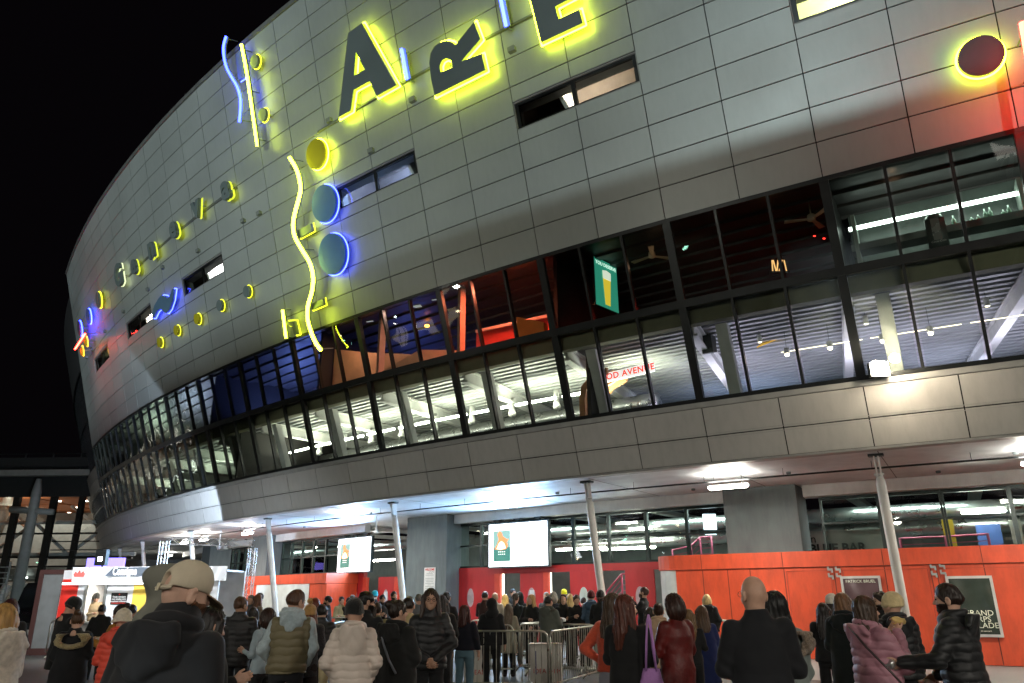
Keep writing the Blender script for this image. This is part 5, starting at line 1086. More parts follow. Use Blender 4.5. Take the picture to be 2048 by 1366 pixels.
for i,(x,y,w_,h_) in enumerate(((-62,8,16,14),(-48,-30,20,12),(-10,-60,30,14),(35,-40,20,16))):
    T=empty('office_block',(x,y,0),R([20,35,0,-25][i]),['dark office block with lit windows at the left of the square','low office block with scattered lit windows','wide office block across the square','tall office block across the square at right'][i],'building')
    m=MB(); m.box((0,0,h_/2),(w_,10,h_)); m.build('wall',pm('office_wall',(.08,.08,.08),.7),T); m=MB()
    for a in range(int(w_/2)):
        for b in range(int(h_/3)):
            if random.random()<.45:
                for sy in (-1,1): m.box((-w_/2+1+a*2,sy*5.02,1.8+b*3),(1.3,.06,1.5))
                for sx in (-1,1):
                    if a<5: m.box((sx*(w_/2+.02),-4+a*2,1.8+b*3),(.06,1.3,1.5))
    m.build('window',em('office_window',(1,.85,.6),1.6),T)
for i,(x,tx) in enumerate(((-9,-4),(2,1),(13,9))):  # unseen lamps added to brighten the people, aimed low to spare the facade
    floodlamp((x,-7.5,6.2),(tx,8.5,0),1500,(1,.93,.82),['left lantern just behind the camera','middle lantern just behind the camera','right lantern just behind the camera'][i],.6,66,name='street_lamp',blend=.5,grp='lanterns close behind the camera')
for i in range(26):  # unseen lamp posts added as lights for the glass to mirror
    x=-70+random.random()*60;y=-8+random.random()*36
    if x>-24 and y>2: continue
    h_=4+random.random()*5; T=empty('path_lamp',(x,y,0),0,'small lamp post out on the dark square','street lamp','small lamp posts on the square'); m=MB(); m.tube([(0,0,0),(0,0,h_)],.05,6); m.build('post',M_black,T); m=MB(); m.lathe((0,0,h_),[(.1,0),(.2,.12),(.1,.25)],8); m.build('globe',em('globe_glow%d'%(i%4),[(1,.9,.7),(.8,.95,1),(1,.8,.5),(.4,1,.7)][i%4],28),T,True)
# ================================================================ PEOPLE
def vcone(P,a,b,ra,rb):
    a=np.array(a,float);b=np.array(b,float);ba=b-a;pa=P-a; t=np.clip(pa@ba/max(1e-9,ba@ba),0,1)
    return np.linalg.norm(pa-t[...,None]*ba,axis=-1)-(ra+(rb-ra)*t)
def vell(P,c,r):
    p=P-np.array(c,float); r=np.array(r,float); k0=np.linalg.norm(p/r,axis=-1); k1=np.linalg.norm(p/(r*r),axis=-1)+1e-9
    return k0*(k0-1)/k1
def smin(a,b,k=.03):
    h=np.clip(.5+.5*(b-a)/k,0,1); return b*(1-h)+a*h-k*h*(1-h)
def smax(a,b,k=.02): return -smin(-a,-b,k)
def prof(P,tab,yo=0.):
    z=P[...,2]; zs=[t[0] for t in tab]; rx=np.interp(z,zs,[t[1] for t in tab]); ry=np.interp(z,zs,[t[2] for t in tab]); y0=np.interp(z,zs,[t[3] if len(t)>3 else 0 for t in tab])
    q=np.sqrt((P[...,0]/rx)**2+((P[...,1]-y0-yo)/ry)**2); d=(q-1)*np.minimum(rx,ry)*.9
    return np.maximum(d,np.maximum(zs[0]-z,z-zs[-1]))
def folds(P,seed,f=14.,a=.006):
    r=np.random.RandomState(seed); s=0
    for i in range(4):
        k=r.normal(size=3)*np.array([.7,.7,1.1]); k=k/np.linalg.norm(k)*f*(.6+.35*i); ph=r.rand()*6
        s=s+np.sin(P@k+ph+1.3*np.sin(P@(k[[1,2,0]]*.5)+ph))/(1+.5*i)
    return s*a
def nets(fn,lo,hi,h):
    lo=np.array(lo,float);hi=np.array(hi,float); n=np.maximum(4,np.ceil((hi-lo)/h).astype(int)+1)
    ax=[lo[i]+h*np.arange(n[i]) for i in range(3)]; G=np.stack(np.meshgrid(*ax,indexing='ij'),-1); V=fn(G)
    for sl in ((0,),(-1,)):
        V[sl[0]]=np.maximum(V[sl[0]],h*.5); V[:,sl[0]]=np.maximum(V[:,sl[0]],h*.5); V[:,:,sl[0]]=np.maximum(V[:,:,sl[0]],h*.5)
    S=V<0; c=[S[i:n[0]-1+i,j:n[1]-1+j,k:n[2]-1+k] for i in (0,1) for j in (0,1) for k in (0,1)]
    s=sum(x.astype(int) for x in c); M=(s>0)&(s<8); idx=-np.ones(M.shape,int); I=np.argwhere(M); idx[M]=np.arange(len(I))
    pos=np.zeros((len(I),3));cnt=np.zeros(len(I))
    for a in range(3):
        for u in (0,1):
            for v in (0,1):
                o=[0,0,0]; b=[x for x in range(3) if x!=a]; o[b[0]]=u;o[b[1]]=v; p=I+o; q=p.copy(); q[:,a]+=1
                va=V[p[:,0],p[:,1],p[:,2]];vb=V[q[:,0],q[:,1],q[:,2]]; m=(va<0)!=(vb<0); t=np.where(m,va/np.where(m,va-vb,1),0)
                w_=p.astype(float); w_[:,a]+=t; pos[m]+=w_[m]; cnt[m]+=1
    pos=lo+pos/cnt[:,None]*h; F=[]
    for a in range(3):
        b=(a+1)%3;c_=(a+2)%3; sa=[slice(None)]*3;sb=[slice(None)]*3; sa[a]=slice(0,-1);sb[a]=slice(1,None); A=S[tuple(sa)];B=S[tuple(sb)]
        E=np.argwhere(A!=B); E=E[(E[:,b]>0)&(E[:,c_]>0)&(E[:,b]<n[b]-1)&(E[:,c_]<n[c_]-1)]
        if not len(E): continue
        fl=A[E[:,0],E[:,1],E[:,2]]
        def g(db,dc): q=E.copy(); q[:,b]+=db;q[:,c_]+=dc; return idx[q[:,0],q[:,1],q[:,2]]
        Q=np.stack([g(-1,-1),g(0,-1),g(0,0),g(-1,0)],1); Q[~fl]=Q[~fl][:,::-1]; F.append(Q)
    return pos,(np.concatenate(F) if F else np.zeros((0,4),int))
def mesh_np(name,parts,mat,parent,smooth=True):
    vs=[];fs=[];n=0
    for v,f in parts: vs.append(v);fs.append(f+n);n+=len(v)
    v=np.concatenate(vs).astype(np.float32);f=np.concatenate(fs).astype(np.int32)
    me=bpy.data.meshes.new(name); me.vertices.add(len(v)); me.vertices.foreach_set('co',v.ravel()); me.loops.add(f.size); me.loops.foreach_set('vertex_index',f.ravel())
    me.polygons.add(len(f)); me.polygons.foreach_set('loop_start',np.arange(0,f.size,4,dtype=np.int32)); me.update(calc_edges=True)
    if smooth: me.shade_smooth()
    me.materials.append(mat); o=bpy.data.objects.new(name,me); COL.objects.link(o); o.parent=parent; return o
SK={'l':(.52,.31,.22),'m':(.42,.24,.16),'d':(.12,.065,.045),'p':(.58,.36,.27)}
def skin(k): return pm('skin_'+k,SK[k],.58,0,.14,14,.10,160)
def cloth(col,kind='cloth'):
    key='fabric_%s_%s'%(kind,str(col).strip('#').replace(' ','')); c_=C(col); dk=.45 if max(c_)<.03 else 1; c_=tuple(x*dk for x in c_)
    if kind=='leather': return pm(key,c_,.5,0,.3,6,.3,25,coat=.08,spec=.4)
    if kind=='puffer': return pm(key,c_,.55,0,.1,5,.12,50,sheen=.1)
    if kind=='fur': return pm(key,c_,.95,0,.45,60,.9,140,sheen=.3)
    if kind=='knit': return pm(key,c_,.95,0,.15,30,.4,160,sheen=.3)
    return pm(key,c_,.9,0,.16,7,.12,260,sheen=.06)
def hairm(col): c_=C(col); return pm('hair_'+col.strip('#'),c_,.45,0,.45,30,.6,60,spec=.4,stretch=(1,1,.12))
# ---- one head, in head space (chin forward is +Y, origin at the joint of neck and skull)
def headf(P):
    x,y,z=P[...,0],P[...,1],P[...,2]; X=np.abs(x); Pm=np.stack([X,y,z],-1)
    d=vell(P,(0,-.005,.135),(.075,.095,.1)); d=smin(d,vell(P,(0,.03,.065),(.056,.064,.062)),.04); d=smin(d,vell(P,(0,.066,.03),(.026,.024,.022)),.03)
    d=smin(d,vell(Pm,(.036,.058,.085),(.024,.026,.022)),.02)
    d=smin(d,vcone(Pm,(.004,.088,.137),(.045,.07,.134),.008,.006),.014)
    d=smax(d,-vell(Pm,(.031,.098,.118),(.017,.016,.011)),.012)
    d=smin(d,vcone(P,(0,.09,.122),(0,.112,.085),.007,.011),.01); d=smin(d,vell(Pm,(.011,.1,.08),(.008,.008,.006)),.006)
    d=smin(d,vell(P,(0,.09,.052),(.024,.012,.006)),.006); d=smin(d,vell(P,(0,.088,.043),(.02,.011,.006)),.005); d=smax(d,-vcone(P,(-.02,.1,.0475),(.02,.1,.0475),.0025,.0025),.003)
    d=smin(d,smax(vell(Pm,(.083,-.008,.105),(.014,.022,.036)),-vell(Pm,(.096,.0,.108),(.010,.012,.021)),.004),.005)
    d=smin(d,vcone(P,(0,-.02,-.11),(0,-.01,.06),.06,.052),.03)
    return d
_H={}
def headmesh(h):
    if h not in _H: _H[h]=nets(headf,(-.12,-.14,-.12),(.12,.15,.26),h)
    return _H[h]
def handf(curl):
    fs=[]
    base=[(-.03,.085,0,.066,.0085),(-.01,.092,0,.076,.009),(.011,.09,0,.072,.0085),(.03,.08,0,.056,.0075)]
    def f(P):
        d=smax(vell(P,(0,.045,0),(.043,.055,.017)),-vell(P,(0,.05,-.03),(.02,.03,.018)),.01); d=smin(d,vcone(P,(0,-.03,0),(0,.01,0),.024,.026),.02)
        for x,y,z,L,r in base:
            a=(x,y,z); c1=curl; s=L*.42; p1=(x,y+s*math.cos(c1*.5),-s*math.sin(c1*.5)); p2=(x,p1[1]+L*.33*math.cos(c1*1.3),p1[2]-L*.33*math.sin(c1*1.3)); p3=(x,p2[1]+L*.25*math.cos(c1*2.1),p2[2]-L*.25*math.sin(c1*2.1))
            e=np.minimum(np.minimum(vcone(P,(x*.8,y-.04,z),p1,r*1.15,r),vcone(P,p1,p2,r,r*.92)),vcone(P,p2,p3,r*.92,r*.8)); d=smin(d,e,.006)
        e=np.minimum(vcone(P,(-.022,.01,-.004),(-.05,.045,-.016),.013,.0105),vcone(P,(-.05,.045,-.016),(-.056,.078,-.03),.0105,.0085)); return smin(d,e,.01)
    return f
_HD={}
def handmesh(curl,mir,h=.0055):
    k=(round(curl,1),mir,h)
    if k not in _HD:
        v,f=nets(handf(curl),(-.08,-.06,-.12),(.06,.19,.04),h)
        if mir: v=v*np.array([-1,1,1]); f=f[:,::-1]
        _HD[k]=(v,f)
    return _HD[k]
ARM={'down':((.245,-.03,1.14),(.265,.05,.90)),'pocket':((.262,-.06,1.13),(.2,.10,.97)),'fold':((.235,.03,1.12),(.07,.27,1.15)),'clasp':((.28,.02,1.12),(.05,.2,.96)),
 'mouth':((.25,.14,1.14),(.07,.24,1.40)),'reach':((.27,.14,1.14),(.25,.42,1.1)),'phone':((.25,.05,1.12),(.12,.30,1.2)),'cross':((.25,.08,1.13),(-.08,.2,1.14)),'hip':((.36,-.04,1.16),(.2,.02,1.04)),'low':((.27,.0,1.13),(.24,.24,.98))}
ALLP=[]
def person(name_lab,u,v,Y,face,top='hoodie',tc='#202024',legs='#1c1c20',hair='short',hc='#2a1c14',sk='l',hem=.86,arms=('down','down'),yaw=0,pitch=0,lean=0,bulk=0,hat=None,hatc='#111111',beard=None,hood=None,hoodc=None,wide=1.,tk=None,shoes='#1a1a1a',glasses=False,seed=None,side=0,hlen=.34,curls=False,base_z=0.,collar=0.):
    seed=seed if seed is not None else int(u); hh=.012 if Y<10.5 else (.018 if Y<15 else .026); tk=tk or {'puffer':'puffer','leather':'leather','vest':'puffer','fur':'fur'}.get(top,'cloth')
    hatadd={'beanie':.025,'pom':.07,'cap':.02,'hoodup':.03,'bucket':.04}.get(hat,.0)+{'short':.012,'long':.02,'bob':.02,'bun':.02,'bald':0,'tail':.015}.get(hair,0)*(0 if hat else 1)
    Pt=atY(u,v,Y); H=Pt.z-hatadd-base_z; k=H/1.75; az=math.atan2(Pt.x,Pt.y); hd=az+R(face)
    # head placement after the lean
    nb=np.array([side*.0,-.02,1.478]); 
    def leanf(V):
        V=V.copy(); q=np.maximum(0,V[:,2]-.95); V[:,1]+=lean*q*1.0; V[:,0]+=side*q; return V
    hy,hp_=R(yaw),R(pitch)
    Ry=np.array([[math.cos(hy),math.sin(hy),0],[-math.sin(hy),math.cos(hy),0],[0,0,1]]); Rp=np.array([[1,0,0],[0,math.cos(hp_),math.sin(hp_)],[0,-math.sin(hp_),math.cos(hp_)]])
    RH=Ry@Rp
    hs=1.07
    def tohead(V): return leanf((V*hs)@RH.T+nb+np.array([0,.005,.015]))
    topl_=tohead(np.array([[0,0,.236]]))[0]
    ca,sa=math.cos(-hd),math.sin(-hd)
    ox=(topl_[0]*ca-topl_[1]*sa)*k; oy=(topl_[0]*sa+topl_[1]*ca)*k
    k2=H/topl_[2]; k=k2
    T=empty('person',(Pt.x-ox,Pt.y-oy,base_z),-hd,name_lab,'person','people waiting outside the arena'); T.scale=(k,k,k)
    sm=skin(sk); sh=[np.array([s*.168*wide,-.012,1.385]) for s in (1,-1)]; el=[];wr=[]
    for s,a in zip((1,-1),arms):
        e,w_=ARM[a]; el.append(np.array([s*(e[0]+(wide-1)*.2),e[1],e[2]])); wr.append(np.array([s*w_[0],w_[1],w_[2]]))
    # ---- body: one continuous figure (head, neck, trunk, limbs)
    def bodyf(P):
        d=prof(P,[(.82,.14,.10),(.95,.155,.105),(1.08,.125,.09),(1.28,.155,.105),(1.39,.14,.08),(1.45,.07,.06,-.01),(1.5,.05,.05,-.02)])
        X=np.stack([np.abs(P[...,0]),P[...,1],P[...,2]],-1)
        d=smin(d,vcone(X,(.09,0,.88),(.10,.01,.48),.08,.052),.04); d=smin(d,vcone(X,(.10,.01,.48),(.105,-.02,.09),.052,.036),.02); d=smin(d,vell(X,(.11,.05,.035),(.038,.11,.033)),.03)
        for i in (0,1): d=smin(d,vcone(P,sh[i],el[i],.045,.036),.03); d=smin(d,vcone(P,el[i],wr[i],.036,.024),.02)
        return smin(d,vcone(P,(0,-.02,1.42),(0,-.015,1.55),.055,.053),.03)
    parts=[]; v_,f_=nets(bodyf,(-.42,-.2,0),(.42,.5,1.56),.03); parts.append((leanf(v_),f_))
    v_,f_=headmesh(.008 if Y<10.5 else (.011 if Y<15 else .014)); parts.append((tohead(v_),f_))
    for i,s in ((0,1),(1,-1)):
        if arms[i]=='pocket': continue
        d=wr[i]-el[i]; d/=np.linalg.norm(d); fwd=d; side_=np.array([s*-1.0,0,0.]) if abs(d[2])>.6 else np.array([0,0,1.])
        if arms[i]=='down': side_=np.array([0,1.,0])*1; 
        up=np.cross(fwd,side_); up/=np.linalg.norm(up)+1e-9; sd=np.cross(up,fwd)*-1
        Mx=np.stack([sd,fwd,up],1); v_,f_=handmesh(.5 if arms[i] in('down','reach') else .9,s>0,.0055 if Y<12 else .009)
        vv=v_@Mx.T*1.0+wr[i]+fwd*.025
        if np.linalg.det(Mx)<0: f_=f_[:,::-1]
        parts.append((leanf(vv),f_))
    body=mesh_np('body',parts,sm,T)
    # ---- clothes
    b=bulk
    if top in('coat','long'): tab=[(hem,.235+b,.165+b),(.95,.215+b,.155+b),(1.1,.19+b,.135+b),(1.28,.19*wide+b,.135+b),(1.37,.175*wide+b*.8,.118+b*.8,-.005),(1.43,.125*wide+b*.5,.095+b*.5,-.012),(1.475,.092+b*.2,.085+b*.2,-.018),(1.52,.078,.078,-.02)]
    elif top in('puffer','vest'): tab=[(hem,.205+b,.15+b),(.95,.215+b,.165+b),(1.1,.205+b,.155+b),(1.28,.20*wide+b,.148+b),(1.37,.185*wide+b*.8,.13+b*.8,-.005),(1.43,.14*wide+b*.5,.105+b*.5,-.012),(1.48,.105+b*.2,.095+b*.2,-.018),(1.535,.084,.086,-.02)]
    else: tab=[(hem,.19+b,.135+b),(.95,.19+b,.14+b),(1.1,.175+b,.125+b),(1.28,.185*wide+b,.13+b),(1.37,.168*wide+b*.8,.112+b*.8,-.005),(1.43,.115*wide+b*.5,.09+b*.5,-.012),(1.475,.085+b*.2,.08,-.018),(1.51,.07,.07,-.02)]
    if top=='vest': pass
    ar={'puffer':.066,'coat':.06,'long':.058,'fur':.068,'vest':.052,'leather':.058}.get(top,.053)+b*.45
    def armf(P,r0):
        d=9.
        for i in (0,1):
            w2=wr[i]+ (np.array([0,0,0])); 
            d=np.minimum(d,smin(vcone(P,sh[i],el[i],r0+.012,r0*.9),vcone(P,el[i],w2,r0*.9,r0*.68),.03))
        return d
    q=.082 if top=='vest' else .075
    def jf(P):
        d=prof(P,tab)
        if top!='vest': d=smin(d,armf(P,ar),.028)
        else: d=smin(d,smax(armf(P,ar+.012),(np.abs(P[...,0])-.19*wide),.015),.03)
        if top in('puffer','vest'):
            zw=P[...,2]+.006*np.sin(P[...,0]*31+seed)+.004*np.sin(P[...,1]*47); d=d-.011*np.abs(np.sin(zw*math.pi/q))**.5+.008; d=d+folds(P*np.array([1,1,.35]),seed,46,.0022)
        d=d+folds(P,seed,13,.0042)+folds(P,seed+5,30,.0026)+.004*np.sin((P[...,2]+P[...,0]*.8)*60+seed)*np.exp(-((P[...,2]-1.13)/.09)**2)*np.exp(-((np.abs(P[...,0])-.25)/.08)**2)
        if hood in('down','drop'):
            Z=P[...,2]; dz=1.40 if hood=='down' else 1.35; rz=.12 if hood=='down' else .155
            wx=np.interp(Z,[dz-rz,dz-rz*.5,dz+.02,dz+.12],[.05,.135,.165,.12])
            e=(np.sqrt((P[...,0]/wx)**2+((P[...,1]+.125+b*.8+.22*(Z-dz))/.062)**2)-1)*.06; e=smax(e,np.maximum(dz-rz-Z,Z-1.505),.03)
            e=e+.0035*np.sin(np.abs(P[...,0])*60+(Z-dz)*38)+folds(P,seed+2,26,.0045)
            e=smax(e,-vell(P,(0,-.115-b*.8,1.51),(.085,.035,.07)),.012)
            d=smin(d,e,.015)
            rg=np.sqrt(P[...,0]**2+((P[...,1]+.02)*1.05)**2)-(.098+b*.2); d=smin(d,np.sqrt(rg**2+(Z-1.488-.25*(-P[...,1]-.02))**2)-.03+folds(P,seed+4,30,.004),.02)
        if collar: d=smin(d,smax(vell(P,(0,-.01,1.52),(.1,.1,.06+collar)),P[...,2]-1.56-collar,.01),.02)
        d=smax(d,-vell(P,(0,.02,1.60),(.068,.082,.11)),.012)
        return np.maximum(d,hem-P[...,2])
    yb=.6 if any(a in('reach','mouth','phone','fold') for a in arms) else .42
    v_,f_=nets(jf,(-.48-b,-.34-b,hem-.02),(.48+b,yb,1.66),hh if Y>9.3 else (.0085 if Y>6 else .0075))
    jm=cloth(tc,tk); jn={'hoodie':'hoodie','puffer':'jacket','coat':'coat','long':'coat','vest':'vest','leather':'coat','fur':'fur_coat','top':'sweater'}.get(top,'jacket')
    J=mesh_np(jn,[(leanf(v_),f_)],jm,T)
    if top=='vest':
        def sf(P): return np.maximum(smax(armf(P,.056),.15-np.abs(P[...,0]),.01)+folds(P,seed,22,.005)+.005*np.sin((P[...,2]+P[...,0]*.6)*55)*np.exp(-((P[...,2]-1.12)/.12)**2),-9)
        for bx in ((-.48,-.1),(.1,.48)): v_,f_=nets(sf,(bx[0],-.34,.8),(bx[1],.5,1.55),hh); mesh_np('sleeve',[(leanf(v_),f_)],cloth(hoodc or '#c8d4dc','knit'),T)
        def hf(P):
            Z=P[...,2]; wx=np.interp(Z,[1.30,1.36,1.44,1.52],[.04,.11,.15,.115]); e=(np.sqrt((P[...,0]/wx)**2+((P[...,1]+.12+.2*(Z-1.42))/.06)**2)-1)*.06; e=smax(e,np.maximum(1.29-Z,Z-1.52),.02)+.006*np.sin(np.abs(P[...,0])*55+Z*40); e=smax(e,-vell(P,(0,-.105,1.53),(.08,.03,.07)),.01); rg=np.sqrt(P[...,0]**2+(P[...,1]+.02)**2)-.098; d=smin(e,np.sqrt(rg**2+((Z-1.5-.2*(-P[...,1]-.02))*.8)**2)-.034,.02)+folds(P,seed,26,.005); return smax(d,-vell(P,(0,.02,1.62),(.068,.08,.12)),.01)
        v_,f_=nets(hf,(-.2,-.3,1.27),(.2,.17,1.62),min(hh,.01)); mesh_np('hood',[(leanf(v_),f_)],cloth(hoodc or '#c8d4dc','knit'),T)
    if hood=='fur' or hood=='furblack':
        def hf(P):
            c_=np.sqrt((P[...,0]/.185)**2+((P[...,2]-1.36)/.11)**2); d=np.sqrt(((c_-1)*.14)**2+(P[...,1]+.165+b-.25*(P[...,0]**2)*4)**2)-.042; d=d+folds(P,seed,60,.008)+folds(P,seed+3,110,.005)
            return smax(d,P[...,2]-1.44,.02)
        v_,f_=nets(hf,(-.3,-.32,1.15),(.3,.1,1.55),hh*.8); mesh_np('fur_trim',[(leanf(v_),f_)],cloth(hoodc or '#9a8a6a','fur'),T)
    if hood=='up' or hood=='peak':
        def hf(P):
            d=smin(vell(P,(0,-.01,.125),(.105,.128,.135)),vell(P,(0,-.05,-.03),(.13,.12,.1)),.05)
            if hood=='peak': d=smin(d,vell(P,(0,-.085,.17),(.06,.09,.07)),.05)
            d=d+folds(P*1.,seed,16,.011)+folds(P,seed+3,34,.004)+.004*np.exp(-(P[...,0]/.006)**2); d=smax(d,-vell(P,(0,.09,.09),(.07,.09,.1)),.02); return d
        v_,f_=nets(hf,(-.2,-.24,-.12),(.2,.2,.3),hh); mesh_np('hood',[(tohead(v_),f_)],cloth(hoodc or tc,tk),T)
    # trousers and shoes
    if hem>.45 or top!='long':
        wl_=.092 if legs not in('wide',) else .11
        def tf(P):
            X=np.stack([np.abs(P[...,0]),P[...,1],P[...,2]],-1)
            d=prof(P,[(.80,.165,.125),(.95,.172,.128),(1.04,.155,.115)]); d=smin(d,vcone(X,(.092,0,.86),(.102,.01,.48),.095,.077),.04); d=smin(d,vcone(X,(.102,.01,.48),(.107,-.015,.05),.077,.066),.03)
            return d+folds(P,seed+9,17,.005)
        v_,f_=nets(tf,(-.24,-.2,.03),(.24,.2,1.05),max(hh,.014)); mesh_np('trousers',[(v_,f_)],cloth(legs),T)
    def sf2(P):
        X=np.stack([np.abs(P[...,0]),P[...,1],P[...,2]],-1); d=smin(vell(X,(.11,.045,.04),(.05,.135,.042)),vcone(X,(.107,-.02,.04),(.107,-.02,.12),.055,.055),.03); return np.maximum(d,-P[...,2])
    v_,f_=nets(sf2,(-.2,-.14,-.01),(.2,.22,.16),.02); mesh_np('shoes',[(v_,f_)],cloth(shoes,'leather'),T)
    # hair
    hm=hairm(hc); hv=.009 if Y<10.5 else (.012 if Y<15 else .016)
    def strands(P,a=.004): an=np.arctan2(P[...,0],-P[...,1]-.0001); return a*np.sin(an*17+3*np.sin(P[...,2]*9+seed))+a*.6*np.sin(an*41+P[...,2]*20)
    if hair!='bald' and not (hat=='hoodup'):
        def haf(P):
            d=vell(P,(0,-.012,.14),(.085,.106,.106))
            if hair in('short',): 
                d=smax(d,.075-P[...,2]-.35*np.maximum(0,P[...,1])*0+.9*np.maximum(0,P[...,1]),.015); d=smax(d,-vell(P,(0,.12,.09),(.075,.075,.085)),.02); d=d+folds(P,seed,70,.0035 if not curls else .01)
            else:
                L=hlen
                X=np.abs(P[...,0])
                zz_=P[...,2]; w_=np.interp(zz_,[-L,-.1,.05,.15,.2],[.075,.115,.098,.07,.05]); dp=np.interp(zz_,[-L,-.1,.05,.2],[.045,.062,.075,.06]); cy=np.interp(zz_,[-L,-.1,.05,.2],[-.10,-.075,-.035,-.02])
                if hair=='long': 
                    cu=(np.sqrt((P[...,0]/w_)**2+((P[...,1]-cy)/dp)**2)-1)*.06; cu=np.maximum(cu,np.maximum(-L-zz_,zz_-.18)); d=smin(d,cu,.03)
                    fr=vcone(np.stack([X,P[...,1],P[...,2]],-1),(.078,.02,.14),(.10,.035,-.5*L),.028,.03); d=smin(d,fr,.03)
                if hair=='bob':
                    cu=vell(P,(0,-.03,.07),(.115,.105,.13)); d=smin(d,np.maximum(cu,-.055-zz_),.03)
                if hair=='bun': d=smin(d,vell(P,(0,-.115,.2),(.045,.045,.04)),.02); d=smax(d,.02-zz_-.2*P[...,1],.02)
                if hair=='tail': 
                    d=smax(d,.05-zz_,.02); d=smin(d,vcone(P,(0,-.11,.13),(0,-.15,-.12),.035,.018),.02)
                d=smax(d,-vell(P,(0,.125,.075),(.068,.09,.105)),.015); d=d+strands(P)
            return d
        zt_=-hlen-.03 if hair=='long' else (-.16 if hair in('tail','bob') else -.02)
        v_,f_=nets(haf,(-.17,-.22,zt_),(.17,.14,.29),hv); mesh_np('hair',[(tohead(v_),f_)],hm,T)
    if beard:
        def bf(P):
            d=headf(P)-.007+folds(P,seed,90,.002); d=np.maximum(d,P[...,2]-.062-.35*np.abs(P[...,0])+.0); d=np.maximum(d,.0-P[...,2]-.01); d=np.maximum(d,-P[...,1]+.005); d=np.maximum(d,-vell(P,(0,.1,.047),(.022,.03,.007))); return d
        v_,f_=nets(bf,(-.12,-.05,-.05),(.12,.15,.12),.008 if Y<10.5 else .011); mesh_np('beard',[(tohead(v_),f_)],hairm(beard),T)
    hcm=cloth(hatc,'knit')
    if hat in('beanie','pom','bucket'):
        def kf(P):
            d=vell(P,(0,-.012,.155),(.095,.115,.112)); d=smin(d,np.maximum(vell(P,(0,-.008,.12),(.099,.119,.05)),np.abs(P[...,2]-.125+.12*P[...,1])-.03),.012) if hat!='bucket' else smin(d,vell(P,(0,0,.1),(.13,.14,.05)),.03)
            d=np.maximum(d,(.09-.12*P[...,1])-P[...,2]); an=np.arctan2(P[...,0],P[...,1]); d=d-.0022*np.sin(an*44)+folds(P,seed,25,.003)
            if hat=='pom': d=smin(d,vell(P,(0,-.03,.30),(.045,.045,.042))+folds(P,seed,90,.006),.01)
            return d
        v_,f_=nets(kf,(-.16,-.17,.0),(.16,.17,.37),hv); mesh_np('beanie' if hat!='bucket' else 'hat',[(tohead(v_),f_)],hcm,T)
    if hat=='cap':
        def kf(P):
            d=vell(P,(0,-.01,.15),(.088,.112,.102)); d=np.maximum(d,.128-.12*P[...,1]-P[...,2]); d=smax(d,-vell(P,(0,-.115,.155),(.042,.05,.035)),.006)
            e=vell(P,(0,-.105,.128),(.07,.018,.0125)); d=smin(d,e,.004)
            an=np.arctan2(P[...,0],P[...,1]); d=d+.0015*np.exp(-(np.sin(an*3)/.06)**2); return d+folds(P,seed,35,.0012)
        v_,f_=nets(kf,(-.12,-.15,.08),(.12,.14,.28),.006); mesh_np('cap_crown',[(tohead(v_),f_)],cloth(hatc,'cloth'),T)
        def pf(P):
            zc_=.118-.35*(P[...,1]-.09)-1.9*P[...,0]**2-.9*(P[...,1]-.07)**2; d=np.abs(P[...,2]-zc_)-.0035; q_=np.sqrt((P[...,0]/.082)**2+((P[...,1]-.075)/.11)**2)-1; return np.maximum(np.maximum(d,q_*.08),.07-P[...,1])
        v_,f_=nets(pf,(-.1,.05,.0),(.1,.2,.16),.0055); mesh_np('cap_peak',[(tohead(v_),f_)],cloth('#8d7458'),T)
        m_=MB(); m_.box((0,-.127,.128),(.016,.006,.03)); o=m_.build('strap_buckle',cloth('#d8cdb0'),T); 
        vv=np.array([v.co[:] for v in o.data.vertices]); vv=tohead(vv); 
        for q_,c2 in zip(o.data.vertices,vv): q_.co=c2
    # eyes and brows
    m_=MB()
    for s in (-1,1): m_.lathe((s*.031,.0845,.1115),[(.003,0),(.0075,.002),(.009,.006),(.0075,.010),(.003,.012)],8)
    def headify(o):
        vv=tohead(np.array([v.co[:] for v in o.data.vertices]))
        for q_,c2 in zip(o.data.vertices,vv): q_.co=c2
        return o
    if Y<16:
        headify(m_.build('eyes',pm('eye_dark',(.03,.02,.015),.15),T,True))
        m_=MB()
        for s in (-1,1): m_.tube([(s*.014,.094,.136),(s*.032,.092,.1405),(s*.05,.08,.136)],[.002,.003,.0015],5)
        headify(m_.build('eyebrows',hm if hair!='bald' else hairm('#5a4a3a'),T))
    if glasses:
        m_=MB()
        for s in (-1,1):
            m_.tube([(s*.033+.024*math.cos(a*math.pi/8),.108,.118+.019*math.sin(a*math.pi/8)) for a in range(17)],.0022,5); m_.tube([(s*.057,.106,.122),(s*.08,.04,.122),(s*.083,-.01,.115)],.0022,5)
        m_.tube([(-.009,.11,.122),(.009,.11,.122)],.0022,5); headify(m_.build('glasses',pm('glasses_metal',(.2,.2,.2),.2,.9),T))
    ALLP.append(T); T['k']=k
    del T['k']
    # where the wrists are, in world space (for things held)
    Mw=Matrix.Translation(T.location)@Matrix.Rotation(-hd,4,'Z')@Matrix.Scale(k,4)
    def hw(i,off=(0,0,0)):
        d=(wr[i]-el[i]);d/=np.linalg.norm(d); q_=leanf((wr[i]+d*.1+np.array(off))[None])[0]; return Mw@Vector(q_.tolist())
    T_hw=hw
    return T,hw,Mw
P_=person
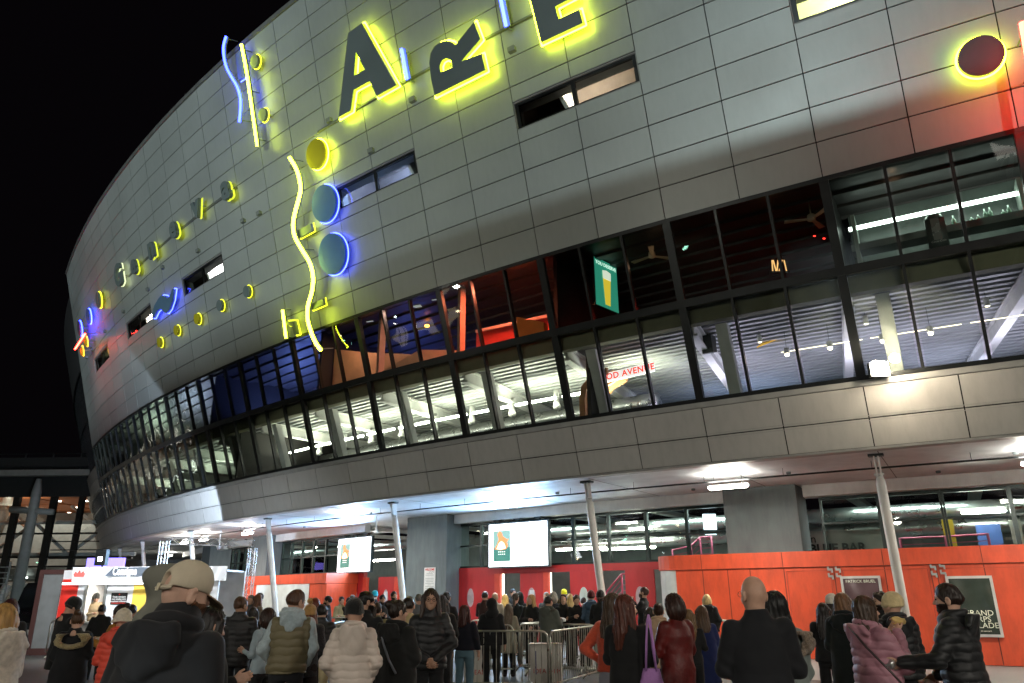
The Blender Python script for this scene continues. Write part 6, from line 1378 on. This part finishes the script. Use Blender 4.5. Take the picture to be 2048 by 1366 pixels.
# front row
capman=P_('bearded man in a beige cap and black hoodie, nearest the camera',396,1119,3.75,36,'hoodie','#26272c',hem=.84,hair='bald',hc='#4a3626',sk='p',hood='down',hat='cap',hatc='#c2b6a0',beard='#5a3c28',collar=.035,yaw=28,pitch=7,lean=.05,side=.16,bulk=.03,wide=1.14,arms=('fold','fold'),legs='#20242c')
P_('person in a raised olive grey hood behind the man in the cap',352,1126,4.8,62,'coat','#4c4e46',hood='peak',hoodc='#74746a',hair='short',arms=('pocket','pocket'),bulk=.02,sk='m')
P_('blonde woman wrapped in a cream scarf and coat at the left edge',8,1204,7.2,-35,'coat','#d2c8ba',hair='bob',hc='#a9824c',hem=.75,bulk=.05,tk='knit',hood='drop',arms=('fold','fold'),pitch=10,legs='#3a342c')
P_('dark red haired person behind the blonde woman at left',24,1195,10.5,10,'coat','#1c1c1e',hair='bob',hc='#3c1418',arms=('pocket','pocket'))
beman=P_('man in a black beanie and glasses looking down, beside the kiosk',155,1195,12,62,'coat','#17181b',hair='short',hat='beanie',hatc='#1b1b1b',glasses=True,pitch=26,hem=.72,arms=('fold','fold'),legs='#3c3f42',bulk=.02)
P_('small woman in a dark parka with fur trimmed hood, near the kiosk',160,1222,10.6,12,'coat','#191b22',hair='bun',hc='#4a3018',hood='fur',hoodc='#a39268',pitch=20,hem=.62,arms=('fold','fold'),legs='#4c3c34',bulk=.03)
P_('man in a black jacket standing at the kiosk hatch',206,1208,17.5,15,'coat','#131418',hc='#18120e',sk='m',arms=('fold','down'),legs='#18181a',hem=.8)
must=P_('woman in a mustard jacket holding food by the kiosk',240,1207,11.5,-60,'puffer','#a06a1c',hair='bun',hc='#2a1812',arms=('phone','phone'),sk='l',hem=.8,pitch=12,legs='#4c3a20')
P_('person in a coral jacket and white fleece hat behind the hoodie man',250,1213,9.4,8,'puffer','#d8452e',hair='bald',hat='bucket',hatc='#dcd0bc',hood='down',arms=('fold','fold'),legs='#8c5a28',bulk=.01)
P_('kiosk worker in a dark cap standing inside the hatch',194,1186,26.0,175,'top','#8a7a60',hair='short',hat='beanie',hatc='#20221c',arms=('fold','low'),sk='m')
P_('person with dark hair just above the coral jacket',266,1208,14,20,'coat','#16171a',hc='#15110e',arms=('pocket','pocket'))
P_('long dark haired woman in black just right of the capped man',434,1211,5.6,62,'coat','#131316',hair='long',hc='#120c0a',hlen=.42,arms=('fold','phone'),hem=.7,pitch=14,legs='#b0b0a8',bulk=.01)
P_('broad man in a black jacket with cropped hair, left of the green vest',484,1192,11.5,14,'puffer','#17181c',hair='short',hc='#4c3424',sk='m',arms=('fold','fold'),wide=1.12,yaw=30,hem=.78,legs='#2a2a2e')
P_('pair member with long hair and white collar by the blank panel',518,1187,21,70,'coat','#6a6458',hair='long',hc='#5c3a22',hlen=.2,arms=('fold','fold'))
P_('dark bearded man facing left by the blank panel',519,1185,22,-85,'coat','#1a1a1a',hc='#2a1c14',beard='#2a1c14',arms=('pocket','pocket'),side=.0)
P_('tall grey clad person left of the blank panel',503,1189,21,-160,'coat','#4c4e50',hc='#6a6a66',arms=('pocket','pocket'))
P_('dark haired head between the broad man and the green vest',508,1212,15,30,'coat','#141416',hair='long',hc='#15100e',hlen=.2,arms=('pocket','pocket'))
P_('brown haired woman in profile half hidden by the green vest man',536,1213,10.4,-55,'top','#9fb0b8',hair='bob',hc='#2c1a12',sk='l',arms=('pocket','fold'),legs='#26262a')
P_('man in an olive puffer vest over a pale hoodie',598,1178,9.0,10,'vest','#6a6146',hoodc='#a7b6bc',hair='short',hc='#4a3020',hem=.88,arms=('pocket','pocket'),yaw=42,pitch=8,wide=1.1,side=.05,legs='#24262c',bulk=.012,curls=False)
P_('woman in a pompom beanie and a dark fur coat',621,1201,11.3,5,'fur','#241c24',hat='pom',hatc='#a8814c',hair='long',hc='#6a3a20',hlen=.1,hem=.7,arms=('fold','fold'),legs='#2a1a16')
P_('person with curly reddish hair behind the pompom beanie',632,1194,15,30,'coat','#2a1c20',hair='bob',hc='#5c2a1a',arms=('pocket','pocket'))
P_('man in a black jacket and wide beige trousers',645,1207,12.2,5,'puffer','#15171c',hair='short',hc='#1c1814',hem=.82,arms=('fold','fold'),legs='#b5a680')
P_('bearded man in a black coat facing left by the red doors',656,1191,20,-80,'coat','#131316',hc='#15100e',beard='#15100e',sk='m',arms=('pocket','pocket'))
P_('woman in a long beige coat with arms crossed by the doors',684,1192,24,160,'long','#a09a7c',hair='bun',hc='#2c1a10',hem=.45,arms=('cross','cross'))
P_('dark clad person beside the long beige coat',698,1194,24,170,'coat','#15161c',hc='#20160f',arms=('pocket','pocket'))
P_('person with greying hair far by the red doors',706,1189,25,20,'coat','#2a2c30',hc='#55504a',arms=('pocket','pocket'))
P_('person in a black beanie and an off white puffer jacket, hands in pockets',711,1196,8.1,4,'puffer','#cdbfb4',hair='bald',hat='beanie',hatc='#121212',hood='drop',hem=.74,arms=('pocket','pocket'),bulk=.008,legs='#1d2c34',wide=1.0,yaw=15)
P_('black haired man in a black jacket right of the white puffer',737,1181,10,18,'coat','#121316',hc='#0d0b0a',beard='#15100c',sk='m',yaw=50,arms=('phone','down'),wide=1.05,pitch=8)
P_('far person in a turquoise beanie by the doors',750,1181,25,10,'coat','#1c2024',hat='beanie',hatc='#12a0b4',hair='short',arms=('pocket','pocket'))
P_('person in an olive green coat with a dark ponytail',754,1203,13,15,'coat','#6c6444',hair='tail',hc='#24180f',arms=('fold','fold'))
P_('doorman in black holding a lit phone',766,1189,22,165,'top','#121214',hc='#20140e',beard='#2a1a10',arms=('phone','fold'),sk='m',pitch=15)
P_('taller doorman in black beside the notices',788,1182,22.5,150,'top','#121214',hc='#15100c',beard='#1a120c',arms=('pocket','fold'),sk='m')
P_('woman in a black parka with a crossbody strap, hair tied back',797,1197,8.7,42,'coat','#1d1e1d',hair='bun',hc='#20140c',hood='down',hem=.66,arms=('fold','fold'),bulk=.04,yaw=20,legs='#121214',sk='l')
P_('person in a beige jacket seen from behind near the pier',818,1192,11.5,8,'top','#a8966c',hc='#20140c',arms=('pocket','pocket'),legs='#2a2c30')
P_('grey haired person in front of the notice sheet',838,1187,19,-20,'coat','#5c6064',hc='#6c6a66',arms=('pocket','pocket'))
lh=P_('long haired man with glasses in black, facing the camera with clasped hands',862,1174,9.8,176,'puffer','#15161b',hair='long',hc='#2a1a10',hlen=.13,sk='m',glasses=True,arms=('clasp','clasp'),hem=.84,wide=1.02,legs='#14151a',collar=.0,bulk=.0)
P_('dark haired person directly behind the long haired man',884,1188,13,15,'coat','#141417',hair='long',hc='#1b1410',hlen=.14,arms=('pocket','down'))
P_('person in black with short hair in front of the red wall',893,1183,17,10,'coat','#17171b',hc='#14100d',arms=('pocket','pocket'))
P_('woman with auburn hair, navy jacket and blue jeans',930,1208,13.6,18,'top','#15182c',hair='long',hc='#3c1712',hlen=.14,hem=.92,arms=('down','down'),legs='#54707c',yaw=35,bulk=.02)
P_('slim person clad all in black with a raised hood',983,1194,14.8,4,'coat','#0f1116',hat='hoodup',hood='up',hoodc='#0f1116',hem=.86,arms=('down','down'),legs='#0f1013')
P_('person in a brown jacket behind the black hooded one',970,1182,22,15,'coat','#3a2420',hc='#2c2018',arms=('pocket','mouth'))
P_('pale coated person behind the black hooded one',990,1185,22,5,'coat','#a49a88',hair='short',hc='#c09a80',arms=('pocket','pocket'))
P_('blonde person in the lit doorway gap',1010,1187,25,20,'coat','#5a4c3c',hair='long',hc='#a88a4c',hlen=.2,arms=('pocket','pocket'))
P_('long haired woman in a grey coat inside the queue',1017,1206,17.5,8,'long','#8c8876',hair='long',hc='#5a4c3c',hlen=.34,hem=.55,arms=('fold','fold'),legs='#1c1c1c')
P_('dark green clad person with a ponytail in the queue',1031,1185,20.5,20,'coat','#1c2a28',hair='tail',hc='#3c3228',arms=('fold','fold'))
P_('person in a yellow glow inside the doorway',1026,1177,27,150,'coat','#2a2c2a',hc='#15100c',arms=('pocket','pocket'),sk='m')
P_('dark hooded figure in the doorway behind the queue',1040,1183,23,30,'coat','#101214',hat='hoodup',hood='up',hair='short',arms=('pocket','pocket'))
P_('blonde woman in a black coat with a hand on her chest',1062,1187,19.3,-140,'coat','#15181a',hair='long',hc='#b08a54',hlen=.24,arms=('cross','low'),sk='l')
gg=P_('person in a grey green parka holding white papers in the queue',1097,1191,17.2,35,'coat','#4c5048',hair='short',hc='#20180f',hood='down',hem=.6,arms=('phone','fold'),bulk=.04,legs='#30302a')
P_('person in dark with fluffy grey hair in the queue',1107,1182,20.5,25,'coat','#2c2f38',hair='bob',hc='#8a8478',arms=('fold','fold'))
P_('short haired person at the door edge beside the fluffy grey hair',1092,1184,23,-150,'coat','#1a1a1c',hc='#6a5a48',arms=('pocket','pocket'))
P_('person with a black raised hood facing the camera in the queue',1126,1187,19.8,170,'coat','#101216',hat='hoodup',hood='up',hair='short',sk='l',arms=('pocket','fold'))
P_('person in a bright yellow hat far inside the doorway',1128,1178,28,170,'coat','#3a3a20',hat='beanie',hatc='#d8e01c',hair='short',arms=('pocket','pocket'))
P_('light haired person just left of the third red door',1140,1186,22,10,'coat','#a88c50',hair='long',hc='#b89a60',hlen=.2,arms=('pocket','pocket'))
P_('short haired man in black holding a phone, facing the camera in the queue',1153,1189,19.6,172,'coat','#121417',hc='#3c2a1c',sk='l',arms=('phone','clasp'),pitch=12)
P_('person in a steel blue hooded jacket and dark red cap',1182,1180,19.6,5,'puffer','#3c566c',hat='beanie',hatc='#5a1a1c',hair='short',hood='down',arms=('pocket','pocket'))
P_('bearded man in a black beanie beside the white column',1200,1180,19,-165,'coat','#16181c',hat='beanie',hatc='#121212',beard='#15100c',sk='d',arms=('pocket','pocket'))
P_('smaller person between the oval window and the blue jacket',1167,1194,22,20,'coat','#5a1c22',hc='#2a2020',arms=('pocket','pocket'))
rust=P_('woman in a rust orange sweater and pale jeans',1226,1183,8.6,28,'top','#c24a2c',hair='long',hc='#3c2a1a',hlen=.2,hem=.93,arms=('fold','hip'),legs='#8a8a94',yaw=25,bulk=.02,tk='knit',side=.04)
tote=P_('auburn haired woman in a black top carrying a purple tote bag',1250,1186,7.9,22,'top','#121214',hair='long',hc='#4a2012',hlen=.26,hem=.82,arms=('fold','fold'),yaw=45,sk='l',legs='#101012',wide=1.04,bulk=.015)
P_('man in a black shirt drinking from a cup by the red wall',1288,1173,19,-70,'top','#15161a',hc='#3c2418',beard='#3c2418',arms=('mouth','mouth'),sk='l',pitch=-8)
P_('person in a beige hoodie with a dark ponytail, between the group of women',1316,1204,12,8,'hoodie','#b09478',hair='bun',hc='#2c1a12',hood='down',hem=.72,arms=('fold','fold'),legs='#15161a',bulk=.03)
P_('woman with long dark hair left of the beige hoodie',1299,1212,12.5,-10,'coat','#1c1c1c',hair='long',hc='#2c2620',hlen=.3,arms=('pocket','pocket'))
red=P_('woman in a shiny dark red leather coat with a brown bob',1343,1184,8.9,-42,'leather','#5c1512',hair='bob',hc='#2a150c',hem=.45,arms=('fold','phone'),sk='l',bulk=.02,pitch=6,yaw=-10)
P_('woman in black with a light brown ponytail right of the red coat',1376,1216,11.5,5,'top','#141416',hair='long',hc='#6a5030',hlen=.26,arms=('fold','fold'),legs='#121214')
P_('woman with wavy brown hair in a navy blue coat',1402,1208,12,-15,'long','#1c2858',hair='long',hc='#4a3420',hlen=.18,hem=.5,arms=('fold','fold'),legs='#16161a',bulk=.02)
P_('person with pale blonde hair in black by the orange wall',1413,1187,18.8,10,'coat','#121215',hair='bob',hc='#c8ac78',arms=('pocket','pocket'),hood='down',hoodc='#121215',bulk=.02)
bald=P_('bald man with glasses in a dark navy jacket seen from behind',1503,1152,5.9,-8,'coat','#14161e',hair='bald',sk='l',glasses=True,wide=1.06,arms=('fold','fold'),yaw=-22,hem=.80,bulk=.008,tk='cloth',legs='#16171c',side=-.01)
P_('black haired woman in a grey coat with a fur collar beside the bald man',1545,1178,6.5,-28,'coat','#77807c',hair='long',hc='#0d0b0b',hlen=.24,hem=.66,arms=('fold','pocket'),hood='fur',hoodc='#7c6a58',bulk=.02,sk='l')
P_('woman with long straight dark hair in black by the orange door',1644,1203,11.3,10,'coat','#121214',hair='long',hc='#1b120e',hlen=.28,arms=('fold','fold'),legs='#101012')
P_('person in a white beanie behind the dark green coat',1662,1187,13,30,'coat','#1c2024',hat='beanie',hatc='#d0c8b8',hair='long',hc='#2a1c14',hlen=.1,arms=('pocket','pocket'))
P_('woman with light brown hair in a dark green coat with a black hood',1683,1183,9.6,15,'coat','#15201f',hair='long',hc='#6a4a30',hlen=.1,hood='down',hem=.5,arms=('fold','fold'),bulk=.025,yaw=20,legs='#101012')
mauve=P_('woman in a mauve puffer coat eating a wrapped sandwich',1727,1188,7.3,55,'puffer','#a57380',hair='long',hc='#3c2a1c',hlen=.24,hood='down',hem=.72,arms=('mouth','mouth'),yaw=10,bulk=.035,sk='l',legs='#1c1830')
P_('dark haired man facing left between the mauve coat and the cream beanie',1757,1183,11,-120,'coat','#131316',hair='short',curls=True,hc='#1c120c',beard='#1c120c',sk='m',arms=('pocket','pocket'))
P_('person in a cream knitted beanie and a black puffer jacket',1780,1183,8.8,-25,'puffer','#15161c',hat='beanie',hatc='#d2bd8e',hair='bald',hood='down',hem=.84,arms=('fold','fold'),bulk=.03,yaw=-30,legs='#121216')
foil=P_('bearded man in a black puffer coat striding left with foil in his hand',1888,1166,7.0,-82,'puffer','#17181c',hair='short',hc='#20140e',beard='#20140e',sk='l',hem=.62,arms=('low','reach'),bulk=.02,lean=.06,hood='down',legs='#16171c')
# ---- things people hold or carry
def bag_tote(hw,Mw):
    P=Mw@Vector((.27,-.10,1.06)); T=empty('tote_bag',P,-.25,'purple tote bag with a yellow flowered picture','bag')
    n=14; vs=[];fs=[]
    def sec(z,hw_,d): return [(hw_*math.cos(a),d*math.sin(a),z) for a in [2*math.pi*i/n for i in range(n)]]
    m=MB(); prof_=[(-.62,.205,.03),(-.6,.22,.06),(-.45,.2,.075),(-.25,.155,.07),(-.1,.11,.05),(.0,.07,.03)]
    for z,a,b in prof_: vs+=[(x+.012*math.sin(23*z+9*x),y,zz_) for x,y,zz_ in sec(z,a,b)]
    for i in range(len(prof_)-1):
        for k_ in range(n): k2=(k_+1)%n; fs.append((i*n+k_,i*n+k2,(i+1)*n+k2,(i+1)*n+k_))
    fs.append(tuple(range(n-1,-1,-1))); m.add(vs,fs); m.build('bag_body',pm('tote_purple',(.36,.17,.42),.8,0,.08,4,.3,60),T,True)
    mt=bpy.data.materials.new('flower_print'); mt.use_nodes=True; nn=mt.node_tree; b=nn.nodes['Principled BSDF']; tc=nn.nodes.new('ShaderNodeTexCoord'); nz=nn.nodes.new('ShaderNodeTexNoise'); nz.inputs['Scale'].default_value=16; nz.inputs['Detail'].default_value=6; cr=nn.nodes.new('ShaderNodeValToRGB')
    nn.links.new(tc.outputs['Object'],nz.inputs['Vector']); nn.links.new(nz.outputs[0],cr.inputs[0]); nn.links.new(cr.outputs[0],b.inputs['Base Color']); b.inputs['Roughness'].default_value=.8
    e=cr.color_ramp.elements; e[0].position=.4; e[0].color=(.05,.06,.035,1); e[1].position=.62; e[1].color=(.65,.5,.03,1); e2=e.new(.5); e2.color=(.15,.14,.08,1); e3=e.new(.57); e3.color=(.4,.3,.2,1)
    m=MB(); vs=[];fs=[]
    for z,a,b_ in ((-.5,.205,.075),(-.38,.185,.078),(-.25,.155,.074),(-.14,.12,.06)):
        for i in range(9): an=R(-150+120*i/8+15); vs.append(((a+.006)*math.cos(an)*.82+.03,(b_+.008)*math.sin(an),z))
    for j in range(3):
        for i in range(8): k_=j*9+i; fs.append((k_,k_+1,k_+10,k_+9))
    m.add(vs,fs); m.build('picture',mt,T,True)
    m=MB(); m.tube([(-.05,-.03,-.02),(-.03,-.06,.2),(-.01,-.05,.42),(0,.03,.475)],.012,6); m.tube([(.05,-.03,-.02),(.03,-.07,.2),(.01,-.06,.42),(.0,.03,.475)],.012,6); m.tube([(.04,.03,-.02),(.03,.06,.2),(.01,.08,.42),(0,.05,.475)],.012,6); m.build('strap',pm('tote_strap',(.42,.2,.5),.8),T,True)
bag_tote(tote[1],tote[2])
def crumple(P,s,lab,name,col,metal=0.,cat='food wrapper',seed=1):
    r=np.random.RandomState(seed)
    def f(Q): return vell(Q,(0,0,0),(s,s*.6,s*.5))+folds(Q,seed,60/s*.06,.012)+folds(Q,seed+1,140/s*.06,.006)
    v_,f_=nets(f,(-s*1.6,-s*1.3,-s*1.2),(s*1.6,s*1.3,s*1.2),s/9); o=mesh_np(name,[(v_,f_)],pm(name+'_'+str(seed),col,.3 if metal else .8,metal),None,False); o.location=P; tag(o,lab,cat); return o
crumple(foil[1](1),.07,'crumpled silver foil held out by the striding man','foil_wrapper',(.7,.7,.68),.9,seed=3); crumple(foil[1](0,(0,0,-.03)),.07,'white paper napkin in the striding man\'s near hand','paper_napkin',(.7,.55,.5),seed=4,cat='napkin')
crumple(mauve[1](0,(0,.03,.03)),.06,'wrapped sandwich held by the woman in mauve','sandwich',(.6,.42,.15),seed=5,cat='sandwich'); crumple(mauve[1](1,(0,-.02,-.09)),.07,'white paper under the sandwich of the woman in mauve','paper_napkin',(.75,.68,.6),seed=6,cat='napkin')
crumple(must[1](0),.05,'white paper wrapped food in front of the mustard jacket','food_wrapper',(.75,.7,.6),seed=7)
crumple(red[1](1),.06,'yellow paper tray in front of the red leather coat','food_tray',(.7,.6,.1),seed=8,cat='food tray')
crumple(gg[1](0),.11,'white papers held by the grey green parka','paper_sheets',(.75,.78,.78),seed=9,cat='papers')
def strapbag():
    # black shoulder bag of the mauve coat
    Mw=mauve[2]; P=Mw@Vector((.30,-.02,.78)); T=empty('shoulder_bag',P,-mauve[0].rotation_euler.z*0+R(-35),'dark shoulder bag at the hip of the mauve coat','bag')
    m=MB(); m.hexa([(-.17,-.06,-.12),(.17,-.06,-.12),(.17,.06,-.12),(-.17,.06,-.12)],[(-.14,-.04,.11),(.14,-.04,.11),(.14,.04,.11),(-.14,.04,.11)]); m.build('bag_body',pm('bag_leather',(.10,.075,.075),.25,0,.2,5,coat=.5),T)
    m=MB(); m.tube([(.12,0,.1),(-.02,-.07,.3),(-.2,-.05,.5),(-.34,.06,.66)],.011,6); m.build('strap',pm('bag_strap',(.05,.03,.03),.4),T,True)
strapbag()
# crossbody strap of the black parka is drawn as a narrow bag strap
for o in bpy.data.objects:
    if o.get('label')=='woman in a black parka with a crossbody strap, hair tied back':
        m=MB(); m.tube([(-.13,-.16,1.44),(-.03,-.215,1.3),(.08,-.225,1.12),(.17,-.2,.98)],.013,6); m.build('strap',pm('strap_grey',(.12,.13,.15),.4),o,True)
bpy.context.view_layer.update()
